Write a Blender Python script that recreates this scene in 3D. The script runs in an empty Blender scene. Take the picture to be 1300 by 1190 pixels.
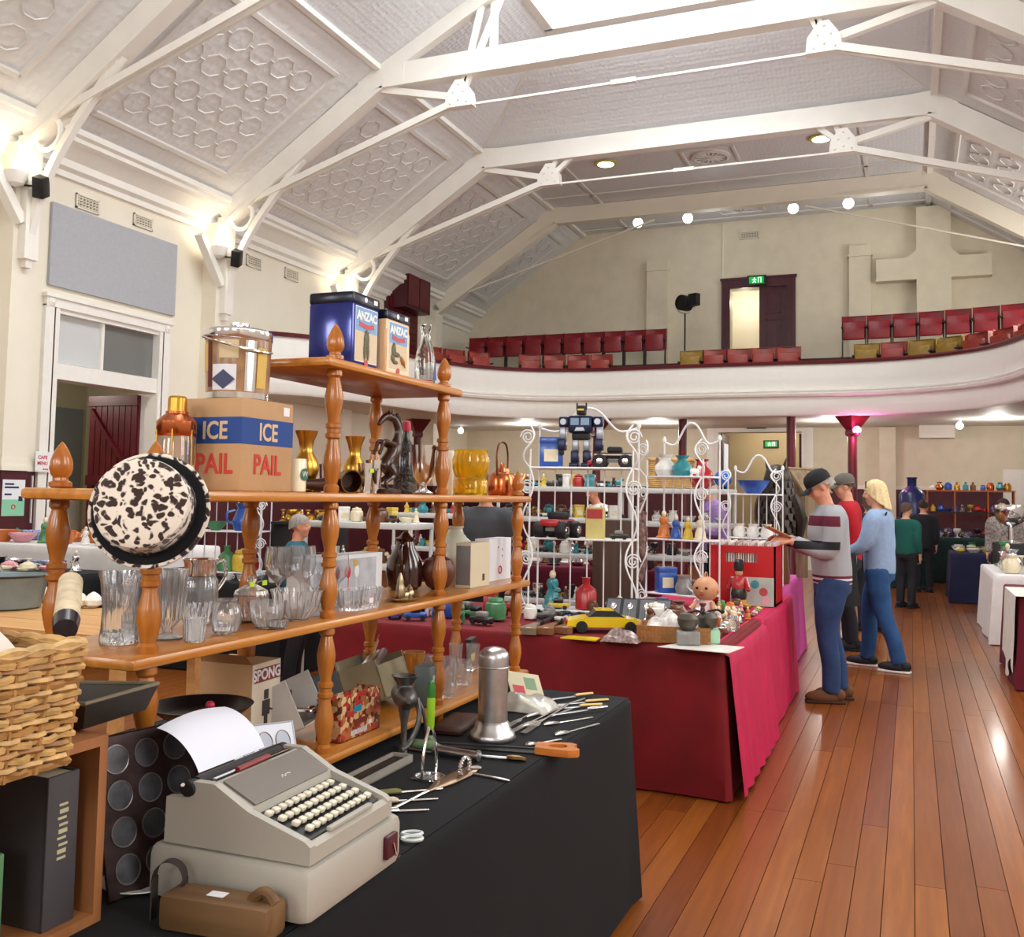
import bpy, bmesh, math, random
from mathutils import Matrix, Vector, Euler
random.seed(7)
PI = math.pi
SC = bpy.context.scene
COL = SC.collection
# ---------------------------------------------------------------- camera (hall axis = +Y, X to the right, Z up)
FPX, PPX, PPY, EYE = 1234.34, 650.0, 550.0, 1.5
_yaw, _pitch, _roll = (math.radians(a) for a in (22.348, 3.7005, 1.0208))
_fw = Vector((-math.sin(_yaw)*math.cos(_pitch), math.cos(_yaw)*math.cos(_pitch), math.sin(_pitch)))
_r0 = Vector((math.cos(_yaw), math.sin(_yaw), 0)); _u0 = _r0.cross(_fw)
_rt = _r0*math.cos(_roll) + _u0*math.sin(_roll)
_up = -_r0*math.sin(_roll) + _u0*math.cos(_roll)
cam_data = bpy.data.cameras.new('camera'); cam = bpy.data.objects.new('camera', cam_data); COL.objects.link(cam)
cam_data.sensor_width = 36.0; cam_data.sensor_fit = 'HORIZONTAL'
cam_data.lens = 36.0*FPX/1300.0
cam_data.shift_y = -(595.0-PPY)/1300.0
cam_data.clip_start = .05; cam_data.clip_end = 200
_m = Matrix((( _rt.x, _up.x, -_fw.x, 0), (_rt.y, _up.y, -_fw.y, 0), (_rt.z, _up.z, -_fw.z, EYE), (0, 0, 0, 1)))
cam.matrix_world = _m
SC.camera = cam
# ---------------------------------------------------------------- world, exposure
wld = bpy.data.worlds.new('overcast_sky'); SC.world = wld; wld.use_nodes = True
wld.node_tree.nodes['Background'].inputs[0].default_value = (.86, .92, 1, 1)
wld.node_tree.nodes['Background'].inputs[1].default_value = 1.0
SC.view_settings.view_transform = 'Standard'; SC.view_settings.look = 'None'
SC.view_settings.gamma = 1; SC.view_settings.use_curve_mapping = False
SC.view_settings.exposure = 0.12
try:
    SC.cycles.use_denoising = True
    SC.cycles.max_bounces = 9; SC.cycles.transparent_max_bounces = 12
    SC.cycles.caustics_reflective = False; SC.cycles.caustics_refractive = True
    SC.cycles.sample_clamp_indirect = 6
except Exception: pass
def area(name, loc, rot, sx, sy, power, col=(1, 1, 1)):
    l = bpy.data.lights.new(name, 'AREA'); l.shape = 'RECTANGLE'; l.size = sx; l.size_y = sy; l.energy = power; l.color = col
    o = bpy.data.objects.new(name, l); COL.objects.link(o); o.location = loc; o.rotation_euler = rot; return o
def point(name, loc, power, col=(1, 1, 1), r=.05):
    l = bpy.data.lights.new(name, 'POINT'); l.energy = power; l.color = col; l.shadow_soft_size = r
    o = bpy.data.objects.new(name, l); COL.objects.link(o); o.location = loc; return o
# daylight through the roof light and through the tall windows of the right-hand wall and the entrance end
area('roof_light_daylight', (-3.48, 8.2, 8.93), (0, 0, 0), 3.4, 11.6, 450, (.86, .94, 1))
for _y in (1.2, 5.0, 8.9, 12.8):
    area('side_window_daylight', (3.28, _y, 3.5), (0, math.radians(72), 0), 2.6, 1.5, 75, (1, .97, .93))
area('balcony_fill_light', (3.28, 18.2, 5.1), (0, math.radians(75), 0), 1.0, 3.2, 130, (1, .97, .93))  # added fill lamp for the dim far end, no known window behind it
for _x in (-6.2, -2.2, 1.2):
    area('entrance_window_daylight', (_x, -4.85, 3.3), (math.radians(75), 0, 0), 1.6, 2.6, 150, (1, .97, .93))
# ---------------------------------------------------------------- photo measurements -> real positions
def ray(px, py): return _rt*((px-PPX)/FPX) - _up*((py-PPY)/FPX) + _fw
CAMP = Vector((0, 0, EYE))
def WZ(px, py, z): d = ray(px, py); return CAMP + d*((z-EYE)/d.z)
def WX(px, py, x): d = ray(px, py); return CAMP + d*(x/d.x)
def WY(px, py, y): d = ray(px, py); return CAMP + d*(y/d.y)
def proj(p):
    q = Vector(p)-CAMP; d = q.dot(_fw); return PPX+FPX*q.dot(_rt)/d, PPY-FPX*q.dot(_up)/d, d
def on(px, z, x):
    """point of the line (x, *, z) that lies in image column px"""
    a, b = .3, 40.0
    for _ in range(50):
        m = (a+b)/2
        if proj((x, m, z))[0] < px: a = m
        else: b = m
    return Vector((x, a, z))
def mpp(p): return proj(p)[2]/FPX      # metres per photo pixel at p
# ---------------------------------------------------------------- materials
MATS = {}
def mat(name, col, rough=.5, metal=0., var=.0, vscale=8., bump=0., bscale=40., trans=0., emis=0., ior=1.45, coat=0., alpha=1., sheen=0., sub=0.):
    if name in MATS: return MATS[name]
    m = bpy.data.materials.new(name); m.use_nodes = True; nt = m.node_tree; p = nt.nodes['Principled BSDF']
    c = tuple(col)+(1,)
    p.inputs['Base Color'].default_value = c; p.inputs['Roughness'].default_value = rough; p.inputs['Metallic'].default_value = metal
    p.inputs['IOR'].default_value = ior
    if trans: p.inputs['Transmission Weight'].default_value = trans
    if coat: p.inputs['Coat Weight'].default_value = coat; p.inputs['Coat Roughness'].default_value = .12
    if sheen: p.inputs['Sheen Weight'].default_value = sheen
    if alpha < 1: p.inputs['Alpha'].default_value = alpha
    if sub: p.inputs['Subsurface Weight'].default_value = sub; p.inputs['Subsurface Radius'].default_value = (.02, .008, .004)
    if emis: p.inputs['Emission Color'].default_value = c; p.inputs['Emission Strength'].default_value = emis
    m.diffuse_color = c
    if var or bump:
        tc = nt.nodes.new('ShaderNodeTexCoord')
    if var:
        n = nt.nodes.new('ShaderNodeTexNoise'); n.inputs['Scale'].default_value = vscale; n.inputs['Detail'].default_value = 4
        nt.links.new(tc.outputs['Object'], n.inputs['Vector'])
        r = nt.nodes.new('ShaderNodeValToRGB'); r.color_ramp.elements[0].position = .3; r.color_ramp.elements[1].position = .7
        r.color_ramp.elements[0].color = tuple(max(0, k*(1-var)) for k in col)+(1,); r.color_ramp.elements[1].color = tuple(min(1, k*(1+var)) for k in col)+(1,)
        nt.links.new(n.outputs['Fac'], r.inputs['Fac']); nt.links.new(r.outputs['Color'], p.inputs['Base Color'])
    if bump:
        n2 = nt.nodes.new('ShaderNodeTexNoise'); n2.inputs['Scale'].default_value = bscale; n2.inputs['Detail'].default_value = 3
        nt.links.new(tc.outputs['Object'], n2.inputs['Vector'])
        b = nt.nodes.new('ShaderNodeBump'); b.inputs['Strength'].default_value = bump; b.inputs['Distance'].default_value = .02
        nt.links.new(n2.outputs['Fac'], b.inputs['Height']); nt.links.new(b.outputs['Normal'], p.inputs['Normal'])
    MATS[name] = m; return m
def lin(r, g, b):
    f = lambda c: (c/255/12.92) if c/255 <= .04045 else ((c/255+.055)/1.055)**2.4
    return (f(r), f(g), f(b))
def wave_mat(name, c0, c1, scale, axis='X', rough=.4, dist=3., coat=0., detail=2.):
    m = mat(name, c0, rough, coat=coat); nt = m.node_tree; p = nt.nodes['Principled BSDF']
    tc = nt.nodes.new('ShaderNodeTexCoord'); mp = nt.nodes.new('ShaderNodeMapping'); w = nt.nodes.new('ShaderNodeTexNoise')
    st = {'X': (1, .06, .06), 'Y': (.06, 1, .06), 'Z': (.06, .06, 1), 'YZ': (1, .06, 1), 'XZ': (1, .05, 1)}[axis] if axis in ('YZ', 'XZ') else {'X': (.06, 1, 1), 'Y': (1, .06, 1), 'Z': (1, 1, .06)}[axis]
    mp.inputs['Scale'].default_value = st; w.inputs['Scale'].default_value = scale; w.inputs['Detail'].default_value = detail; w.inputs['Distortion'].default_value = dist*.2
    r = nt.nodes.new('ShaderNodeValToRGB'); r.color_ramp.elements[0].position = .32; r.color_ramp.elements[1].position = .68
    r.color_ramp.elements[0].color = tuple(c0)+(1,); r.color_ramp.elements[1].color = tuple(c1)+(1,)
    nt.links.new(tc.outputs['Object'], mp.inputs['Vector']); nt.links.new(mp.outputs[0], w.inputs['Vector']); nt.links.new(w.outputs['Fac'], r.inputs['Fac']); nt.links.new(r.outputs['Color'], p.inputs['Base Color'])
    return m
# ---------------------------------------------------------------- mesh builder
def TM(loc=(0, 0, 0), rot=(0, 0, 0), s=1.0):
    S = Matrix.Diagonal((s, s, s, 1)) if not hasattr(s, '__len__') else Matrix.Diagonal((*s, 1))
    return Matrix.Translation(loc) @ Euler(rot).to_matrix().to_4x4() @ S
class B:
    def __init__(s): s.v = []; s.f = []; s.mi = []; s.cur = 0; s.T = None
    def add(s, vs, fs):
        o = len(s.v)
        if s.T is not None: vs = [s.T @ Vector(p) for p in vs]
        s.v += [tuple(p) for p in vs]; s.f += [tuple(i+o for i in f) for f in fs]; s.mi += [s.cur]*len(fs); return s
    def at(s, loc=(0, 0, 0), rot=(0, 0, 0), k=1.0): s.T = TM(loc, rot, k); return s
    def m(s, i): s.cur = i; return s
    def box(s, x0, y0, z0, x1, y1, z1):
        return s.add([(x0, y0, z0), (x1, y0, z0), (x1, y1, z0), (x0, y1, z0), (x0, y0, z1), (x1, y0, z1), (x1, y1, z1), (x0, y1, z1)],
                     [(0, 3, 2, 1), (4, 5, 6, 7), (0, 1, 5, 4), (1, 2, 6, 5), (2, 3, 7, 6), (3, 0, 4, 7)])
    def cb(s, c, d): return s.box(c[0]-d[0]/2, c[1]-d[1]/2, c[2]-d[2]/2, c[0]+d[0]/2, c[1]+d[1]/2, c[2]+d[2]/2)
    def rbox(s, x0, y0, z0, x1, y1, z1, r):
        """box with a chamfer all round"""
        r = min(r, (x1-x0)*.49, (y1-y0)*.49, (z1-z0)*.49); vs = []
        bm = bmesh.new(); bmesh.ops.create_cube(bm, size=1)
        for v in bm.verts: v.co = Vector(((x0+x1)/2+v.co.x*(x1-x0), (y0+y1)/2+v.co.y*(y1-y0), (z0+z1)/2+v.co.z*(z1-z0)))
        bmesh.ops.bevel(bm, geom=bm.edges[:]+bm.verts[:], offset=r, segments=2, profile=.5, affect='EDGES')
        bm.verts.index_update(); vs = [v.co.copy() for v in bm.verts]; fs = [[v.index for v in f.verts] for f in bm.faces]; bm.free()
        return s.add(vs, fs)
    def lathe(s, prof, n=24, c=(0, 0, 0), fl=None, cap=True, sx=1, sy=1):
        vs = []; fs = []
        for k, (r, z) in enumerate(prof):
            for i in range(n):
                a = 2*PI*i/n; q = r*(fl(a, z) if fl else 1); vs.append((c[0]+q*math.cos(a)*sx, c[1]+q*math.sin(a)*sy, c[2]+z))
        for k in range(len(prof)-1):
            for i in range(n):
                j = (i+1) % n; fs.append((k*n+i, k*n+j, (k+1)*n+j, (k+1)*n+i))
        if cap:
            if prof[0][0] > 1e-6: fs.append(tuple(range(n-1, -1, -1)))
            if prof[-1][0] > 1e-6: fs.append(tuple((len(prof)-1)*n+i for i in range(n)))
        return s.add(vs, fs)
    def tube(s, pts, r, n=8, closed=False, cap=True):
        P = [Vector(p) for p in pts]; N = len(P)
        R = r if hasattr(r, '__len__') else [r]*N
        vs = []; fs = []; ref = None
        for i in range(N):
            a = P[i-1] if (i > 0 or closed) else P[i]; b = P[(i+1) % N] if (i < N-1 or closed) else P[i]
            t = (b-a); t = t.normalized() if t.length > 1e-9 else Vector((0, 0, 1))
            if ref is None: ref = t.orthogonal().normalized()
            ref = (ref - t*ref.dot(t)); ref = ref.normalized() if ref.length > 1e-6 else t.orthogonal().normalized()
            w = t.cross(ref)
            for k in range(n):
                q = 2*PI*k/n; vs.append(P[i]+(ref*math.cos(q)+w*math.sin(q))*R[i])
        for i in range(N if closed else N-1):
            for k in range(n):
                j = (k+1) % n; i2 = (i+1) % N; fs.append((i*n+k, i*n+j, i2*n+j, i2*n+k))
        if cap and not closed: fs += [tuple(range(n-1, -1, -1)), tuple((N-1)*n+k for k in range(n))]
        return s.add(vs, fs)
    def ring(s, c, R, r, n=28, k=8, ax='z', R2=None):
        R2 = R2 or R; pts = []
        for i in range(n):
            a = 2*PI*i/n; x, y = R*math.cos(a), R2*math.sin(a)
            pts.append({'z': (c[0]+x, c[1]+y, c[2]), 'y': (c[0]+x, c[1], c[2]+y), 'x': (c[0], c[1]+x, c[2]+y)}[ax])
        return s.tube(pts, r, k, closed=True)
    def prism(s, poly, z0, z1):
        n = len(poly); vs = [(x, y, z0) for x, y in poly]+[(x, y, z1) for x, y in poly]
        return s.add(vs, [tuple(range(n-1, -1, -1)), tuple(range(n, 2*n))]+[(i, (i+1) % n, n+(i+1) % n, n+i) for i in range(n)])
    def ell(s, c, r, nu=16, nv=10):
        r = r if hasattr(r, '__len__') else (r, r, r)
        vs = [(c[0], c[1], c[2]-r[2])]; fs = []
        for j in range(1, nv):
            b = -PI/2+PI*j/nv
            for i in range(nu): a = 2*PI*i/nu; vs.append((c[0]+r[0]*math.cos(b)*math.cos(a), c[1]+r[1]*math.cos(b)*math.sin(a), c[2]+r[2]*math.sin(b)))
        vs.append((c[0], c[1], c[2]+r[2])); L = len(vs)-1
        for i in range(nu): fs.append((0, 1+(i+1) % nu, 1+i)); fs.append((L, L-nu+i, L-nu+(i+1) % nu))
        for j in range(nv-2):
            for i in range(nu): a = 1+j*nu; k = (i+1) % nu; fs.append((a+i, a+k, a+nu+k, a+nu+i))
        return s.add(vs, fs)
    def grid(s, fn, nu, nv, closed=False):
        vs = []; fs = []; W = nu if closed else nu+1
        for j in range(nv+1):
            for i in range(W): vs.append(fn(i/nu, j/nv))
        for j in range(nv):
            for i in range(nu): k = (i+1) % W; fs.append((j*W+i, j*W+k, (j+1)*W+k, (j+1)*W+i))
        return s.add(vs, fs)
    def build(s, name, mats, parent=None, loc=None, rot=None, smooth=True, angle=38, kind=None):
        me = bpy.data.meshes.new(name); me.from_pydata(s.v, [], s.f)
        ms = mats if isinstance(mats, (list, tuple)) else [mats]
        for m in ms: me.materials.append(m)
        if len(ms) > 1: me.polygons.foreach_set('material_index', s.mi)
        if smooth:
            me.polygons.foreach_set('use_smooth', [True]*len(me.polygons)); me.update()
            me.set_sharp_from_angle(angle=math.radians(angle))
        me.update()
        o = bpy.data.objects.new(name, me); COL.objects.link(o)
        if parent: o.parent = parent
        if loc is not None: o.location = loc
        if rot is not None: o.rotation_euler = rot if hasattr(rot, '__len__') else (0, 0, rot)
        if kind: o['kind'] = kind
        return o
def tag(o, label=None, cat=None, group=None, kind=None):
    if label: o['label'] = label
    if cat: o['category'] = cat
    if group: o['group'] = group
    if kind: o['kind'] = kind
    return o
def thing(name, label, cat, loc=(0, 0, 0), rz=0., group=None, rot=None, sc=1.0):
    o = bpy.data.objects.new(name, None); COL.objects.link(o); o.empty_display_size = .05
    o.location = loc; o.rotation_euler = rot or (0, 0, rz)
    if sc != 1.0: o.scale = (sc, sc, sc)
    return tag(o, label, cat, group)
def copy_tree(o, parent=None, **k):
    c = o.copy(); COL.objects.link(c); c.parent = parent
    for ch in list(o.children): copy_tree(ch, c)
    for a, b in k.items(): c[a] = b
    return c
def struct(o): o['kind'] = 'structure'; return o
def text(txt, size, m, parent, loc, rot=(0, 0, 0), name='lettering', ext=.0006, bold=0., sx=1., align='CENTER'):
    cu = bpy.data.curves.new(name, 'FONT'); cu.body = txt; cu.size = size; cu.extrude = ext; cu.align_x = align; cu.align_y = 'CENTER'; cu.offset = bold; cu.resolution_u = 3
    o = bpy.data.objects.new(name+'_tmp', cu); COL.objects.link(o)
    bpy.context.view_layer.update()
    me = bpy.data.meshes.new_from_object(o.evaluated_get(bpy.context.evaluated_depsgraph_get()))
    bpy.data.objects.remove(o)
    me.materials.clear(); me.materials.append(m); me.name = name
    q = bpy.data.objects.new(name, me); COL.objects.link(q)
    if parent: q.parent = parent
    q.location = loc; q.rotation_euler = rot; q.scale = (sx, 1, 1)
    return q
def arc(c, r, a0, a1, n, ax='y'):
    out = []
    for i in range(n+1):
        a = math.radians(a0+(a1-a0)*i/n); x, y = r*math.cos(a), r*math.sin(a)
        out.append({'y': (c[0]+x, c[1], c[2]+y), 'x': (c[0], c[1]+x, c[2]+y), 'z': (c[0]+x, c[1]+y, c[2])}[ax])
    return out
def spline(P, n=6):
    """Catmull-Rom through points"""
    P = [Vector(p) for p in P]; out = []
    for i in range(len(P)-1):
        a, b, c, d = P[max(i-1, 0)], P[i], P[i+1], P[min(i+2, len(P)-1)]
        for k in range(n):
            t = k/n; out.append(.5*((2*b)+(c-a)*t+(2*a-5*b+4*c-d)*t*t+(3*b-a-3*c+d)*t**3))
    return out+[P[-1]]
# ================================================================ THE HALL
XL, XR, XC, YB, YE, ZW, ZC = -10.4, 3.43, -3.485, -5.0, 22.3, 5.75, 7.91
KN = 3.865                                   # half width of the flat part of the ceiling
TY = [-2.62, 1.14, 4.90, 8.66, 12.41, 16.18, 20.05]
cream = mat('cream_plaster', lin(236, 229, 212), .7, var=.03, vscale=1.5, bump=.05, bscale=60)
cream_b = mat('cream_painted_brick', lin(224, 214, 190), .7, var=.05, vscale=3)
white = mat('white_gloss_paint', lin(240, 237, 230), .4, var=.02)
tmw = mat('white_truss_paint', lin(238, 234, 226), .45, var=.03, vscale=3)
maroon = mat('maroon_paint', lin(92, 20, 30), .4, var=.12, vscale=5)
maroon_d = mat('dark_maroon_paint', lin(74, 22, 32), .45, var=.15, vscale=6)
ply = mat('grey_acoustic_felt', lin(176, 178, 184), .95, var=.04, vscale=30)
black = mat('matt_black', lin(22, 22, 24), .55)
brassm = mat('brass', lin(205, 158, 70), .28, 1, var=.12, vscale=14)
chrome = mat('chrome', (.78, .78, .8), .12, 1)
steel = mat('worn_steel', (.55, .55, .57), .3, 1, var=.15, vscale=30)
glassm = mat('clear_glass', (.95, .97, .97), .02, trans=1, ior=1.45)
def brick_bump(m, s=1.0, strength=.25):
    nt = m.node_tree; p = nt.nodes['Principled BSDF']; tc = nt.nodes.new('ShaderNodeTexCoord'); mp = nt.nodes.new('ShaderNodeMapping'); mp.inputs['Rotation'].default_value = (PI/2, 0, 0)
    br = nt.nodes.new('ShaderNodeTexBrick'); br.inputs['Scale'].default_value = 4*s; br.inputs['Mortar Size'].default_value = .012; br.inputs['Color1'].default_value = br.inputs['Color2'].default_value = (1, 1, 1, 1); br.inputs['Mortar'].default_value = (0, 0, 0, 1)
    b = nt.nodes.new('ShaderNodeBump'); b.inputs['Strength'].default_value = strength; b.inputs['Distance'].default_value = .01
    nt.links.new(tc.outputs['Object'], mp.inputs['Vector']); nt.links.new(mp.outputs[0], br.inputs['Vector']); nt.links.new(br.outputs['Color'], b.inputs['Height']); nt.links.new(b.outputs['Normal'], p.inputs['Normal'])
brick_bump(cream_b)
def pressed_mat(name, col, scale, strength):
    """pressed metal sheet: fine woven relief"""
    m = mat(name, col, .55); nt = m.node_tree; p = nt.nodes['Principled BSDF']; tc = nt.nodes.new('ShaderNodeTexCoord')
    v = nt.nodes.new('ShaderNodeTexVoronoi'); v.inputs['Scale'].default_value = scale; v.inputs['Randomness'].default_value = .35
    b = nt.nodes.new('ShaderNodeBump'); b.inputs['Strength'].default_value = strength; b.inputs['Distance'].default_value = .02
    nt.links.new(tc.outputs['Object'], v.inputs['Vector']); nt.links.new(v.outputs['Distance'], b.inputs['Height']); nt.links.new(b.outputs['Normal'], p.inputs['Normal'])
    return m
pressed = pressed_mat('pressed_metal_ceiling', lin(226, 226, 226), 9, .7)
pressed_f = pressed_mat('pressed_metal_front', lin(236, 233, 226), 6, .35)
pressed_s = pressed_mat('pressed_metal_fine', lin(224, 225, 228), 14, .5)
relief_m = mat('pressed_relief_paint', lin(226, 223, 218), .5)
# ---- floor: boards laid along the hall
def plank_material():
    m = mat('varnished_floor_board', lin(170, 92, 38), .3, coat=.25); nt = m.node_tree; p = nt.nodes['Principled BSDF']
    oi = nt.nodes.new('ShaderNodeObjectInfo'); ge = nt.nodes.new('ShaderNodeNewGeometry'); mp = nt.nodes.new('ShaderNodeMapping'); mp.inputs['Scale'].default_value = (22, 1.2, 22)
    n = nt.nodes.new('ShaderNodeTexNoise'); n.inputs['Scale'].default_value = 1.6; n.inputs['Detail'].default_value = 5
    r = nt.nodes.new('ShaderNodeValToRGB')
    for i, (q, c) in enumerate(((0, (92, 44, 14)), (.35, (118, 60, 20)), (.7, (140, 78, 28)), (1, (166, 100, 42)))):
        e = r.color_ramp.elements[i] if i < 2 else r.color_ramp.elements.new(q)
        e.position = q; e.color = lin(*c)+(1,)
    ml = nt.nodes.new('ShaderNodeMath'); ml.operation = 'MULTIPLY_ADD'; ml.inputs[1].default_value = .55
    m2 = nt.nodes.new('ShaderNodeMath'); m2.operation = 'MULTIPLY_ADD'; m2.inputs[1].default_value = .75; m2.inputs[2].default_value = -.12
    nt.links.new(ge.outputs['Position'], mp.inputs['Vector']); nt.links.new(mp.outputs[0], n.inputs['Vector'])
    nt.links.new(n.outputs['Fac'], m2.inputs[0]); nt.links.new(oi.outputs['Random'], ml.inputs[0]); nt.links.new(m2.outputs[0], ml.inputs[2]); nt.links.new(ml.outputs[0], r.inputs['Fac']); nt.links.new(r.outputs['Color'], p.inputs['Base Color'])
    return m
plank_m = plank_material()
gap_m = mat('dark_floor_gap', lin(48, 26, 14), .8)
fb = B(); fb.box(XL-3.6, YB, -.12, XR, YE+3.5, -.022)
floor = struct(fb.build('floor', gap_m, smooth=False))
PW = .112
ub = B(); ub.box(0, 0, -.02, 1, 1, 0); unit = None; rest = B(); npl = 0
for c in range(int((XR-XL+3.6)/PW)+1):
    x = XL-3.6+c*PW; y = YB-random.random()*2
    vis = -1.55 < x < 2.0
    while y < YE+3.5:
        ln = random.uniform(2.2, 4.4); y1 = min(y+ln, YE+3.5); y0 = max(y, YB)
        if y1 > y0+.05:
            if vis and y1 > 2.2 and y0 < YE and npl < 292:
                if unit is None: o = ub.build('plank', plank_m, floor, smooth=False); unit = o.data
                else: o = bpy.data.objects.new('plank', unit); COL.objects.link(o); o.parent = floor
                o.location = (x+.0015, y0+.0015, 0); o.scale = (PW-.003, y1-y0-.003, 1); npl += 1
            else: rest.box(x+.0015, y0+.0015, -.02, x+PW-.0015, y1-.0015, 0)
        y = y1 if y1 < YE+3.5 else 99
rest.build('planking', plank_m, floor, smooth=False, kind='stuff')
# ---- left wall with the double doorway to the side room
DY0, DY1, DZ = 9.38, 11.36, 3.86           # opening incl. transom
wb = B()
wb.box(XL-.3, YB, 0, XL, DY0, ZW+.4); wb.box(XL-.3, DY1, 0, XL, YE+.3, ZW+.4); wb.box(XL-.3, DY0, DZ, XL, DY1, ZW+.4)
wall_left = struct(wb.build('wall_left', cream, smooth=False))
for y0, y1 in ((YB, DY0-.17), (DY1+.17, YE)):
    b = B(); b.box(XL, y0, 0, XL+.025, y1, 1.70); b.build('dado_panel', maroon_d, wall_left, smooth=False)
    b = B(); b.box(XL, y0, 1.70, XL+.06, y1, 1.76); b.box(XL, y0, 1.76, XL+.035, y1, 1.84); b.build('dado_rail', cream, wall_left, smooth=False)
for ty in TY:
    b = B(); b.box(XL, ty-.17, 0, XL+.28, ty+.17, ZW); b.build('pilaster', cream, wall_left, smooth=False)
    b = B(); b.box(XL, ty-.19, 0, XL+.3, ty+.19, 1.70); b.build('pilaster_base', maroon_d, wall_left, smooth=False); b = B(); b.box(XL, ty-.21, 1.70, XL+.33, ty+.21, 1.76); b.box(XL, ty-.19, 1.76, XL+.3, ty+.19, 1.84); b.build('pilaster_rail', cream, wall_left, smooth=False)
# cornice: stepped cove along both long walls
def cornice(side, y0, y1):
    pr = [(0, 5.62), (.05, 5.62), (.05, 5.70), (.12, 5.74), (.12, 5.84), (.2, 5.9), (.3, 5.98), (.4, 6.0), (.4, 6.06), (.46, 6.08), (.46, 6.16), (0, 6.2)]
    b = B(); n = len(pr); vs = []
    for y in (y0, y1):
        for d, z in pr: vs.append(((XL+d) if side < 0 else (XR-d), y, z))
    b.add(vs, [(i, (i+1) % n, n+(i+1) % n, n+i) for i in range(n)]+[tuple(range(n)), tuple(range(2*n-1, n-1, -1))]); return b
struct(cornice(-1, YB, YE).build('trim_1', white, smooth=False)); struct(cornice(1, YB, YE).build('trim_2', white, smooth=False))
# right wall with tall windows, entrance wall
wb = B(); ys = [YB, .3, 2.1, 4.1, 5.9, 8.0, 9.8, 11.9, 13.7, YE+.3]
for i in range(0, len(ys), 2): wb.box(XR, ys[i], 0, XR+.3, ys[i+1], ZW+.4)
for i in range(1, len(ys)-1, 2): wb.box(XR, ys[i], 0, XR+.3, ys[i+1], 2.0); wb.box(XR, ys[i], 5.0, XR+.3, ys[i+1], ZW+.4)
struct(wb.build('wall_right', cream, smooth=False))
pane_m = mat('bright_window_pane', (.9, .95, 1), .3, emis=2.2)
wn = 1
for i in range(1, len(ys)-1, 2):
    b = B(); y0, y1 = ys[i], ys[i+1]
    b.box(XR, y0, 2, XR+.14, y0+.07, 5); b.box(XR, y1-.07, 2, XR+.14, y1, 5); b.box(XR, y0, 2, XR+.14, y1, 2.08); b.box(XR, y0, 4.92, XR+.14, y1, 5); b.box(XR+.03, y0, 3.5, XR+.12, y1, 3.57); b.box(XR+.03, (y0+y1)/2-.03, 2, XR+.12, (y0+y1)/2+.03, 5)
    w = struct(b.build('window_%d' % wn, white, smooth=False)); wn += 1
    b = B(); b.box(XR+.16, y0, 2, XR+.18, y1, 5); b.build('pane', pane_m, w, smooth=False)
b = B(); b.box(XR-.02, 16.6, 4.6, XR, 19.8, 5.6); w = struct(b.build('window_%d' % wn, white, smooth=False)); wn += 1; b = B(); b.box(XR-.03, 16.7, 4.68, XR-.02, 19.7, 5.52); b.build('pane', pane_m, w, smooth=False)  # added unseen window with a glowing pane, brightens the balcony end
b = B(); b.box(XL-.3, YB-.3, 0, XR+.3, YB, 8.2); struct(b.build('wall_front', cream, smooth=False))
for x in (-6.2, -2.2, 1.2):
    b = B(); b.box(x-.9, YB, 2, x+.9, YB+.05, 4.8); w = struct(b.build('window_%d' % wn, white, smooth=False)); wn += 1
    b = B(); b.box(x-.82, YB+.05, 2.08, x+.82, YB+.06, 4.72); b.build('pane', pane_m, w, smooth=False)
# ---- end wall: lower doorway and the balcony door are real openings
eb = B()
A0, A1, AZ = -4.07, -2.23, 3.03            # doorway under the balcony
C0, C1, CZ0, CZ1 = -3.81, -2.55, 4.35, 6.33
for x0, x1, z0, z1 in ((XL, A0, 0, AZ), (A1, XR, 0, AZ), (XL, XR, AZ, CZ0), (XL, C0, CZ0, CZ1), (C1, XR, CZ0, CZ1), (XL, XR, CZ1, 8.3)): eb.box(x0, YE, z0, x1, YE+.3, z1)
wall_end = struct(eb.build('wall_end', cream_b, smooth=False))
b = B(); b.box(XL, YE-.03, 0, A0-.22, YE, 1.78); b.box(A1+.22, YE-.03, 0, XR, YE, 1.78); b.build('dado_panel', maroon_d, wall_end, smooth=False)
b = B(); b.box(XL, YE-.06, 1.78, A0-.22, YE, 1.86); b.box(A1+.22, YE-.06, 1.78, XR, YE, 1.86); b.build('dado_rail', cream, wall_end, smooth=False)
for x0, x1 in ((-5.74, -5.25), (-1.22, -.77)):
    b = B(); b.box(x0, YE-.14, 4.2, x1, YE, 6.85); b.box(x0-.03, YE-.17, 6.85, x1+.03, YE, 6.9); b.box(x0, YE-.15, 6.9, x1, YE, 7.09); b.build('pilaster', cream_b, wall_end, smooth=False)
b = B(); b.prism([(.14, 4.2), (.81, 4.2), (.81, 6.23), (1.58, 6.23), (1.58, 6.68), (.98, 6.68), (.81, 6.85), (.81, 7.78), (.14, 7.78), (.14, 6.85), (-.05, 6.7), (-.66, 6.7), (-.66, 6.23), (.14, 6.23)], -.3, 0)
b.v = [(x, YE+z, y) for x, y, z in b.v]
tag(b.build('wall_cross', cream_b, smooth=False), 'large raised cream cross on the end wall above the balcony', 'cross')
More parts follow.
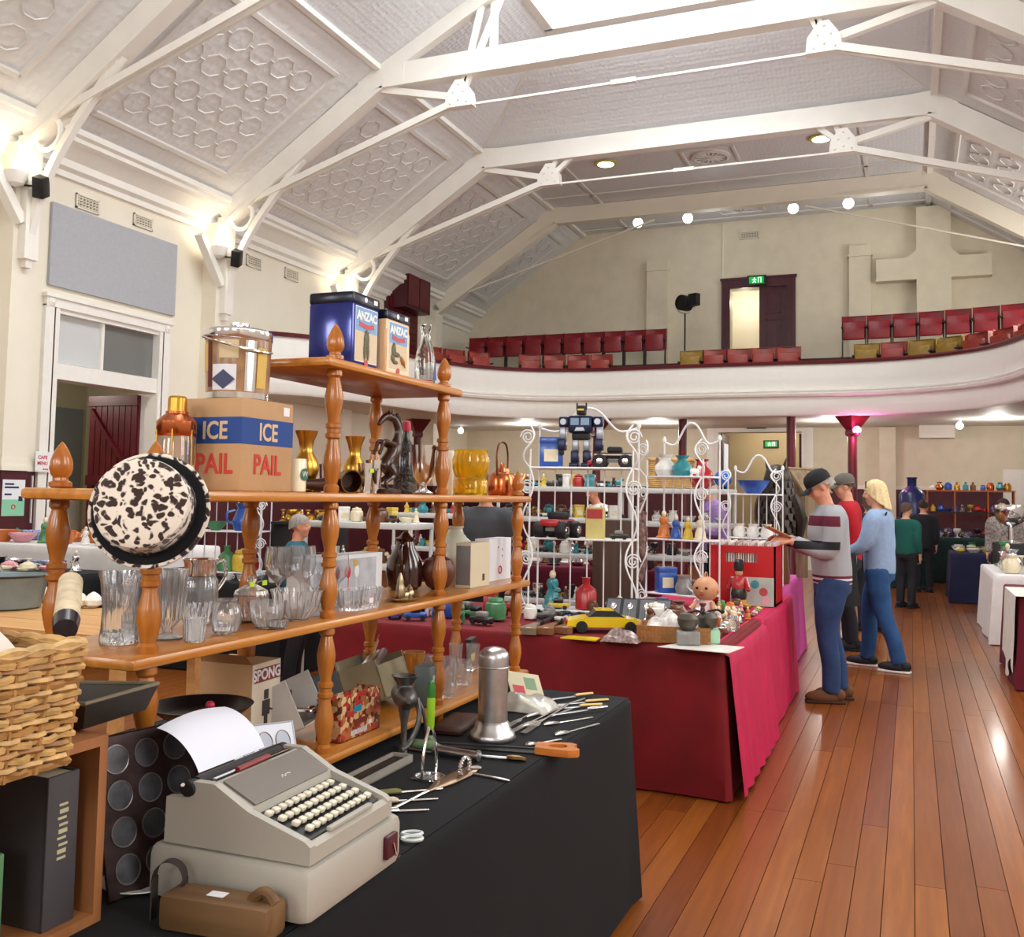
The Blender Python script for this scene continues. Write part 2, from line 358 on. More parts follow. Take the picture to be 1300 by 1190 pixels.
def vent(c, ax, sx, sz, d, lab, nm=0):
    """small plaster grille: frame and bars"""
    t = thing('wall_vent', lab, 'vent', c, group='plaster wall vents' if nm == 0 else None)
    b = B(); w = sx/2; h = sz/2
    def bx(a0, z0, a1, z1, e0, e1):
        if ax == 'x': b.box(e0, a0, z0, e1, a1, z1)
        else: b.box(a0, -e1, z0, a1, -e0, z1)
    bx(-w, -h, w, -h+.02, 0, d); bx(-w, h-.02, w, h, 0, d); bx(-w, -h, -w+.02, h, 0, d); bx(w-.02, -h, w, h, 0, d); b.build('frame', cream, t, smooth=False)
    b = B()
    for i in range(1, 7): x = -w+i*sx/7; bx(x-.008, -h, x+.008, h, .005, d*.7)
    for i in range(1, 5): z = -h+i*sz/5; bx(-w, z-.008, w, z+.008, .005, d*.7)
    b.build('grille', cream, t, smooth=False)
    b = B(); bx(-w, -h, w, h, 0, .004); b.build('backing', mat('vent_dark', lin(120, 105, 80), .9), t, smooth=False)
vent((XL, 9.86, 5.38), 'x', .4, .2, .03, 'plaster wall vent with square mesh above the grey panel, nearer the projecting truss foot')
vent((XL, 10.9, 5.41), 'x', .38, .18, .03, 'plaster wall vent above the far end of the grey panel')
vent((XL, 13.5, 5.42), 'x', .4, .2, .03, 'plaster wall vent beside the second floodlit truss foot, above the balcony arm')
vent((XL, 14.6, 5.44), 'x', .4, .2, .03, 'plaster wall vent midway between two truss feet above the balcony arm')
vent((-3.37, YE, 7.55), 'y', .42, .18, .03, 'small beige vent high on the end wall above the balcony door', 1)
b = B(); b.box(-3.98-.012, YE-.02, 6.55, -3.98+.012, YE, 7.91); b.build('joint_strip', cream, wall_end, smooth=False)
# ---- ceilings
def spt(side, y, t, off=0.):
    """point on a lower ceiling slope: t=0 at the wall, 1 at the knee; off along the inward normal"""
    x0 = XL+.1 if side < 0 else XR-.1; x1 = XC+side*KN
    z0, z1 = ZW+.22, ZC; dx = x1-x0; dz = z1-z0; L = math.hypot(dx, dz); nx, nz = dz/L*(1 if dx > 0 else -1), -abs(dx)/L
    return Vector((x0+dx*t+nx*off, y, z0+dz*t+nz*off))
ceiling = bpy.data.objects.new('ceiling', None); COL.objects.link(ceiling); struct(ceiling)
for s in (-1, 1):
    b = B(); b.add([spt(s, YB, -.05), spt(s, YE, -.05), spt(s, YE, 1), spt(s, YB, 1), spt(s, YB, -.05, -.15), spt(s, YE, -.05, -.15), spt(s, YE, 1, -.15), spt(s, YB, 1, -.15)], [(0, 1, 2, 3), (7, 6, 5, 4), (0, 4, 5, 1), (2, 6, 7, 3)]); b.build('slope_lining', pressed, ceiling, smooth=False)
HY0, HY1, SX0, SX1, SY0, SY1, SZ = 1.14, 16.18, -5.27, -1.70, 3.1, 14.16, 9.0
K0, K1 = XC-KN, XC+KN
b = B(); b.box(K0, YB, ZC, K1, HY0, ZC+.15); b.box(K0, HY1, ZC, K1, YE, ZC+.15); b.build('flat_lining', pressed_s, ceiling, smooth=False)
b = B()
V = [(K0, HY0, ZC), (K1, HY0, ZC), (K1, HY1, ZC), (K0, HY1, ZC), (SX0, SY0, SZ), (SX1, SY0, SZ), (SX1, SY1, SZ), (SX0, SY1, SZ)]
b.add(V, [(0, 1, 5, 4), (1, 2, 6, 5), (2, 3, 7, 6), (3, 0, 4, 7)]); b.add([(x, y, z+.12) for x, y, z in V], [(4, 5, 1, 0), (5, 6, 2, 1), (6, 7, 3, 2), (7, 4, 0, 3)]); b.build('lantern_lining', pressed_s, ceiling, smooth=False)
def strip(p, q, w, h, mm, name='batten', parent=None, up=None):
    """square timber from p to q"""
    p, q = Vector(p), Vector(q); t = (q-p).normalized(); up = Vector(up or (0, 0, 1)); a = t.cross(up).normalized(); n = a.cross(t)
    vs = []
    for c in (p, q):
        for i, j in ((-1, -1), (1, -1), (1, 1), (-1, 1)): vs.append(c+a*(w/2*i)+n*(h/2*j))
    b = B(); b.add(vs, [(3, 2, 1, 0), (4, 5, 6, 7), (0, 1, 5, 4), (1, 2, 6, 5), (2, 3, 7, 6), (3, 0, 4, 7)])
    return b.build(name, mm, parent, smooth=False)
for x in (K0, K1): strip((x, YB, ZC-.03), (x, YE, ZC-.03), .1, .08, white, 'knee_batten', ceiling)
for p, q in ((V[2], V[6]), (V[3], V[7])): strip(p, q, .05, .03, relief_m, 'hip_batten', ceiling)
b = B()
for x0, y0, x1, y1 in ((SX0-.1, SY0-.1, SX1+.1, SY0+.04), (SX0-.1, SY1-.04, SX1+.1, SY1+.1), (SX0-.1, SY0, SX0+.04, SY1), (SX1-.04, SY0, SX1+.1, SY1)): b.box(x0, y0, SZ-.06, x1, y1, SZ+.1)
skl = struct(b.build('window_%d' % wn, white, smooth=False)); wn += 1
b = B(); b.box(SX0, SY0, SZ+.05, SX1, SY1, SZ+.07); b.build('pane', mat('roof_light_glass', (.95, .98, 1), .3, emis=3.0), skl, smooth=False)
# panel frames and octagon relief on the slopes
for s in (-1, 1):
    for i in range(len(TY)):
        y0 = TY[i]; y1 = TY[i+1] if i+1 < len(TY) else YE
        a, c = y0+.55, y1-.55
        if i+1 == len(TY): a, c = y0+.4, y1-.45
        if (s > 0 and i < 3) or i < 1: continue
        tb = B(); nrm = spt(s, 0, 0, 1)-spt(s, 0, 0)
        for (ya, ta), (yb, tb_) in (((a, .2), (c, .2)), ((a, .86), (c, .86)), ((a, .2), (a, .86)), ((c, .2), (c, .86))): strip(spt(s, ya, ta, .02), spt(s, yb, tb_, .02), .07, .05, relief_m, 'panel_batten', ceiling, up=nrm)
        nu = max(2, int((c-a-.3)/.42)); rows = 4
        for iu in range(nu):
            for iv in range(rows):
                yc = a+.2+(iu+.5)*(c-a-.4)/nu; tcn = .24+(iv+.5)*.58/rows
                q = []
                for k in range(8):
                    an = PI/8+k*PI/4; q.append(spt(s, yc+.19*math.cos(an), tcn+.052*math.sin(an), .008))
                tb.tube(q, .012, 4, closed=True)
                if iu+1 < nu: tb.tube([spt(s, yc+.18, tcn, .006), spt(s, yc+(c-a-.4)/nu-.18, tcn, .006)], .012, 4)
        tb.build('pressed_relief', relief_m, ceiling, kind='stuff')
# flat part towards the end: framed rosettes, border battens
for yy, y2 in ((17.85, 16.8), (21.2, 20.4)):
    q = [(-3.9, yy-.45), (-2.95, yy-.45), (-2.95, yy+.45), (-3.9, yy+.45)]
    for i in range(4): strip((*q[i], ZC-.012), (*q[(i+1) % 4], ZC-.012), .05, .03, relief_m, 'rose_frame', ceiling)
    t = thing('ceiling_rose', 'round slatted ceiling vent in a square frame, %s' % ('between the two oval downlights' if yy < 19 else 'between the hanging globe lamps'), 'ceiling rose', (-3.42, yy, ZC))
    b = B(); b.lathe([(.36, 0), (.36, -.03), (.3, -.05), (.3, 0)], 28); b.build('rim', relief_m, t)
    b = B()
    for k in range(16): b.at(rot=(0, 0, k*PI/8)); b.box(.1, -.02, -.035, .3, .02, -.005)
    b.build('slats', relief_m, t, smooth=False)
    b = B(); b.lathe([(.1, 0), (.1, -.04), (.02, -.06)], 20); b.build('boss', relief_m, t)
for yy in (19.3, 21.95): strip((K0, yy, ZC-.012), (K1, yy, ZC-.012), .07, .03, relief_m, 'border_batten', ceiling)
for xx in (-6.2, -.75): strip((xx, 16.2, ZC-.012), (xx, 22.2, ZC-.012), .07, .03, relief_m, 'border_batten', ceiling)
# ---- roof trusses
def beam(pts, w, h, y, mm, name, parent, top=True):
    """timber of depth h whose upper edge follows pts (x,z), lying in the plane of the truss"""
    return [strip((p[0], y, p[1]-h/2), (q[0], y, q[1]-h/2), w, h, mm, name, parent, up=(0, 0, 1)) for p, q in zip(pts, pts[1:])]
TL = ['white roof truss whose foot stands over the grey panel and cafe doorway', 'white roof truss under the bright roof light', 'white roof truss between the roof light and the oval downlights', 'plain cream roof truss nearest the end wall']
def truss(y, lab, full=True, lantern=False):
    t = thing('roof_truss', lab, 'roof truss', (0, y, 0), group='roof trusses')
    mm = tmw if full else cream
    for s in (-1, 1):
        p, q = spt(s, 0, .02, .17), spt(s, 0, 1, .17); q.z = ZC-.16
        strip(p, q, .16, .34, mm, 'rafter', t)
        strip(p+Vector((0, 0, -.17)), q+Vector((0, 0, -.19)), .22, .05, mm, 'rafter_flange', t)
        if lantern: strip((XC+s*KN, 0, ZC-.1), ((SX0 if s < 0 else SX1), 0, SZ-.1), .14, .26, mm, 'upper_rafter', t)
    strip((K0-.05, 0, ZC-.17), (K1+.05, 0, ZC-.17), .16, .32, mm, 'collar_beam', t)
    strip((K0, 0, ZC-.345), (K1, 0, ZC-.345), .22, .04, mm, 'collar_flange', t)
    for s in (-1, 1):
        b = B(); kx = XC+s*KN; b.prism([(kx+s*.32, ZC-.62), (kx+s*.34, ZC-.18), (kx, ZC+.02), (kx-s*.45, ZC-.02), (kx-s*.45, ZC-.33), (kx-s*.02, ZC-.36)], -.085, .085); b.v = [(x, z, y_) for x, y_, z in b.v]; b.build('knee_plate', mm, t, smooth=False)
    if not full:
        for s in (-1, 1):
            strip((XC+s*6.3, 0, 6.05), (XC+s*1.55, 0, 7.45), .03, .03, mm, 'tie_rod', t)
        return t
    for s in (-1, 1):
        nx = XC+s*2.52; fx = XC+s*6.62
        strip((fx, -.05, 5.93), (nx, -.05, 7.2), .035, .1, mm, 'tie_bar', t); strip((fx, .05, 5.93), (nx, .05, 7.2), .035, .1, mm, 'tie_bar', t)
        strip((XC+s*(KN+.08), 0, ZC-.33), (nx, 0, 7.24), .1, .1, mm, 'strut', t)
        zt = ZC-.25 if not lantern else SZ-.05
        for x2 in (nx-s*.0+.15, nx+.5 if s < 0 else nx-.5):
            x2 = nx+(.15 if s < 0 else -.15) if x2 == nx+.15 else x2
            strip((nx, 0, 7.24), (x2+((.25 if s < 0 else -.25) if lantern else 0), 0, zt), .07, .08, mm, 'web_strut', t)
        if lantern: strip((XC+s*2.05, .1, ZC-.3), (XC+s*2.05, .1, SZ-.08), .16, .06, mm, 'king_post', t, up=(1, 0, 0))
        b = B(); b.prism([(nx-.22, 7.1), (nx+.22, 7.1), (nx+.2, 7.3), (nx+.06, 7.5), (nx-.06, 7.5), (nx-.2, 7.3)], -.07, .07); b.v = [(x, z, yy) for x, yy, z in b.v]
        pl = b.build('gusset_plate', mm, t, smooth=False)
        b = B()
        for bx_, bz in ((-.13, 7.16), (.13, 7.16), (0, 7.2), (-.08, 7.32), (.08, 7.32), (0, 7.43)): b.ell((nx+bx_, -.075, bz), .018, 6, 4)
        b.build('bolts', mm, pl, kind='stuff')
        # wall post, bracket and spandrel ring
        wx = XL+.30 if s < 0 else XR-.30
        b = B(); b.box(wx-.1, -.1, 4.3, wx+.1, .1, 5.85); b.build('wall_post', mm, t, smooth=False)
        P = [(wx+.02, 0, 4.2), (wx+.07, 0, 4.7), (wx+.3, 0, 5.3), (wx+.75, 0, 5.95), (wx+1.55, 0, 6.8)]
        if s > 0: P = [(2*wx-x, y_, z) for x, y_, z in P]
        b = B(); b.tube(spline(P, 5), .065, 4); b.build('curved_brace', mm, t, angle=60)
        b = B(); b.tube([(wx-.02, -.6, 5.45), (wx, -.1, 4.75)], .09, 4); b.build('side_brace', mm, t, smooth=False)
        b = B(); b.ring((wx+(.3 if s < 0 else -.3), -.02, 5.86), .21, .034, 32, 6, 'y'); b.build('spandrel_ring', mm, t)
    strip((XC-2.52, 0, 7.13), (XC+2.52, 0, 7.13), .03, .03, mm, 'tie_rod', t)
    b = B(); b.box(XC-.25, -.035, 7.1, XC+.1, .035, 7.16); b.build('turnbuckle', mm, t, smooth=False)
    return t
truss(TY[3], TL[0], lantern=True); truss(TY[4], TL[1], lantern=True); truss(TY[5], TL[2]); truss(TY[6], TL[3], full=False)
truss(TY[2], 'white roof truss out towards the entrance end of the hall', lantern=True)
# ---- floodlights on the truss feet
lamp_on = mat('floodlight_glow', (1, .93, .78), .4, emis=5)
FLN = ['beside the foot of the truss over the cafe doorway', 'at the foot of the truss above the balcony arm', 'at the truss foot just above the blue tin']
for ty, nn in zip(TY[3:6], FLN):
    t = thing('wall_floodlight', 'white dome floodlight glowing up '+nn, 'floodlight', (XL+.36, ty-.25, 5.3), group='truss floodlights')
    b = B(); b.lathe([(.02, -.16), (.1, -.12), (.14, -.02), (.15, .02)], 18); b.build('housing', white, t)
    b = B(); b.lathe([(.11, .01), (.1, .03), (.0, .04)], 18); b.build('lens', lamp_on, t)
    b = B(); b.tube([(-.3, .12, -.1), (0, 0, -.14)], .02, 6); b.build('arm', black, t)
    t2 = thing('speaker_box', 'small black floodlight box tilted down '+nn, 'floodlight', (XL+.56, ty-.05, 5.18), rz=.4, group='black boxes at the truss feet')
    b = B(); b.at(rot=(.5, .2, 0)); b.rbox(-.07, -.09, -.13, .07, .09, .13, .015); b.build('box_housing', black, t2)
    b = B(); b.tube([(-.26, 0, .02), (0, 0, 0)], .012, 6); b.build('bracket', black, t2)
    point('floodlight_up', (XL+.5, ty-.25, 5.45), 7, (1, .86, .62), .12)
# ---- ceiling lamps near the end wall
for i, (x, nn) in enumerate(((-5.6, 'nearest the maroon seat block'), (-4.48, 'above the stand lamp'), (-2.25, 'between the ceiling vent and the cross'), (-1.15, 'closest to the big cross'))):
    t = thing('globe_lamp', 'lit glass globe lamp hanging under the ceiling '+nn, 'lamp', (x, 20.8, 7.64), group='hanging globe lamps')
    b = B(); b.ell((0, 0, 0), .11, 16, 10); b.build('globe', mat('globe_glow', (.85, .92, 1), .3, emis=5), t)
    b = B(); b.lathe([(.05, .09), (.05, .17), (.02, .2), (.02, .24)], 12); b.lathe([(.09, .22), (.09, .25)], 14); b.build('holder', mat('lamp_brown', lin(70, 50, 40), .5), t)
    if i in (1, 3): point('globe_lamp_light', (x+.6, 20.6, 7.3), 9, (.9, .95, 1), .1)
for x, nn in ((-5.37, 'over the seat block side'), (-1.42, 'towards the cross side')):
    t = thing('downlight', 'round recessed downlight glowing in the flat ceiling '+nn, 'downlight', (x, 17.55, ZC))
    b = B(); b.lathe([(.21, 0), (.21, -.03), (.16, -.035)], 24); b.build('rim', mat('downlight_rim', lin(200, 200, 90), .4), t)
    b = B(); b.lathe([(.155, -.02), (.155, -.04), (.01, -.05)], 24); b.build('bulb', mat('downlight_glow', (1, 1, .86), .3, emis=6), t)
# ---- balcony: horseshoe curve, symmetrical about the hall axis
half = [(6.915, 12.55), (6.1, 13.3), (5.68, 13.95), (5.38, 15.3), (5.12, 16.7), (4.75, 17.65), (4.2, 18.25), (3.5, 18.66), (2.5, 18.86), (1.2, 18.84), (0, 18.82)]
BC = [(XC-dx, y, 0) for dx, y in half]+[(XC+dx, y, 0) for dx, y in half[-2::-1]]
BC = spline(BC, 5)
def sweep(curve, prof):
    """prof: (outward offset towards the hall, z)"""
    b = B(); n = len(prof); vs = []
    for i, p in enumerate(curve):
        t = (curve[min(i+1, len(curve)-1)]-curve[max(i-1, 0)]).normalized(); nr = Vector((t.y, -t.x, 0))
        for d, z in prof: vs.append((p.x+nr.x*d, p.y+nr.y*d, z))
    fs = [(i*n+k, (i+1)*n+k, (i+1)*n+(k+1) % n, i*n+(k+1) % n) for i in range(len(curve)-1) for k in range(n)]
    b.add(vs, fs); return b
def offs(curve, d):
    out = []
    for i, p in enumerate(curve):
        t = (curve[min(i+1, len(curve)-1)]-curve[max(i-1, 0)]).normalized(); out.append(Vector((p.x+t.y*d, p.y-t.x*d, 0)))
    return out
balc = thing('balcony', 'white curved balcony front of pressed metal with maroon top rail', 'balcony'); balc['kind'] = 'structure'; del balc['category']
sweep(BC, [(0, 4.06), (.02, 4.06), (.06, 3.9), (.07, 3.72), (.06, 3.6), (-.1, 3.6), (-.1, 4.06)]).build('front_panel', pressed_f, balc)
sweep(BC, [(.06, 3.6), (.13, 3.59), (.15, 3.55), (.12, 3.52), (.16, 3.5), (.14, 3.46), (.05, 3.44), (-.1, 3.44), (-.1, 3.6)]).build('moulding', white, balc)
sweep(BC, [(.05, 3.44), (.06, 3.4), (.05, 3.14), (.02, 3.1), (-.2, 3.1), (-.2, 3.44)]).build('lower_panel', pressed_f, balc)
sweep(BC, [(.07, 4.06), (.08, 4.1), (.05, 4.13), (-.12, 4.13), (-.13, 4.06)]).build('top_rail', maroon, balc)
def slab(curve, z0, z1, name, mm):
    b = B(); pl = [(p.x, p.y) for p in curve]+[(XR, YE), (XL, YE)]
    n = len(curve); vs = []
    for z in (z0, z1):
        for p in curve: vs.append((p.x, p.y, z))
        for p in curve: vs.append((p.x, YE, z))
    fs = []
    for i in range(n-1): fs += [(i, n+i, n+i+1, i+1), (2*n+i, 2*n+i+1, 3*n+i+1, 3*n+i), (i, i+1, 2*n+i+1, 2*n+i)]
    b.add(vs, fs); return b.build(name, mm, balc, smooth=False)
slab(offs(BC, -.1), 3.12, 3.62, 'balcony_floor', mat('balcony_soffit', lin(226, 222, 212), .6))
b = B(); b.box(XL, 19.75, 3.62, XR, YE, 4.3); b.box(XL, 21.2, 4.3, XR, YE, 4.34); b.build('tier', mat('dark_tier_boards', lin(60, 34, 26), .7), balc, smooth=False)
# balcony seats
seat_m = mat('maroon_vinyl', lin(128, 24, 34), .35, var=.12, vscale=5)
seat_y = mat('worn_orange_vinyl', lin(150, 52, 40), .4, var=.3, vscale=6)
seat_w = mat('faded_ochre_vinyl', lin(150, 118, 40), .5, var=.35, vscale=7)
def make_seat(mm):
    t = thing('theatre_seat', 'maroon tip-up theatre seat', 'seat')
    b = B(); b.grid(lambda u, v: (-.225+.45*u, .05*math.sin(PI*u)*.6+.09*(v-.5)-.0, .42+.45*v), 6, 3); b.grid(lambda u, v: (.225-.45*u, .04+.05*math.sin(PI*u)*.6+.09*(v-.5), .42+.45*v), 6, 3)
    b.box(-.225, 0, .415, .225, .04, .42); b.box(-.225, .045, .868, .225, .085, .875); b.box(-.228, -.04, .42, -.223, .085, .87); b.box(.223, -.04, .42, .228, .085, .87); b.build('seat_back', mm, t)
    b = B(); b.rbox(-.2, -.14, .38, .2, -.06, .74, .02); b.build('seat_pan', mm, t)
    for x in (-.215, .215):
        b = B(); b.box(x-.012, -.2, 0, x+.012, .06, .05); b.box(x-.012, -.06, 0, x+.012, .0, .62); b.rbox(x-.015, -.24, .6, x+.015, .06, .63, .008); b.build('arm', mat('seat_iron', lin(40, 22, 24), .5), t, smooth=False)
    return t
seat0 = {'m': make_seat(seat_m), 'y': make_seat(seat_y), 'w': make_seat(seat_w)}; used = set()
def put_seat(x, y, z, rz, kind, label, group):
    o = seat0[kind] if kind not in used else copy_tree(seat0[kind]); used.add(kind)
    o.location = (x, y, z); o.rotation_euler = (0, 0, rz); o['label'] = label; o['group'] = group
for i in range(10): put_seat(-9.3+.467*i, 20.5, 4.3, 0, 'm', 'maroon tip-up seat in the raised back row beside the stand lamp', 'raised back row of seats, stand lamp side')
for i in range(10): put_seat(-1.02+.467*i, 20.15-.012*i*i, 4.3, -.05*i*.6, 'm', 'maroon tip-up seat in the raised back row below the cross', 'raised back row of seats, cross side')
RC = offs(BC, -.52)
LN = [0.0]
for a, c in zip(RC, RC[1:]): LN.append(LN[-1]+(c-a).length)
def at_len(s):
    for i in range(len(LN)-1):
        if LN[i+1] >= s: f = (s-LN[i])/(LN[i+1]-LN[i]); p = RC[i].lerp(RC[i+1], f); t = (RC[i+1]-RC[i]).normalized(); return p, math.atan2(t.y, t.x)
    return RC[-1], 0
s = .9; k = 0
while s < LN[-1]-.5:
    p, a = at_len(s); px, py, _ = proj((p.x, p.y, 4.4))
    if not (787 < px < 852 or 1025 < px < 1098 or (1214 < px < 1238) or 640 < px < 655) and (px > 545 or 350 < px < 372):
        blk = 'behind the rail below the raised left block' if px < 800 else ('in front of the balcony door' if px < 1040 else 'behind the rail below the cross')
        if px < 800: blk = 'behind the balcony rail on the stand lamp side'
        kd = 'w' if (1100 < px < 1130 or 1160 < px < 1210 or 855 < px < 885) else 'y'
        put_seat(p.x, p.y, 3.62, a, kd, ('ochre-worn' if kd == 'w' else 'worn red')+' tip-up seat '+blk, 'front row seats '+blk); k += 1
    s += .472+.12*abs(math.sin(a))
# ---- columns under the balcony
for i, (x, y, cap, lab) in enumerate(((-9.9, 18.7, 1, 'maroon iron column seen behind the brass vases'), (-6.0, 19.2, 1, 'maroon iron column behind the robot toy'), (-4.3, 19.6, 0, 'slim maroon column behind the wicker hamper'), (-2.12, 19.2, 0, 'slim maroon column beside the birdhouse'), (-1.01, 19.2, 1, 'maroon iron column carrying the pink lamp'))):
    t = thing('balcony_column', lab, 'column', (x, y, 0), group='balcony columns')
    b = B(); b.lathe([(.12, 0), (.12, .25), (.085, .3), (.085, 3.12)], 16); b.build('shaft', maroon, t)
    if cap: b = B(); b.lathe([(.09, 2.72), (.13, 2.76), (.13, 2.8), (.12, 2.85), (.3, 3.08), (.32, 3.12)], 4); b.build('capital', maroon, t, smooth=False)
t = thing('pink_lamp', 'small lamp glowing pink on the maroon balcony column', 'lamp', (-.92, 19.03, 2.83))
b = B(); b.ell((0, 0, 0), .075, 14, 8); b.build('bulb', mat('pink_glow', (1, .16, .42), .3, emis=9), t)
b = B(); b.lathe([(.05, -.1), (.06, -.06), (.05, 0)], 12); b.build('socket', maroon, t)
point('pink_lamp_light', (-.85, 18.85, 2.75), 22, (1, .2, .62), .06)
for i, (px, py, y, nn) in enumerate(((585, 543, 20.5, 'behind the rack of vases'), (1218, 525, 20.5, 'beside the wall air vent'))):
    p = WY(px, py, y); t = thing('ceiling_bulb', 'small bright bulb lamp below the balcony '+nn, 'lamp', (p.x, p.y, 3.0))
    b = B(); b.ell((0, 0, 0), .07, 12, 8); b.build('bulb', mat('globe_glow', (1, 1, 1)), t)
    b = B(); b.lathe([(.03, .06), (.04, .12)], 10); b.build('socket', white, t)
for x in (-8, -5, -1.5, 1.5): point('under_balcony_lamp', (x, 20.3, 2.85), 36, (1, .97, .91), .15)
# ---- door surrounds
def surround(name, x0, x1, z0, z1, w, d, mm):
    b = B(); b.box(x0-w, YE-d, z0, x0, YE, z1+w); b.box(x1, YE-d, z0, x1+w, YE, z1+w); b.box(x0, YE-d, z1, x1, YE, z1+w)
    b.box(x0-w*.5, YE-d-.02, z0, x0-w*.3, YE, z1+w*.5); b.box(x1+w*.3, YE-d-.02, z0, x1+w*.5, YE, z1+w*.5); b.box(x0-w-.03, YE-d-.02, z1+w, x1+w+.03, YE, z1+w+.05)
    return struct(b.build(name, mm, smooth=False))
d1 = surround('door_1', C0, C1, CZ0, CZ1, .19, .06, maroon_d)
def leaf(parent, x0, x1, z0, z1, y, mm, panels):
    b = B(); b.box(x0, y, z0, x1, y+.05, z1); o = b.build('door_leaf', mm, parent, smooth=False)
    for a, c in panels:
        b = B(); m_ = .14
        for q in ((x0+m_, a, x1-m_, a+.03), (x0+m_, c-.03, x1-m_, c), (x0+m_, a, x0+m_+.03, c), (x1-m_-.03, a, x1-m_, c)): b.box(q[0], y-.02, q[1], q[2], y, q[3])
        b.box(x0+m_+.08, y-.015, a+.08, x1-m_-.08, y, c-.08); b.build('panel', mm, o, smooth=False)
leaf(d1, -3.16, C1, CZ0, CZ1, YE+.02, maroon_d, ((5.72, 6.2), (4.5, 5.6)))
b = B(); b.box(C0-.6, YE+1.6, 4.3, C1+.6, YE+1.7, 6.8); b.box(C0-.7, YE+.3, 4.25, C1+.7, YE+1.7, 4.3); b.box(C0-.7, YE+.3, 6.6, C1+.7, YE+1.7, 6.65); b.box(C0-.7, YE+.3, 4.3, C0-.6, YE+1.7, 6.6); b.box(C1+.6, YE+.3, 4.3, C1+.7, YE+1.7, 6.6); b.build('landing', cream, wall_end, smooth=False)
point('landing_lamp', (-3.6, YE+.9, 6.2), 18, (1, .93, .8), .1)
d2 = surround('door_2', A0, A1, 0, AZ, .24, .08, white)
b = B(); b.box(-6.2, YE+2.6, 0, -.6, YE+2.7, 3.6); b.box(-6.2, YE+.3, 0, -6.1, YE+2.7, 3.6); b.box(-.7, YE+.3, 0, -.6, YE+2.7, 3.6); b.box(-6.2, YE+.3, 3.5, -.6, YE+2.7, 3.6); b.build('lobby', mat('lobby_wall', lin(206, 188, 152), .7), wall_end, smooth=False)
b = B(); b.box(-4.06, YE+.1, 0, -4.0, YE+1.0, 3.0); lf = b.build('door_leaf', maroon_d, d2, smooth=False)
b = B(); b.box(-3.998, YE+.3, 1.9, -3.98, YE+.8, 2.8); b.build('pane', mat('door_pane', lin(225, 232, 240), .2, emis=.5), lf, smooth=False)
b = B(); b.box(-2.3, YE+.1, 0, -2.24, YE+.9, 3.0); b.build('door_leaf', maroon_d, d2, smooth=False)
point('lobby_lamp', (-3.1, YE+1.5, 3.1), 32, (1, .92, .78), .12)
def exit_sign(loc, ax, w, h, lab, lit=1.5):
    t = thing('exit_sign', lab, 'exit sign', loc)
    g = mat('exit_green', lin(20, 170, 70), .4, emis=.55); k = mat('exit_case', lin(18, 52, 36), .5)
    rz = 0 if ax == 'y' else PI/2
    t.rotation_euler = (0, 0, rz)
    b = B(); b.box(-w/2, -.05, -h/2, w/2, .02, h/2); b.build('case', k, t, smooth=False)
    b = B(); b.box(-w*.38, -.054, -h*.34, w*.38, -.05, h*.34); f = b.build('lit_face', g, t, smooth=False)
    wm = mat('exit_white', lin(215, 255, 225), .4, emis=.9)
    b = B(); b.ell((-w*.1, -.058, h*.2), (h*.07, .003, h*.07), 8, 5); b.tube([(-w*.1, -.057, h*.12), (-w*.12, -.057, -.06*h), (-w*.2, -.057, -h*.28)], h*.05, 5); b.tube([(-w*.12, -.057, -.06*h), (-w*.03, -.057, -h*.28)], h*.05, 5); b.tube([(-w*.22, -.057, .02*h), (-w*.1, -.057, .1*h), (0, -.057, 0)], h*.04, 5)
    b.box(w*.08, -.058, -h*.28, w*.12, -.055, h*.28); b.box(w*.22, -.058, -h*.28, w*.26, -.055, h*.28); b.box(w*.08, -.058, h*.24, w*.26, -.055, h*.28); b.build('running_man', wm, f)
exit_sign((-3.2, YE-.1, 6.47), 'y', .42, .22, 'green exit sign above the balcony door')
exit_sign((-3.2, YE-.12, 3.18), 'y', .42, .16, 'green exit sign over the white-framed doorway')
p = WY(979, 564, YE+2.55); exit_sign((p.x, YE+2.56, p.z), 'y', .36, .18, 'bright green exit sign on the lobby wall seen through the doorway')
exit_sign((XL+.12, 19.85, 6.25), 'x', .42, .22, 'green exit sign high on the side wall by the maroon shutters')
# maroon shuttered opening above the balcony on the left wall
t = thing('wall_shutter', 'tall maroon shuttered hatch high on the side wall above the balcony', 'shutter', (XL, 18.65, 0))
b = B(); b.box(0, -.68, 4.3, .1, .68, 5.85); b.box(0, -.55, 5.5, .47, .55, 6.3); b.build('frame', maroon_d, t, smooth=False)
for a in (-.62, .02):
    b = B(); b.box(.1, a, 4.4, .14, a+.58, 5.78)
    for k in range(9): b.box(.14, a+.06, 4.5+k*.14, .155, a+.52, 4.58+k*.14)
    b.build('shutter_leaf', maroon, t, smooth=False)
b = B(); b.box(.47, -.5, 5.56, .49, -.02, 6.24); b.box(.47, .02, 5.56, .49, .5, 6.24); b.build('upper_panel', maroon, t, smooth=False)
# air vent box on the end wall
t = thing('air_vent_box', 'cream boxed air duct with slatted grille on the end wall', 'vent', (.5, YE, 3.12))
b = B(); b.box(-.34, -.4, -.26, .34, 0, .26); b.build('duct_box', mat('duct_paint', lin(232, 228, 214), .5), t, smooth=False)
b = B(); b.box(-.18, -.405, .08, .18, -.4, .22); b.build('backing', mat('duct_dark', lin(150, 128, 95), .8), t, smooth=False)
b = B()
for k in range(6): b.box(-.18, -.42, .085+k*.023, .18, -.4, .095+k*.023)
b.box(-.2, -.42, .06, .2, -.4, .08); b.box(-.2, -.42, .22, .2, -.4, .24); b.build('grille', white, t, smooth=False)
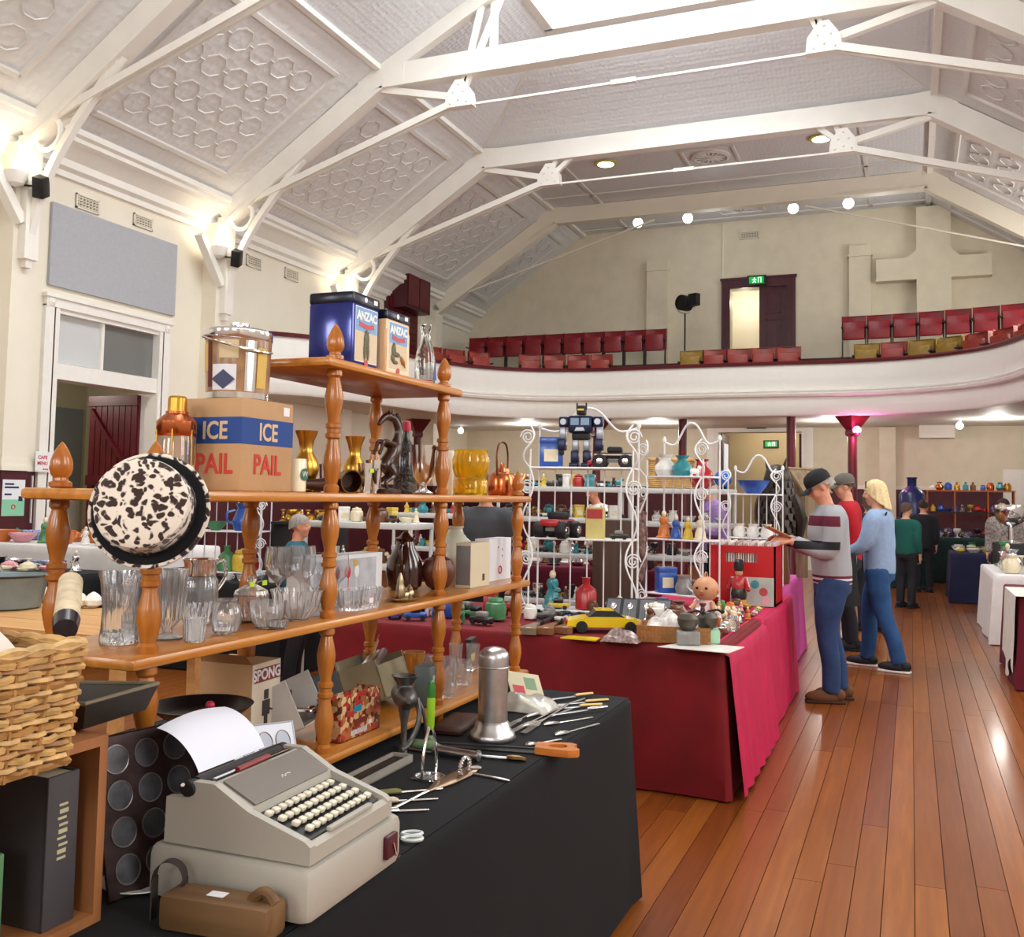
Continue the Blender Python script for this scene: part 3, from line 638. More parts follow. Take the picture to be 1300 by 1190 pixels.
# white hatch on the end wall at the right
b = B(); b.box(1.74, YE-.05, 0, 3.0, YE, 2.22); o = struct(b.build('door_3', white, smooth=False))
b = B(); b.box(1.9, YE-.07, .2, 2.84, YE-.05, 2.05); b.build('panel', white, o, smooth=False)
# wall pier at the right of the pink column
b = B(); b.box(-.62, YE-.25, 0, -.3, YE, 3.1); b.build('pilaster', cream_b, wall_end, smooth=False)
# stage lamp on a stand
t = thing('stage_lamp', 'black stage spotlight on a tripod stand in the balcony', 'spotlight', (-4.55, 20.9, 4.3))
b = B(); b.tube([(0, 0, .15), (0, 0, 1.25)], .018, 8); b.build('pole', black, t)
for k in range(3): a = k*2.1+.3; b = B(); b.tube([(0, 0, .4), (.32*math.cos(a), .32*math.sin(a), 0)], .012, 6); b.build('leg', black, t)
b = B(); b.tube(arc((0, 0, 1.45), .2, 200, 340, 10), .012, 6); b.build('yoke', steel, t)
b = B(); b.at((0, 0, 1.48), (PI/2, 0, -.5)); b.lathe([(.05, -.22), (.14, -.18), (.17, -.08), (.17, .14), (.15, .15), (.15, .12), (.02, .12)], 20); b.build('lamp_head', black, t)
b = B(); b.at((.1, -.08, 1.5), (0, 0, -.5)); b.box(.08, -.12, -.13, .3, .02, .13); b.build('barn_door', black, t, smooth=False)
# ---- cafe doorway in the left wall
dj = B(); w = .16
dj.box(XL-.3, DY0-.02, 0, XL+.06, DY0+.07, DZ); dj.box(XL-.3, DY1-.07, 0, XL+.06, DY1+.02, DZ); dj.box(XL-.02, DY0-w, 0, XL+.06, DY0, DZ+.02); dj.box(XL-.02, DY1, 0, XL+.06, DY1+w, DZ+.02)
dj.box(XL-.02, DY0-w, DZ, XL+.07, DY1+w, DZ+.12); dj.box(XL-.02, DY0-w-.03, DZ+.12, XL+.1, DY1+w+.03, DZ+.17); dj.box(XL-.3, DY0, 2.93, XL+.03, DY1, 3.14); dj.box(XL-.15, DY0, DZ-.06, XL+.03, DY1, DZ)
dj.box(XL-.12, (DY0+DY1)/2-.12, 3.14, XL-.02, (DY0+DY1)/2-.07, DZ)
d4 = struct(dj.build('door_4', white, smooth=False))
for k, y in enumerate((DY0-.08, DY1+.08)): b = B(); b.at((XL+.06, y, DZ+.06), (0, PI/2, 0)); b.lathe([(.055, 0), (.055, .02), (.035, .025), (.02, .04)], 16); b.build('corner_rosette', white, d4)
ym = (DY0+DY1)/2-.1
b = B(); b.box(XL-.08, DY0+.07, 3.16, XL-.07, ym, DZ-.06); b.build('pane', mat('frosted_pane', lin(205, 208, 208), .6), d4, smooth=False)
b = B(); b.box(XL-.08, ym, 3.16, XL-.07, DY1-.07, DZ-.06); b.build('pane', mat('grey_tinted_pane', lin(120, 122, 120), .06, coat=.5), d4, smooth=False)
b = B(); b.at((XL-.25, DY1-.06, 0), (0, 0, 0)); b.box(-.95, -.05, .02, 0, 0, 2.9); lf = b.build('door_leaf', maroon, d4, smooth=False)
b = B(); b.at((XL-.25, DY1-.06, 0))
for k in range(8): b.box(-.93+k*.116, -.065, .1, -.83+k*.116, -.05, 2.8)
b.build('boards', maroon, lf, smooth=False)
b = B(); b.at((XL-.25, DY1-.06, 0)); b.tube([(-.88, -.08, 2.7), (-.1, -.08, 1.75)], .04, 4); b.box(-.95, -.09, 2.75, 0, -.06, 2.9); b.box(-.95, -.09, 1.55, 0, -.06, 1.7); b.build('ledge', maroon, lf, smooth=False)
side = B(); side.box(XL-3.4, 8.2, 0, XL-3.3, 13.2, 3.4); side.box(XL-3.4, 8.1, 0, XL-.3, 8.2, 3.4); side.box(XL-3.4, 13.2, 0, XL-.3, 13.3, 3.4); side.box(XL-3.4, 8.1, 3.35, XL-.3, 13.3, 3.45); side.build('side_room', mat('side_room_wall', lin(205, 196, 170), .7), wall_left, smooth=False)
point('side_room_lamp', (XL-1.8, 10.4, 3.1), 34, (1, .95, .85), .12)
b = B(); b.box(XL-3.3, 11.6, 1.2, XL-3.26, 13.1, 2.9); tag(b.build('wall_board', mat('blue_grey_board', lin(138, 144, 150), .8), smooth=False), 'blue-grey notice board on the far wall of the cafe room', 'board')
b = B(); b.rbox(XL+.005, 9.26, 4.14, XL+.05, 11.6, 5.24, .008); tag(b.build('acoustic_panel', ply, smooth=False), 'big pale grey acoustic panel above the cafe doorway', 'panel')
# cafe sign and poster
t = thing('cafe_sign', 'small white sign reading CAFE MENU on the door frame', 'sign', (XL+.09, 9.26, 1.83), rot=(PI/2, 0, PI/2))
b = B(); b.box(-.12, -.13, 0, .12, .13, .006); b.build('card', mat('white_card', lin(240, 240, 240), .6), t, smooth=False)
pk = mat('pink_ink', lin(200, 40, 80), .6)
text('CAFE', .062, pk, t, (-.01, .055, .007), bold=.002); text('MENU', .058, pk, t, (-.01, -.02, .007), bold=.002); b = B(); [b.box(.0+.03*i, -.105, .006, .024+.03*i, -.085, .007) for i in range(3)]; b.build('small_print', pk, t, smooth=False, kind='stuff')
t = thing('notice_poster', 'white and green poster on the maroon pilaster base near the cafe door', 'poster', (XL+.302, 8.66, 1.37), rot=(PI/2, 0, PI/2))
b = B(); b.box(-.16, -.22, 0, .16, .22, .004); b.build('sheet', mat('poster_white', lin(232, 235, 238), .6), t, smooth=False)
b = B(); b.box(-.16, -.22, .004, .16, -.02, .006); b.build('green_block', mat('poster_green', lin(140, 205, 170), .6), t, smooth=False)
nv = mat('navy_ink', lin(30, 40, 90), .6)
b = B(); [b.box(-.13, z, .004, -.13+w_, z+.022, .006) for z, w_ in ((.155, .13), (.115, .2), (.03, .1))]; b.build('printed_lines', nv, t, smooth=False, kind='stuff')
b = B(); b.rbox(.07, -.04, .005, .13, .02, .008, .001); b.build('logo_square', nv, t); b = B(); b.ring((0, -.11, .007), .025, .006, 16, 5); b.build('logo_ring', pk, t)
b = B(); b.box(XL+.025, 9.15, 1.05, XL+.05, 9.165, 1.65); tag(b.build('wall_strip', white, smooth=False), 'thin white strip upright on the maroon dado near the poster', 'strip')
# ================================================================ BLACK TABLE, RACK AND ITS GOODS
def cloth(name, x0, x1, y0, y1, z, mm, label, amp=.03, flare=.04, zb=.01, r=.05, n=160, seed=1, group=None, cat='tablecloth', fold=9.):
    """cloth draped over a table top: flat top and hanging sides with folds"""
    rnd = random.Random(seed); ph = [rnd.uniform(0, 6.28) for _ in range(4)]
    per = []; L = [(x0, y0), (x1, y0), (x1, y1), (x0, y1)]
    W, D = x1-x0, y1-y0; tot = 2*(W+D)
    def pos(s):
        s = s % tot
        if s < W: return x0+s, y0, 0, -1
        s -= W
        if s < D: return x1, y0+s, 1, 0
        s -= D
        if s < W: return x1-s, y1, 0, 1
        s -= W
        return x0, y1-s, -1, 0
    rows = 14; b = B(); H = z-zb
    def f(u, v):
        s = u*tot; x, y, nx, ny = pos(s)
        cx, cy = min(max(x, x0+r), x1-r), min(max(y, y0+r), y1-r); dx, dy = x-cx, y-cy; l = math.hypot(dx, dy) or 1
        nx, ny = (dx/l, dy/l)
        w = math.sin(s*fold+ph[0])*.5+math.sin(s*fold*.53+ph[1])*.6+math.sin(s*fold*1.7+ph[2])*.25
        cn = min(1, abs(abs(nx)-abs(ny))*1.0); corner = 1-cn
        o = flare*v+amp*w*v**1.2+corner*.05*v
        if v == 0: return (cx+nx*(r-.012), cy+ny*(r-.012), z)
        return (cx+nx*(r+o), cy+ny*(r+o), z-.012-(H-.012)*((v-.07)/.93 if v > .07 else 0))
    b.grid(f, n, rows, closed=True)
    b.add([(x0+r*.3, y0+r*.3, z-.0005), (x1-r*.3, y0+r*.3, z-.0005), (x1-r*.3, y1-r*.3, z-.0005), (x0+r*.3, y1-r*.3, z-.0005)], [(0, 1, 2, 3)])
    o = b.build(name, mm, angle=60); tag(o, label, cat, group)
    return o
def trestle(x0, x1, y0, y1, z, label, group='draped tables'):
    t = thing('trestle_table', label, 'table', ((x0+x1)/2, (y0+y1)/2, 0), group=None)
    w, d = (x1-x0)/2-.06, (y1-y0)/2-.06; tm = mat('table_ply', lin(150, 120, 80), .6)
    b = B(); b.box(-w, -d, z-.04, w, d, z-.015); b.build('table_top', tm, t, smooth=False)
    for sx in (-1, 1):
        for sy in (-1, 1): b = B(); b.box(sx*w*.9-.02, sy*d*.9-.02, 0, sx*w*.9+.02, sy*d*.9+.02, z-.04); b.build('leg', tm, t, smooth=False)
navy_black = mat('black_cotton_cloth', lin(8, 9, 14), .95, var=.25, vscale=200)
TZ = .75
trestle(-2.25, -.985, -.2, 3.60, TZ, 'plain folding table hidden under the black cloth')
cloth('tablecloth', -2.28, -.975, -.25, 3.63, TZ, navy_black, 'black cotton tablecloth under the typewriter and cutlery', amp=.006, flare=.015, seed=3, fold=5)
oak = wave_mat('orange_varnished_pine', lin(176, 108, 36), lin(202, 136, 58), 26, 'Y', .32, coat=.35)
oak_p = wave_mat('orange_turned_pine', lin(158, 90, 26), lin(186, 116, 44), 30, 'Z', .28, coat=.45)
rack = thing('display_rack', 'orange pine display rack with turned posts standing on the black table', 'shelf rack', (-1.58, 2.6, TZ))
def R_(p): return (p[0]+1.58, p[1]-2.6, p[2]-TZ)
PY = [1.585, 2.25, 2.92, 3.60]; FX, BX = -1.45, -1.71
SHZ = [.785, 1.14, 1.475, 1.835]; TH = .025
for i, z in enumerate(SHZ):
    y0, y1 = (1.51, 3.67) if i < 3 else (2.17, 3.0)
    b = B(); b.rbox(-.165, y0-2.6, z-TZ, .165, y1-2.6, z+TH-TZ, .009); b.build('shelf', oak, rack)
def spindle(z0, z1):
    h = z1-z0; k = [(.019, 0), (.021, .02), (.021, .05), (.015, .07), (.02, .13), (.0255, .22), (.023, .3), (.0155, .4), (.015, .43), (.021, .445), (.021, .475), (.017, .485), (.017, .515), (.021, .525), (.021, .555), (.015, .57), (.0155, .6), (.023, .7), (.0255, .78), (.02, .87), (.015, .93), (.021, .95), (.021, .98), (.019, 1)]
    return [(r, z0+h*t) for r, t in k]
fin = [(.017, 0), (.024, .003), (.024, .012), (.016, .016), (.015, .022), (.021, .03), (.0245, .043), (.0225, .06), (.016, .078), (.008, .092), (.0015, .1)]
for i, y in enumerate(PY):
    for x in (FX, BX):
        q = R_((x, y, 0)); lev = [TZ]+[z for z in SHZ[:3]]+([SHZ[3]] if i in (1, 2) else [])
        b = B(); b.lathe([(.02, 0), (.022, .004), (.022, .035)], 14, (q[0], q[1], 0)); b.build('foot', oak_p, rack)
        for z0, z1 in zip(lev[1:], lev[2:]): b = B(); b.lathe(spindle(z0+TH-TZ, z1-TZ), 18, (q[0], q[1], 0)); b.build('post', oak_p, rack)
        b = B(); b.lathe([(r, z+lev[-1]+TH-TZ) for r, z in fin], 18, (q[0], q[1], 0)); b.build('finial', oak_p, rack)
Z0, Z1, Z2, Z3 = (z+TH+.0005 for z in SHZ)
def px_lathe(name, label, cat, p, prof, mm, n=24, k=None, group=None, part='body', fl=None, single=True, thick=0):
    """vessel whose profile is given in photo pixels; p is its base centre"""
    k = k or mpp(p); pr = [(r*k, z*k) for r, z in prof]
    if thick: pr = pr+[(max(.0005, r-thick), z) for r, z in pr[::-1] if z > pr[0][1]+thick]+[(.0005, pr[0][1]+thick*1.5)]
    b = B(); b.lathe(pr, n, fl=fl)
    if single: o = b.build(name, mm, loc=p); return tag(o, label, cat, group)
    t = thing(name, label, cat, p, group=group); b.build(part, mm, t); return t
def handle(t, pts, r, mm, name='handle', n=8):
    b = B(); b.tube(spline(pts, 6), r, n); return b.build(name, mm, t)
# ---------- hat on the front-left post
leo = mat('leopard_plush', (.8, .76, .7), .95, sheen=.3); nt = leo.node_tree; pp = nt.nodes['Principled BSDF']
tc = nt.nodes.new('ShaderNodeTexCoord'); vo = nt.nodes.new('ShaderNodeTexVoronoi'); vo.inputs['Scale'].default_value = 58; ns = nt.nodes.new('ShaderNodeTexNoise'); ns.inputs['Scale'].default_value = 24; ns.inputs['Detail'].default_value = 2
mx = nt.nodes.new('ShaderNodeMixRGB'); mx.inputs[0].default_value = .05; rp = nt.nodes.new('ShaderNodeValToRGB'); rp.color_ramp.elements[0].position = .42; rp.color_ramp.elements[0].color = lin(52, 34, 30)+(1,); rp.color_ramp.elements[1].position = .55; rp.color_ramp.elements[1].color = lin(222, 212, 200)+(1,)
nt.links.new(tc.outputs['Object'], mx.inputs[1]); nt.links.new(tc.outputs['Object'], ns.inputs['Vector']); nt.links.new(ns.outputs['Color'], mx.inputs[2]); nt.links.new(mx.outputs[0], vo.inputs['Vector']); nt.links.new(vo.outputs['Distance'], rp.inputs['Fac']); nt.links.new(rp.outputs[0], pp.inputs['Base Color'])
felt = mat('black_velvet', lin(12, 12, 18), .95)
hp = on(188, 1.462, -1.37)
hat = thing('plush_hat', 'leopard print plush hat with black velvet brim hung on a rack post', 'hat', hp, rot=(math.radians(78), math.radians(6), math.radians(28)), sc=.83)
b = B(); b.lathe([(.098, -.012), (.108, .0), (.104, .03), (.107, .06), (.103, .076), (.09, .085), (.05, .088), (.001, .089)], 40, fl=lambda a, z: 1+.012*math.sin(3*a+z*20)); b.build('crown', leo, hat)
b = B(); b.lathe([(.1, -.004), (.127, -.006), (.131, -.012), (.129, -.03), (.124, -.034), (.1, -.03), (.095, -.012)], 40); b.build('brim', felt, hat)
b = B(); b.ring((0, 0, -.014), .1335, .006, 40, 6); b.build('plush_edge', leo, hat)
b = B(); b.lathe([(.1085, .0), (.1095, .006), (.1085, .016)], 40, cap=False); b.build('hat_band', felt, hat)
for a in (-2.0, -1.72): b = B(); b.ell((.104*math.cos(a), .104*math.sin(a), .045), (.011, .006, .011), 12, 8); b.build('button', mat('ivory_button', lin(226, 220, 208), .35), hat)
# ---------- cocktail shaker
p = on(221, Z2, -1.60); k = mpp(p); copper = mat('copper', lin(196, 112, 70), .22, 1, var=.12, vscale=16); cg = mat('cut_glass', (.93, .95, .97), .05, trans=.92, ior=1.5)
t = thing('cocktail_shaker', 'glass cocktail shaker with copper cap and wire cage beside the ice pail box', 'shaker', p)
b = B(); b.lathe([(.03, 0), (.041, .006), (.043, .05), (.043, .125), (.038, .135)], 24); b.build('glass_body', cg, t)
b = B(); b.lathe([(.043, .125), (.046, .13), (.046, .16), (.034, .172), (.026, .178), (.026, .184)], 24); b.build('shoulder', copper, t)
b = B(); b.lathe([(.022, .184), (.022, .215), (.018, .22)], 20); b.build('cap', brassm, t)
for a in range(6): b = B(); an = a*PI/3; b.tube([(.044*math.cos(an), .044*math.sin(an), .01), (.0475*math.cos(an), .0475*math.sin(an), .07), (.045*math.cos(an), .045*math.sin(an), .14)], .002, 5); b.build('cage_wire', brassm, t)
# ---------- ice pail carton with the ice bucket on it
c0 = on(304, Z2, -1.465); BW, BD, BH = .215, .205, .222
cardb = mat('brown_carton', lin(186, 148, 108), .75, var=.06, vscale=10); bluei = mat('carton_blue', lin(34, 70, 140), .7); redi = mat('carton_red', lin(196, 62, 52), .7); cardi = mat('carton_print_cream', lin(214, 186, 150), .7)
t = thing('ice_pail_carton', 'cardboard carton printed ICE PAIL in blue and red under the ice bucket', 'box', (c0.x-BW/2, c0.y+BD/2, Z2))
b = B(); b.rbox(-BW/2, -BD/2, 0, BW/2, BD/2, BH, .002); b.build('carton', cardb, t)
b = B(); e = .0006; b.box(-BW/2-e, -BD/2-e, .112, BW/2+e, BD/2+e, .176); b.build('blue_band', bluei, t, smooth=False)
for w, z, mm_, sz in (('ICE', .142, cardi, .06), ('PAIL', .062, redi, .068)):
    text(w, sz, mm_, t, (.03, -BD/2-.0014, z), (PI/2, 0, 0), bold=.0012, sx=.86); text(w, sz, mm_, t, (BW/2+.0014, 0, z), (PI/2, 0, PI/2), bold=.0012, sx=.86)
b = B(); b.box(BW/2+.0006, .06, .19, BW/2+.0014, .085, .212); b.build('price_sticker', mat('sticker_white', lin(235, 235, 240), .6), t, smooth=False)
bk = (c0.x-BW/2+.01, c0.y+BD/2, Z2+BH+.001)
t = thing('ice_bucket', 'chrome ice bucket covered in collage labels with bail handle on the carton', 'ice bucket', bk)
b = B(); b.lathe([(.07, 0), (.076, .004), (.077, .018)], 32); b.build('base_rim', chrome, t)
coll = mat('brown_label_collage', lin(150, 112, 76), .3, coat=.5, var=.3, vscale=26)
b = B(); b.lathe([(.077, .018), (.081, .15)], 32, cap=False); b.build('body', coll, t)
b = B(); b.lathe([(.0815, .15), (.083, .152), (.083, .172), (.08, .174)], 32); b.build('top_band', chrome, t)
b = B(); b.lathe([(.08, .174), (.078, .178), (.012, .182), (.01, .188), (.024, .19), (.024, .196), (.004, .198)], 32); b.build('lid', chrome, t)
for a0, a1, z0, z1, mm_ in ((-2.55, -2.0, .07, .14, mat('label_gold', lin(205, 168, 70), .4)), (-1.75, -.95, .022, .085, mat('label_white', lin(215, 215, 222), .4)), (-.7, -.35, .02, .145, chrome), (-.3, .1, .03, .13, mat('label_gold', (1, 1, 1))), (-1.5, -.9, .1, .145, mat('label_cream', lin(200, 180, 140), .4)), (-2.0, -1.8, .03, .145, maroon)):
    b = B(); b.grid(lambda u, v: ((.0775+.004*((z0+(z1-z0)*v)-.018)/.132+.0006)*math.cos(a0+(a1-a0)*u), (.0775+.004*((z0+(z1-z0)*v)-.018)/.132+.0006)*math.sin(a0+(a1-a0)*u), z0+(z1-z0)*v), 8, 1); b.build('label', mm_, t)
b = B(); an = -1.35; b.T = Matrix.Translation((.0795*math.cos(an), .0795*math.sin(an), .048)) @ Euler((PI/2, 0, an+PI/2)).to_matrix().to_4x4(); b.prism([(-.03, 0), (0, .024), (.03, 0), (0, -.024)], 0, .001); b.build('navy_diamond', mat('label_navy', lin(30, 34, 80), .4), t)
b = B(); b.T = TM((0, 0, .145), (0, 0, .35)) @ TM((0, 0, 0), (.12, .25, 0)); b.tube([(.085*math.cos(a), -.0, 0) if 0 else (.088*math.cos(a), -.115*math.sin(a), 0) for a in [i*PI/16 for i in range(17)]], .003, 6); b.build('bail_handle', chrome, t)
# ---------- small metal things on the upper shelf
vase_pr = [(9, 0), (11, 2), (9, 6), (13, 16), (17, 28), (15, 40), (9, 50), (8, 56), (10, 66), (14, 76), (14.5, 78)]
px_lathe('brass_vase', 'brass vase with flared neck next to the ICE PAIL carton', 'vase', on(387, Z2, -1.63), vase_pr, brassm)
px_lathe('brass_vase', 'shorter brass vase just past the turned post by the carved horses', 'vase', on(449, Z2, -1.60), [(r*.88, z*.92) for r, z in vase_pr], brassm)
p = on(375, Z2, -1.50); t = px_lathe('cream_mug', 'cream mug with round green logo', 'mug', p, [(12, 0), (13, 1), (13, 41), (12.5, 42)], mat('cream_ceramic', lin(236, 226, 196), .3, coat=.4), single=False, thick=.002); k = mpp(p)
b = B(); b.at((0, 0, 0), (0, 0, -.1)); b.T = TM((13.1*k, 0, 22*k), (0, PI/2, 0)) ; b.lathe([(8*k, 0), (8*k, .0005)], 16); b.build('logo_disc', mat('logo_green', lin(40, 110, 80), .5), t); text('W', 11*k, mat('label_white', (1, 1, 1)), t, (13.1*k+.001, 0, 22*k), (PI/2, 0, PI/2))
t = thing('wooden_horn', 'dark brown horn lying on the upper shelf behind the cream mug', 'horn', on(408, Z2, -1.57)+Vector((0, 0, .028)), rz=1.2)
b = B(); b.tube(spline([(-.06, 0, -.004), (0, 0, -.006), (.08, .01, 0)], 6), [.012+.0012*i for i in range(13)], 12); b.build('horn_body', mat('dark_horn', lin(70, 38, 24), .4, var=.3), t)
b = B(); b.at((.08, .01, 0), (0, PI/2, 0)); b.lathe([(.0275, -.004), (.028, .004)], 14); b.build('horn_rim', brassm, t)
p = on(443, Z2, -1.50)+Vector((0, 0, .034)); t = thing('brass_bell_cup', 'dark brass goblet lying on its side with its mouth towards the aisle', 'goblet', p, rot=(0, math.radians(96), -.55))
b = B(); b.lathe([(.012, -.08), (.02, -.07), (.024, -.04), (.026, -.01), (.031, .012), (.034, .016), (.031, .016), (.024, -.008), (.02, -.06), (.001, -.065)], 26); b.build('bowl', mat('aged_brass', lin(118, 92, 58), .35, 1, var=.2), t)
b = B(); b.lathe([(.022, -.02), (.001, -.021)], 20); b.build('dark_inside', mat('goblet_inside', lin(60, 30, 20), .5), t)
for i, (q, xx, h, r, nm) in enumerate(((463, -1.50, 38, 9, 'silver beaker with a lime price tag beside the carved horses'), (474, -1.58, 42, 10, 'plain silver beaker behind the carved horses'), (414, -1.64, 36, 9, 'small dark silver beaker beside the horn'))):
    p = on(q, Z2, xx); t = px_lathe('silver_beaker', nm, 'beaker', p, [(r*.8, 0), (r, h*.6), (r*1.1, h)], chrome, single=False, thick=.0015, group='silver beakers')
    if i == 0: b = B(); b.T = TM((mpp(p)*r*1.05, 0, mpp(p)*h*.75), (0, 0, 0)); b.box(-.001, -.011, -.006, .001, .011, .006); b.build('price_tag', mat('lime_tag', lin(190, 220, 60), .6), t)
# carved horses
hw = mat('dark_carved_wood', lin(58, 34, 24), .3, var=.3, vscale=20, coat=.4)
p = on(492, Z2, -1.55); t = thing('carved_horse', 'dark carved wooden figure of a rearing horse with arched neck', 'figurine', p, rz=math.radians(70), sc=1.0)
b = B(); b.lathe([(.05, 0), (.052, .006), (.045, .014), (.02, .018)], 16, sy=.6); b.build('base', hw, t)
b = B()
b.tube(spline([(-.02, 0, .075), (-.005, 0, .1), (.018, 0, .13), (.03, 0, .165)], 5), [.018, .021, .024, .025, .025, .025, .024, .024, .024, .025, .025, .025, .024, .022, .02, .016], 12)
b.tube(spline([(.03, 0, .16), (.04, 0, .2), (.026, 0, .235), (.0, 0, .248)], 5), [.02, .018, .016, .015, .014, .014, .013, .013, .013, .012, .012, .012, .013, .013, .012, .01], 10)
b.tube(spline([(.0, 0, .25), (-.022, 0, .242), (-.045, 0, .218)], 4), [.013, .014, .014, .012, .011, .01, .009, .008, .006], 10)
b.tube([(.004, .008, .255), (.006, .01, .272)], [.005, .001], 6); b.tube([(.004, -.008, .255), (.006, -.01, .272)], [.005, .001], 6)
for s in (-1, 1):
    b.tube(spline([(-.012, s*.014, .09), (.012, s*.016, .06), (-.022, s*.016, .035), (-.012, s*.016, .012)], 4), [.018, .016, .014, .012, .011, .009, .008, .007, .006, .006, .006, .007, .008], 8)
    b.tube(spline([(.012, s*.012, .155), (-.03, s*.014, .165), (-.042, s*.014, .14), (-.05, s*.014, .125)], 4), [.012, .011, .01, .009, .008, .007, .006, .006, .006, .006, .006, .006, .006], 8)
b.build('horse_body', hw, t)
b = B(); b.tube(spline([(-.028, 0, .085), (-.055, 0, .07), (-.05, 0, .02)], 5), [.007, .008, .009, .01, .011, .011, .01, .009, .008, .006, .003], 8); b.build('tail', hw, t)
b = B(); b.tube(spline([(.046, 0, .18), (.052, 0, .215), (.03, 0, .258)], 4), .006, 6); b.build('mane', hw, t)
p = on(514, Z2, -1.68); t = px_lathe('textured_bottle', 'black knobbly glass bottle with red and white cap behind the carved horse', 'bottle', p, [(14, 0), (15, 3), (15, 48), (11, 60), (5, 68), (5, 80)], mat('black_glass', lin(12, 12, 14), .12, coat=.8, bump=.9, bscale=60), single=False, part='body'); k = mpp(p)
b = B(); b.lathe([(5.5*k, 80*k), (6*k, 84*k), (5*k, 92*k), (2*k, 93*k)], 14); b.build('cap', mat('cap_red', lin(190, 40, 70), .4), t)
px_lathe('silver_goblet', 'tall silver goblet on a short foot beside the last front post', 'goblet', on(537, Z2, -1.52), [(12, 0), (13, 2), (6, 6), (4, 10), (7, 14), (13, 22), (16, 40), (18, 62)], chrome, thick=.002)
px_lathe('ivory_candle', 'slim ivory vase behind the right front post of the rack', 'vase', on(571, Z2, -1.68), [(4, 0), (5, 8), (4, 30), (5, 50), (4, 56)], mat('ivory_wax', lin(235, 230, 215), .5))
amber = mat('amber_glass', lin(252, 214, 50), .04, trans=.82, ior=1.45)
p = on(597, Z2, -1.55); t = px_lathe('amber_jug', 'yellow amber glass jug with ribbed base and loop handle', 'jug', p, [(21, 0), (22, 3), (22, 18), (19, 22), (23, 32), (24, 44), (21, 54), (22, 57)], amber, single=False, thick=.003, fl=lambda a, z: 1+(.03*math.cos(18*a) if z < .05 else 0)); k = mpp(p)
handle(t, [(5*k, 20*k, 50*k), (6*k, 32*k, 48*k), (6*k, 31*k, 34*k), (5*k, 22*k, 26*k)], 3*k, amber)
p = on(637, Z2, -1.55); t = px_lathe('copper_kettle', 'small copper kettle with a tall hoop handle at the end of the upper shelf', 'kettle', p, [(17, 0), (18, 2), (18, 22), (15, 28), (10, 30), (9, 34), (3, 36), (3, 40), (1, 42)], copper, single=False); k = mpp(p)
handle(t, [(0, -16*k, 26*k), (0, -18*k, 50*k), (0, -10*k, 66*k), (0, 10*k, 66*k), (0, 18*k, 50*k), (0, 16*k, 26*k)], 1.3*k, mat('dark_copper', lin(110, 66, 44), .4, 1)); handle(t, [(14*k, 8*k, 10*k), (22*k, 14*k, 20*k), (25*k, 16*k, 28*k)], 2.5*k, copper, 'spout')
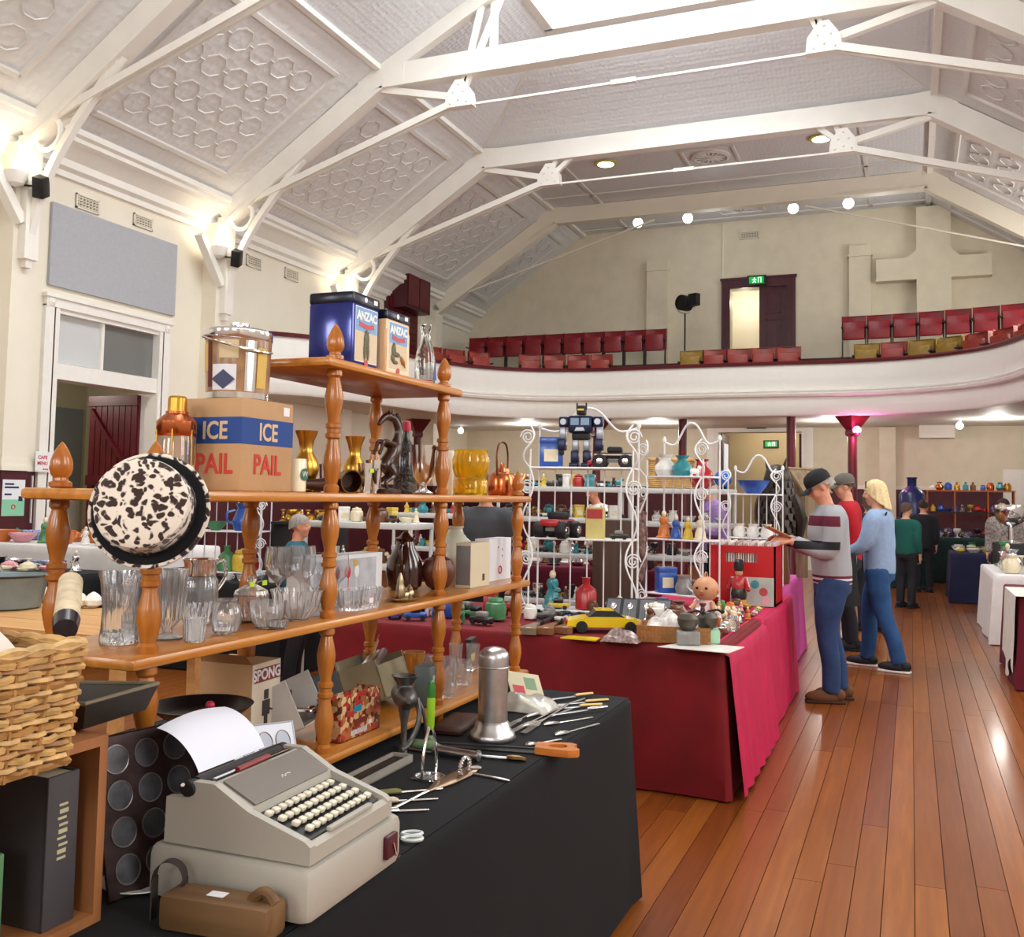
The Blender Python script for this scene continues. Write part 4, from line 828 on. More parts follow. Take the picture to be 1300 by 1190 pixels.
# ---------- the tins and the milk bottle on the top tier
navy = mat('navy_tin', lin(22, 38, 120), .18, .4, coat=.6); ntz = nt = navy.node_tree
peach = mat('peach_tin', lin(238, 196, 150), .3, coat=.3); dkb = mat('tin_black_lid', lin(26, 30, 46), .25, .3); skyb = mat('tin_sky', lin(96, 150, 205), .35); sand = mat('tin_sand', lin(205, 186, 150), .4); redt = mat('tin_red', lin(186, 44, 44), .4); khaki = mat('tin_khaki', lin(90, 88, 66), .5); whitet = mat('tin_white', lin(238, 238, 236), .4); tan = mat('kangaroo_tan', lin(168, 116, 62), .5)
def tin(name, label, p, w, d, h, body, low, scene):
    """printed biscuit tin; the scene faces the aisle (+X)"""
    t = thing(name, label, 'tin', p, group='biscuit tins')
    b = B(); b.rbox(-w/2, -d/2, 0, w/2, d/2, h*.86, .008); b.build('tin_body', body, t)
    b = B(); b.rbox(-w/2-.001, -d/2-.001, h*.84, w/2+.001, d/2+.001, h, .008); b.build('lid', dkb, t)
    X_ = w/2
    if low: b = B(); b.box(X_-.002, -d/2+.004, .006, X_+.0006, d/2-.004, h*.7); b.build('front_print', low, t, smooth=False)
    def pl(y0, z0, y1, z1, mm_, e, nm='print_block'): b = B(); b.box(X_, y0*d, z0*h, X_+e, y1*d, z1*h); return b.build(nm, mm_, t, smooth=False)
    pl(-.4, .1, .4, .82, whitet, .001, 'picture_border'); pl(-.385, .5, .385, .81, skyb, .0014, 'sky_print'); pl(-.385, .11, .385, .5, sand, .0014, 'ground_print')
    text('ANZAC', d*.225, whitet, t, (X_+.0022, 0, h*.7), (PI/2, 0, PI/2), bold=.0015, sx=.92)
    b = B(); b.T = TM((X_+.0016, 0, h*.6), (PI/2, 0, PI/2)); b.prism([(-.28*d, .006), (0, .0), (.28*d, .006), (.25*d, .0), (.28*d, -.008), (0, -.014), (-.28*d, -.008), (-.25*d, 0)], 0, .0008); b.build('red_ribbon', redt, t)
    b = B(); b.T = TM((X_+.0012, 0, h*.09), (0, PI/2, 0)); b.lathe([(.011, 0), (.011, .0012)], 14); b.build('red_seal', redt, t)
    b = B(); y_ = X_+.003
    if scene == 'soldier':
        b.ell((y_, 0, h*.49), (.002, .008, .01), 8, 6); b.ell((y_, 0, h*.5), (.002, .014, .003), 8, 5); b.ell((y_, 0, h*.4), (.002, .015, .026), 8, 6); b.ell((y_, -.009, h*.26), (.002, .007, .03), 8, 6); b.ell((y_, .009, h*.26), (.002, .007, .03), 8, 6); b.build('soldier_print', khaki, t)
    else:
        b.ell((y_, -.03, h*.4), (.002, .013, .02), 8, 6); b.ell((y_, -.028, h*.47), (.002, .008, .009), 8, 6); b.ell((y_, -.012, h*.34), (.002, .022, .008), 8, 6); b.ell((y_, -.035, h*.28), (.002, .012, .012), 8, 6); b.ell((y_, -.02, h*.22), (.002, .018, .006), 8, 6); b.build('soldier_print', khaki, t)
        b = B(); b.tube(spline([(y_, .014, h*.33), (y_, .024, h*.26), (y_, .034, h*.22), (y_, .044, h*.17)], 4), [.003, .004, .006, .007, .008, .008, .007, .006, .004, .003, .002, .002, .001], 8); b.build('kangaroo_print', tan, t)
    b = B(); b.T = TM((X_+.0012, -.05*d, h*.925), (0, PI/2, 0)); b.lathe([(.008, 0), (.008, .001)], 14); b.build('lid_sticker', whitet, t)
    b = B(); b.box(X_+.001, .25*d, h*.9, X_+.0018, .38*d, h*.96); b.build('price_sticker', whitet, t, smooth=False)
    return t
c = on(448, Z3, -1.485); t = tin('biscuit_tin', 'navy blue biscuit tin with a soldier picture, larger of the pair', (c.x-.075, c.y+.068, Z3), .15, .155, .225, navy, None, 'soldier')
for i in range(6): b = B(); b.box(-.04, -.069, .085+.011*i, .04-.006*(i % 3), -.0677, .088+.011*i); b.build('small_print', mat('print_pale', lin(130, 145, 200), .5), t, smooth=False)
b = B(); b.T = TM((0, -.0686, .208), (PI/2, 0, 0)); b.lathe([(.013, 0), (.013, .001)], 16, sy=.6); b.build('lid_badge', whitet, t)
c = on(488, Z3, -1.475); tin('biscuit_tin', 'peach biscuit tin with a kangaroo picture beside the milk bottle', (c.x-.06, c.y+.08, Z3), .12, .15, .205, peach, peach, 'roo')
p = on(539, Z3, -1.53); t = px_lathe('milk_bottle', 'clear glass milk bottle with blue yacht print on the top shelf', 'bottle', p, [(12, 0), (13, 2), (13, 36), (11, 48), (7, 60), (6, 70), (7.5, 76), (8, 80), (7, 81)], glassm, single=False, thick=.002); k = mpp(p)
b = B(); b.lathe([(13.15*k, 4*k), (13.15*k, 6*k)], 24, cap=False); b.build('blue_stripe', mat('label_navy', (1, 1, 1)), t); b = B(); b.lathe([(13.15*k, 8*k), (13.15*k, 9*k)], 24, cap=False); b.build('red_stripe', redt, t)
b = B(); b.T = TM((13.3*k, 2*k, 10*k), (PI/2, 0, PI/2)); b.prism([(-5*k, 0), (4*k, 0), (1*k, 24*k)], 0, .0006); b.build('yacht_print', mat('yacht_blue', lin(40, 70, 180), .4), t)
# ================================================================ GLASSWARE ON THE MIDDLE SHELF
cut = lambda n, a_, tw=0.: (lambda a, z: 1+a_*math.cos(n*a+tw*z))
crystal = mat('crystal', (.97, .98, 1), .03, trans=.92, ior=1.52)
def glass(name, label, cat, px, x, prof, fl=None, n=36, th=.0025, z=None, mm=None, group='crystal and glass on the middle shelf', py=None):
    p = on(px, z or Z1, x) if py is None else WZ(px, py, z or Z1)
    return px_lathe(name, label, cat, p, prof, mm or crystal, n=n, thick=th, fl=fl, group=group)
glass('crystal_vase', 'cut crystal vase with flared rim at the end of the shelf below the hat', 'vase', 150, -1.60, [(22, 0), (23, 3), (21, 18), (20, 45), (23, 75), (27, 90)], cut(18, .035, 130), n=54)
glass('crystal_vase', 'second cut crystal vase between the flared vase and the turned post', 'vase', 176, -1.64, [(18, 0), (19, 3), (18, 20), (18, 45), (21, 72)], cut(16, .04, -140), n=48)
glass('glass_celery_jar', 'tall footed crystal celery jar behind the front-left post', 'jar', 212, -1.55, [(17, 0), (19, 2), (6, 8), (7, 14), (17, 26), (20, 55), (23, 88)], cut(20, .03), n=60)
p = on(252, Z1, -1.66); k = mpp(p); t = px_lathe('crystal_jug', 'silver-collared crystal jug with a big loop handle', 'jug', p, [(16, 0), (20, 4), (23, 30), (22, 55), (18, 62)], crystal, single=False, thick=.003, fl=cut(18, .03, 90), n=54, group='crystal and glass on the middle shelf')
b = B(); b.lathe([(18*k, 60*k), (20*k, 64*k), (20*k, 76*k), (22*k, 82*k), (21*k, 82*k), (18*k, 74*k), (17*k, 62*k)], 28); b.build('silver_collar', chrome, t); handle(t, [(6*k, 18*k, 76*k), (10*k, 32*k, 78*k), (12*k, 34*k, 58*k), (8*k, 22*k, 40*k)], 2.6*k, crystal)
glass('glass_tumbler', 'small ribbed glass tumbler in front of the crystal jug', 'tumbler', 247, -1.47, [(11, 0), (13, 3), (14, 30)], cut(16, .04))
glass('glass_cup', 'round crystal posy bowl beside the lidded sugar bowl', 'bowl', 286, -1.49, [(12, 0), (16, 5), (20, 20), (17, 34), (12, 40), (14, 44)], cut(14, .03, 60), n=42)
p = on(318, Z1, -1.57); k = mpp(p); t = px_lathe('sugar_bowl', 'lidded cut glass sugar bowl with lime price tags', 'bowl', p, [(10, 0), (17, 4), (22, 20), (21, 34)], crystal, single=False, thick=.003, fl=cut(18, .03), n=54, group='crystal and glass on the middle shelf')
b = B(); b.lathe([(22*k, 34*k), (20*k, 40*k), (9*k, 46*k), (4*k, 48*k), (6*k, 53*k), (6*k, 57*k), (1*k, 60*k)], 28); b.build('lid', crystal, t)
for q in (-1, 1): b = B(); b.cb((8*k*0+10*k, q*13*k, 49*k), (.002, 9*k, 6*k)); b.build('price_tag', mat('lime_tag', (1, 1, 1)), t, smooth=False)
wine = [(13, 0), (13, 1.5), (3, 4), (2, 8), (2, 32), (4, 37), (14, 46), (18, 60), (16, 82)]
for i, (px, x, s_, lb) in enumerate(((352, -1.64, 1, 'etched wine glass behind the crystal bowls, towards the sugar bowl'), (382, -1.60, 1, 'wine glass with dark label on its bowl beside the white gift box'), (398, -1.52, .92, 'wine glass right behind the second front post'), (366, -1.7, .9, 'wine glass at the back of the shelf between two others'), (428, -1.585, .8, 'wine glass standing in front of the white gift box'))):
    glass('wine_glass', lb, 'glass', px, x, [(r*s_, z*s_) for r, z in wine], n=28, th=.0014, group='wine glasses on the middle shelf')
glass('crystal_bowl', 'cut crystal fruit bowl in front of the wine glasses', 'bowl', 376, -1.50, [(14, 0), (17, 3), (27, 16), (31, 34), (33, 38)], cut(20, .04), n=60)
glass('crystal_bowl', 'smaller crystal bowl with cream lid near the sugar bowl', 'bowl', 338, -1.47, [(12, 0), (15, 3), (22, 16), (24, 34)], cut(16, .04, 60), n=48)
glass('glass_salt', 'low glass salt dish at the front edge of the middle shelf', 'dish', 352, -1.435, [(9, 0), (13, 4), (14, 10), (11, 12)], cut(14, .03), n=42)
# boxed glass set
a = on(392, Z1, -1.62); c = on(484, Z1, -1.62); L = c.y-a.y
t = thing('boxed_glass_set', 'white gift box printed with a picture of wine glasses', 'box', (-1.66, (a.y+c.y)/2, Z1)); ww = mat('gift_box_white', lin(226, 230, 234), .5)
b = B(); b.box(-.04, -L/2, 0, .04, L/2, .142); b.build('carton', ww, t, smooth=False)
b = B(); b.box(.04, -L/2+.02, .01, .0408, L/2-.04, .13); b.build('photo_print', mat('print_grey', lin(176, 182, 190), .4, var=.3, vscale=14), t, smooth=False)
for i, (y, mm_) in enumerate(((-.06, mat('print_wine', lin(120, 20, 40), .4)), (.0, mat('print_red', lin(190, 30, 50), .4)), (.05, ww), (-.1, mat('print_amber', lin(220, 160, 40), .4)))):
    b = B(); b.T = TM((.0412, y, .075), (0, 0, 0)); b.ell((0, 0, .015), (.0006, .014, .02), 12, 8); b.box(-.0004, -.0015, -.035, .0006, .0015, 0); b.ell((0, 0, -.036), (.0006, .01, .003), 10, 5); b.build('printed_glass', mm_, t)
b = B(); b.box(.0412, .03, .105, .0418, .05, .125); b.build('gold_label', mat('label_gold', (1, 1, 1)), t, smooth=False)
# oblong crystal dish
p = on(456, Z1, -1.49); t = thing('crystal_trough', 'long cut crystal dish with upright ribbed sides', 'dish', p, group='crystal and glass on the middle shelf')
b = B()
def rr(u, v, w, l, dz):
    a = 2*PI*u; q = 1+.05*math.cos(40*a)*(v > .1); cx = abs(math.cos(a))**.5*math.copysign(1, math.cos(a)); sy = abs(math.sin(a))**.5*math.copysign(1, math.sin(a)); return (w*cx*q, l*sy*q, dz*v)
b.grid(lambda u, v: rr(u, v, .032+.008*v, .075+.012*v, .058), 96, 3, closed=True); b.grid(lambda u, v: rr(u, 1-v*.88, .036-.006*v, .082-.008*v, .058), 96, 3, closed=True); b.add([rr(i/24, 0, .032, .075, .058) for i in range(24)], [tuple(range(23, -1, -1))]); b.build('trough', crystal, t)
b = B(); b.box(.0395, -.01, .018, .0405, .01, .033); b.build('price_sticker', mat('sticker_white', (1, 1, 1)), t, smooth=False)
# brown jug, cruet, vases, small boxes
brg = mat('dark_brown_glaze', lin(52, 22, 20), .12, coat=.7, var=.2)
p = on(513, Z1, -1.66); k = mpp(p); t = px_lathe('brown_jug', 'tall dark brown glazed jug with loop handle', 'jug', p, [(17, 0), (22, 4), (24, 22), (21, 38), (13, 52), (11, 60), (13, 64), (8, 66), (3, 72)], brg, single=False)
handle(t, [(6*k, -12*k, 58*k), (8*k, -26*k, 54*k), (10*k, -27*k, 36*k), (8*k, -22*k, 24*k)], 2.4*k, brg); handle(t, [(2*k, 11*k, 56*k), (3*k, 15*k, 60*k), (4*k, 18*k, 65*k)], 3*k, brg, 'spout')
p = on(514, Z1, -1.475); k = mpp(p); tr = thing('cruet_tray', 'small oval silver tray holding a cruet set', 'tray', p)
plate = mat('tarnished_silver', lin(176, 160, 128), .3, 1, var=.2, vscale=30)
b = B(); b.lathe([(1*k, 1*k), (24*k, 1*k), (28*k, 3.5*k), (28*k, 4.2*k), (24*k, 2*k), (1*k, 2*k)], 28, sx=.55); b.build('tray_body', plate, tr)
for dy, h, lb in ((-13, 34, 'tall silver pepper pot on the oval tray'), (-1, 15, 'silver mustard pot in the middle of the oval tray'), (12, 17, 'silver salt pot at the far end of the oval tray')):
    q = p+Vector((0, dy*k, 2.2*k)); px_lathe('cruet_pot', lb, 'cruet', q, [(5, 0), (6, 2), (5.5, h*.5), (4, h*.62), (4.5, h*.7), (2.5, h*.88), (1, h)], plate, n=16, group='cruet set')
px_lathe('globe_vase', 'round brown ribbed pottery vase beside the right-hand middle post', 'vase', on(556, Z1, -1.56), [(9, 0), (15, 4), (21, 16), (22, 26), (17, 37), (9, 41), (9, 43)], mat('brown_pottery', lin(92, 46, 34), .4, var=.12, vscale=40), fl=cut(30, .008))
px_lathe('white_vase', 'big pale celadon bottle vase behind the brown globe vase', 'vase', on(577, Z1, -1.67), [(12, 0), (18, 5), (25, 22), (26, 32), (20, 48), (11, 58), (9, 64), (11, 68)], mat('celadon_glaze', lin(206, 208, 192), .18, coat=.6, var=.06))
for i, (px, w, h, x, c_, lb) in enumerate(((597, 24, 57, -1.47, lin(206, 196, 170), 'narrow cream carton with barcode near the shelf end'), (620, 28, 54, -1.52, lin(222, 226, 234), 'white carton with blue dots and red ring at the shelf end'))):
    a = on(px, Z1, x); c = on(px+w, Z1, x); k = mpp(a); L = (c.y-a.y); t = thing('small_carton', lb, 'box', (x-.03, a.y+L/2, Z1), group='small cartons')
    b = B(); b.box(-.03, -L/2, 0, .03, L/2, h*k); b.build('carton', mat('carton_%s' % ('cream', 'white')[i], c_, .6), t, smooth=False)
    if i == 0:
        for q in range(7): b = B(); b.box(.03, L*.12+q*.003, .02, .0305, L*.12+q*.003+.0014, .045); b.build('barcode', black, t, smooth=False)
        b = B(); b.box(-.028, -L/2-.0004, .01, .028, -L/2, h*k-.01); b.build('grey_side', mat('carton_grey', lin(120, 118, 118), .6), t, smooth=False)
    else:
        b = B(); b.at((.0305, .0, .04), (0, PI/2, 0)); b.ring((0, 0, 0), .014, .003, 20, 5); b.build('red_ring', mat('print_red', (1, 1, 1)), t)
        for y, z in ((-.02, .13), (.02, .12), (.02, .095)): b = B(); b.at((.0302, y, z), (0, PI/2, 0)); b.lathe([(.004, 0), (.004, .0005)], 10); b.build('blue_dot', mat('label_navy', (1, 1, 1)), t)
# ================================================================ LOWER SHELF
iron = mat('black_iron', lin(20, 20, 22), .38, .5, var=.3, vscale=20)
p = on(252, Z0, -1.53); t = thing('kitchen_scales', 'old black iron kitchen scales with a wide round pan and brass-rimmed dial', 'scales', p)
b = B(); b.rbox(-.06, -.05, 0, .06, .05, .03, .01); b.build('base', iron, t)
b = B(); b.lathe([(.03, .03), (.02, .06), (.014, .1), (.016, .15), (.02, .165)], 16); b.build('column', iron, t)
b = B(); b.lathe([(.03, .162), (.085, .168), (.112, .188), (.118, .194), (.112, .194), (.084, .174), (.001, .17)], 36); b.build('pan', iron, t)
b = B(); b.tube([(0, 0, .085), (.02, .14, .078), (.022, .16, .07)], .007, 8); b.tube([(.022, .16, .11), (.022, .16, .03)], .009, 8); b.build('beam', iron, t)
b = B(); b.at((.075, -.015, .065), (0, PI/2, -.9)); b.lathe([(.06, 0), (.063, .004), (.06, .01), (.055, .01)], 30); b.build('dial_rim', brassm, t)
b = B(); b.at((.075, -.015, .065), (0, PI/2, -.9)); b.lathe([(.056, .002), (.056, .006)], 30); b.build('dial_face', mat('dial_white', lin(214, 206, 190), .4), t)
b = B(); b.ell((.0, .03, .185), .011, 10, 7); b.build('red_knob', mat('cap_red', (1, 1, 1)), t)
for i, (px, x, h, w) in enumerate(((295, -1.52, 30, 15), (312, -1.48, 44, 13))):
    p = on(px, Z0, x); t = px_lathe('enamel_canister', 'black enamel canister with gold rims, %s of two by the scales' % ('shorter' if i == 0 else 'taller'), 'canister', p, [(w, 0), (w, h*.3), (w*.8, h*.5), (w, h*.8), (w, h)], iron, single=False); k = mpp(p)
    b = B(); b.ring((0, 0, h*k), w*k, 1.1*k, 24, 6); b.build('gold_rim', brassm, t); b = B(); b.ring((0, 0, 2*k), w*k*1.02, 1.1*k, 24, 6); b.build('gold_foot', brassm, t)
# SPONG box
a = on(314, Z0, -1.60); c = on(353, Z0, -1.60); L = c.y-a.y; t = thing('mincer_box', 'tall brown carton with maroon label and a picture of a mincer', 'box', (-1.66, (a.y+c.y)/2, Z0), rz=.06)
b = B(); b.box(-.1, -L/2, 0, .06, L/2, .235); b.build('carton', cardb, t, smooth=False)
b = B(); b.box(.06, -L/2, 0, .061, L/2, .235); b.build('print_face', mat('carton_print_pale', lin(206, 196, 178), .6), t, smooth=False)
b = B(); b.box(.061, -L/2+.008, .185, .0616, L/2-.004, .222); b.build('maroon_label', mat('label_maroon', lin(128, 54, 44), .5), t, smooth=False); text('SPONG', L*.3, mat('label_white', (1, 1, 1)), t, (.0622, 0, .203), (PI/2, 0, PI/2), bold=.001)
b = B(); e = .062; b.cb((e, 0, .15), (.001, .02, .025)); b.cb((e, 0, .115), (.001, .035, .04)); b.cb((e, .0, .08), (.001, .016, .04)); b.tube([(e, .015, .11), (e, .045, .1), (e, .045, .07)], .003, 5); b.build('mincer_print', mat('print_dark', lin(52, 44, 50), .5), t)
b = B(); b.cb((.062, -.01, .03), (.001, L*.5, .014)); b.build('maroon_strip', mat('label_maroon', (1, 1, 1)), t, smooth=False)
b = B(); b.add([(-.1, -L/2, .235), (.06, -L/2, .235), (.05, -L/2-.02, .262), (-.09, -L/2-.02, .262)], [(0, 1, 2, 3), (3, 2, 1, 0)]); b.build('open_flap', cardb, t, smooth=False)
# open white box with egg beater
p = WZ(392, 912, Z0); t = thing('open_gift_box', 'open white cardboard box tipped back with a mixer inside', 'box', (-1.55, on(392, Z0, -1.55).y, Z0), rot=(0, -.45, .25)); gw = mat('dull_white_card', lin(196, 192, 188), .7, var=.06)
b = B(); W_, H_, D_ = .09, .15, .07
b.box(-D_, -W_, .045, -D_+.003, W_, .045+H_); b.box(-D_, -W_, .045, D_*.6, -W_+.003, .045+H_*.9); b.box(-D_, W_-.003, .045, D_*.6, W_, .045+H_*.9); b.box(-D_, -W_, .045, D_*.6, W_, .048); b.build('box_shell', gw, t, smooth=False)
b = B(); b.box(-D_-.06, -W_, .045+H_, -D_, W_, .049+H_); b.build('box_flap', gw, t, smooth=False)
b = B(); b.tube([(-.03, -.03, .08), (-.01, .02, .15)], .014, 10); b.build('mixer_handle', black, t); b = B(); b.tube([(-.02, 0, .1), (.02, .05, .07)], .01, 10); b.ell((.02, .05, .07), .018, 12, 8); b.build('mixer_body', chrome, t)
# printed nut box
nutm = mat('nut_print', lin(150, 84, 46), .5); nt = nutm.node_tree; pq = nt.nodes['Principled BSDF']; tc = nt.nodes.new('ShaderNodeTexCoord'); vo = nt.nodes.new('ShaderNodeTexVoronoi'); vo.inputs['Scale'].default_value = 70; rp = nt.nodes.new('ShaderNodeValToRGB'); rp.color_ramp.interpolation = 'CONSTANT'
for i, (q, c_) in enumerate(((0, (96, 50, 34)), (.3, (170, 104, 60)), (.5, (214, 178, 130)), (.66, (176, 48, 40)), (.85, (226, 200, 160)))):
    e = rp.color_ramp.elements[i] if i < 2 else rp.color_ramp.elements.new(q); e.position = q; e.color = lin(*c_)+(1,)
nt.links.new(tc.outputs['Object'], vo.inputs['Vector']); nt.links.new(vo.outputs['Color'], rp.inputs['Fac']); nt.links.new(rp.outputs[0], pq.inputs['Base Color'])
a = on(432, Z0, -1.46); c = on(482, Z0, -1.46); L = c.y-a.y; t = thing('nut_carton', 'colourful carton printed with mixed nuts and fruit, top half open', 'box', (-1.50, (a.y+c.y)/2, Z0)); w2 = .04
b = B(); b.box(-.04, -L/2, 0, .04, L/2, .002); b.box(.038, -L/2, 0, .04, L/2, .125); b.box(-.04, -L/2, 0, .038, -L/2+.002, .115); b.box(-.04, L/2-.002, 0, .038, L/2, .12); b.box(-.04, -L/2, 0, -.038, L/2, .11); b.build('carton', nutm, t, smooth=False)
b = B(); [b.cb((.0412, -.05+.011*i, .016), (.001, .008, .013+.002*(i % 2))) for i in range(8)]; b.build('white_marks', mat('label_white', (1, 1, 1)), t, smooth=False, kind='stuff'); b = B(); b.cb((.0405, -.02, .08), (.001, .04, .018)); b.build('blue_patch', mat('patch_blue', lin(40, 140, 180), .5), t, smooth=False); b = B(); b.cb((.0407, -.005, .043), (.001, .07, .016)); b.build('brown_patch', mat('label_maroon', (1, 1, 1)), t, smooth=False); b = B(); b.cb((.0407, .05, .03), (.001, .016, .012)); b.build('price_sticker', mat('sticker_white', (1, 1, 1)), t, smooth=False)
# tilted grey-green box with tools, wire whisk
p = on(490, Z0, -1.60); t = thing('khaki_tool_box', 'khaki wooden box tipped back with grey tools in it', 'box', p, rot=(0, -.35, .1)); kh = mat('khaki_board', lin(128, 118, 92), .7, var=.15)
b = B(); b.box(-.08, -.11, .02, .06, .11, .026); b.box(.054, -.11, .02, .06, .11, .13); b.box(-.08, -.11, .02, .06, -.104, .15); b.box(-.08, .104, .02, .06, .11, .15); b.box(-.08, -.11, .02, -.074, .11, .18); b.build('box_shell', kh, t, smooth=False)
for i in range(3): b = B(); b.tube([(-.03+.03*i, -.08, .12), (-.02+.02*i, .06, .165)], .012, 8); b.build('tool_handle', steel, t)
t = thing('slate_tin', 'slate blue tin with pale lid window behind the meat mincer', 'tin', on(542, Z0, -1.48), rz=.1); b = B(); b.rbox(-.03, -.05, 0, .03, .05, .13, .006); b.build('tin_body', mat('slate_paint', lin(84, 96, 98), .4), t); b = B(); b.box(.03, -.03, .03, .031, .03, .1); b.build('window', mat('pale_green_card', lin(170, 186, 170), .6), t, smooth=False)
t = thing('kraft_tag', 'creased kraft paper tag propped on the khaki box', 'tag', on(474, Z0, -1.69)+Vector((0, 0, .2)), rot=(.3, .3, .5)); b = B(); b.grid(lambda u, v: (-.0+.004*math.sin(6*u), -.04+.08*u, -.03+.07*v), 6, 3); b.build('paper', mat('kraft_paper', lin(186, 160, 122), .8), t)
t.location = on(474, Z0, -1.66)+Vector((0, 0, .17))
# meat mincer clamped to the shelf edge
p = WZ(512, 948, TZ); t = thing('meat_mincer', 'old grey cast iron meat mincer with clamp and hopper', 'mincer', (-1.36, on(512, TZ, -1.36).y, TZ), rz=.2); k = 1/457
ironm = mat('tinned_iron', lin(104, 104, 104), .4, .85, var=.3, vscale=24)
b = B(); b.lathe([(.012, .0), (.012, .01), (.008, .02), (.01, .09), (.016, .12), (.02, .145)], 14); b.build('stem', ironm, t)
b = B(); b.at((0, 0, .165), (PI/2, 0, .5)); b.lathe([(.02, -.06), (.03, -.055), (.03, -.02), (.034, -.01), (.032, .03), (.02, .05), (.008, .06)], 20); b.build('barrel', ironm, t)
b = B(); b.lathe([(.024, .185), (.022, .2), (.036, .222), (.04, .226), (.036, .226), (.02, .205), (.001, .2)], 22); b.build('hopper', ironm, t)
b = B(); b.tube(spline([(.0, -.03, .02), (.01, .03, .03), (.03, .05, .09), (.02, .06, .15)], 5), .008, 8); b.tube(spline([(.02, .06, .15), (.04, .07, .1), (.05, .075, .02)], 5), .006, 8); b.build('crank', ironm, t)
b = B(); b.tube([(.05, .075, .025), (.05, .11, .02)], .013, 10); b.build('crank_handle', mat('sage_paint', lin(110, 140, 104), .5), t)
# glasses on the far end of the lower shelf
glass('amber_glass', 'amber rimmed sundae glass on the lower shelf', 'glass', 525, -1.67, [(9, 0), (10, 1), (3, 4), (3, 9), (11, 18), (14, 42)], z=Z0, mm=mat('pale_amber', lin(236, 200, 110), .04, trans=.9), group='glasses on the lower shelf')
for i, (px, x, h, r) in enumerate(((540, -1.66, 34, 9), (553, -1.6, 36, 9), (569, -1.47, 50, 10), (578, -1.62, 40, 9), (588, -1.52, 30, 11), (600, -1.6, 34, 9))):
    glass('drinking_glass', ['short ribbed tumbler next to the amber glass', 'ribbed tumbler beside the rack post', 'tall beer glass in front of the lower shelf glasses', 'plain tumbler behind the tall beer glass', 'squat glass by the yellow packet', 'tumbler at the far end of the lower shelf'][i], 'glass', px, x, [(r*.75, 0), (r*.8, 4), (r*.85, h*.4), (r, h)], cut(10, .02), z=Z0, th=.002, group='glasses on the lower shelf')
t = thing('tea_packet', 'flat yellow and black printed packet standing on the lower shelf', 'packet', on(597, Z0, -1.66), rz=.2); b = B(); b.box(-.012, -.05, 0, .012, .05, .11); b.build('packet', mat('packet_black', lin(36, 34, 30), .5, var=.3), t, smooth=False); b = B(); b.box(.012, -.04, .02, .0125, .04, .05); b.build('yellow_print', mat('packet_yellow', lin(206, 186, 60), .5), t, smooth=False)
for i in range(3): b = B(); pq_ = on(128+i*22, Z0, -1.62); px_lathe('china_jar', ['little cream pot with brown flowers below the flared vase', 'second cream pot with dark flowers next to the rack post', 'dark glazed pot tucked behind the front-left post'][i], 'pot', pq_, [(9, 0), (12, 4), (13, 12), (9, 20), (10, 24)], mat('pot_cream_floral', lin(206, 190, 160), .3, var=.5, vscale=60) if i < 2 else brg, group='little pots on the lower shelf')
for i, (px, x) in enumerate(((120, -1.55), (170, -1.5))): px_lathe('white_saucer', 'white saucer on the lower shelf %s' % ('under the cream pots' if i == 0 else 'against the front-left post'), 'saucer', on(px, Z0, x), [(8, 0), (10, 1), (17, 5), (17, 6), (9, 2.5), (1, 2)], mat('white_china', lin(232, 232, 228), .2, coat=.5), group='white saucers')
# ================================================================ THINGS ON THE BLACK TABLE
# typewriter on its case: local x = typist's right (+Y), local y = away from the typist (-X)
tg = mat('typewriter_grey', lin(172, 168, 158), .5, var=.03); td = mat('typewriter_taupe', lin(112, 104, 96), .5, var=.04); keym = mat('key_cream', lin(220, 214, 194), .4); kd = mat('typewriter_dark', lin(28, 26, 28), .5)
t = thing('typewriter_case', 'pale grey typewriter case lid lying under the typewriter', 'case', (-1.14, 1.63, TZ), rz=.02)
b = B(); b.rbox(-.175, -.175, .001, .175, .175, .1, .02); b.build('case_shell', tg, t)
b = B(); b.rbox(.172, .09, .03, .185, .135, .075, .004); b.build('latch', maroon_d, t); b = B(); b.tube([(.187, .11, .06), (.187, .125, .03)], .002, 5); b.build('latch_clip', chrome, t)
tw = thing('typewriter', 'grey portable typewriter with cream keys and a sheet of paper in it', 'typewriter', (-.975, 1.625, TZ+.102), rz=PI/2+.03); tw.scale = (1, 1, .86)
def side_prism(poly, x0, x1): b = B(); b.prism(poly, x0, x1); b.v = [(z, x, y) for x, y, z in b.v]; return b
b = side_prism([(0, 0), (0, .032), (.012, .04), (.018, .036), (.13, .07), (.135, .09), (.205, .128), (.22, .13), (.22, .085), (.31, .085), (.31, 0)], -.135, .135); b.build('body_shell', tg, tw, smooth=False)
for s in (-1, 1):
    b = side_prism([(0, 0), (0, .036), (.012, .046), (.13, .088), (.205, .134), (.25, .134), (.262, .1), (.31, .095), (.312, .0)], *sorted((s*.135, s*.152))); b.build('side_panel', tg, tw, smooth=False)
b = side_prism([(.136, .091), (.2055, .1292), (.2055, .1335), (.132, .0945)], -.125, .125); b.build('name_panel', td, tw, smooth=False)
b = B(); b.tube(spline([(.0, .16, .109), (.006, .166, .113), (.01, .16, .11), (.018, .165, .112), (.03, .163, .111)], 4), .001, 5); b.build('script_badge', mat('label_white', (1, 1, 1)), tw)
b = side_prism([(.018, .0375), (.13, .0715), (.13, .074), (.018, .04)], -.128, .128); b.build('key_well', kd, tw, smooth=False)
kb = B(); kb.rbox(-.0075, -.007, 0, .0075, .007, .011, .003); kmesh = None
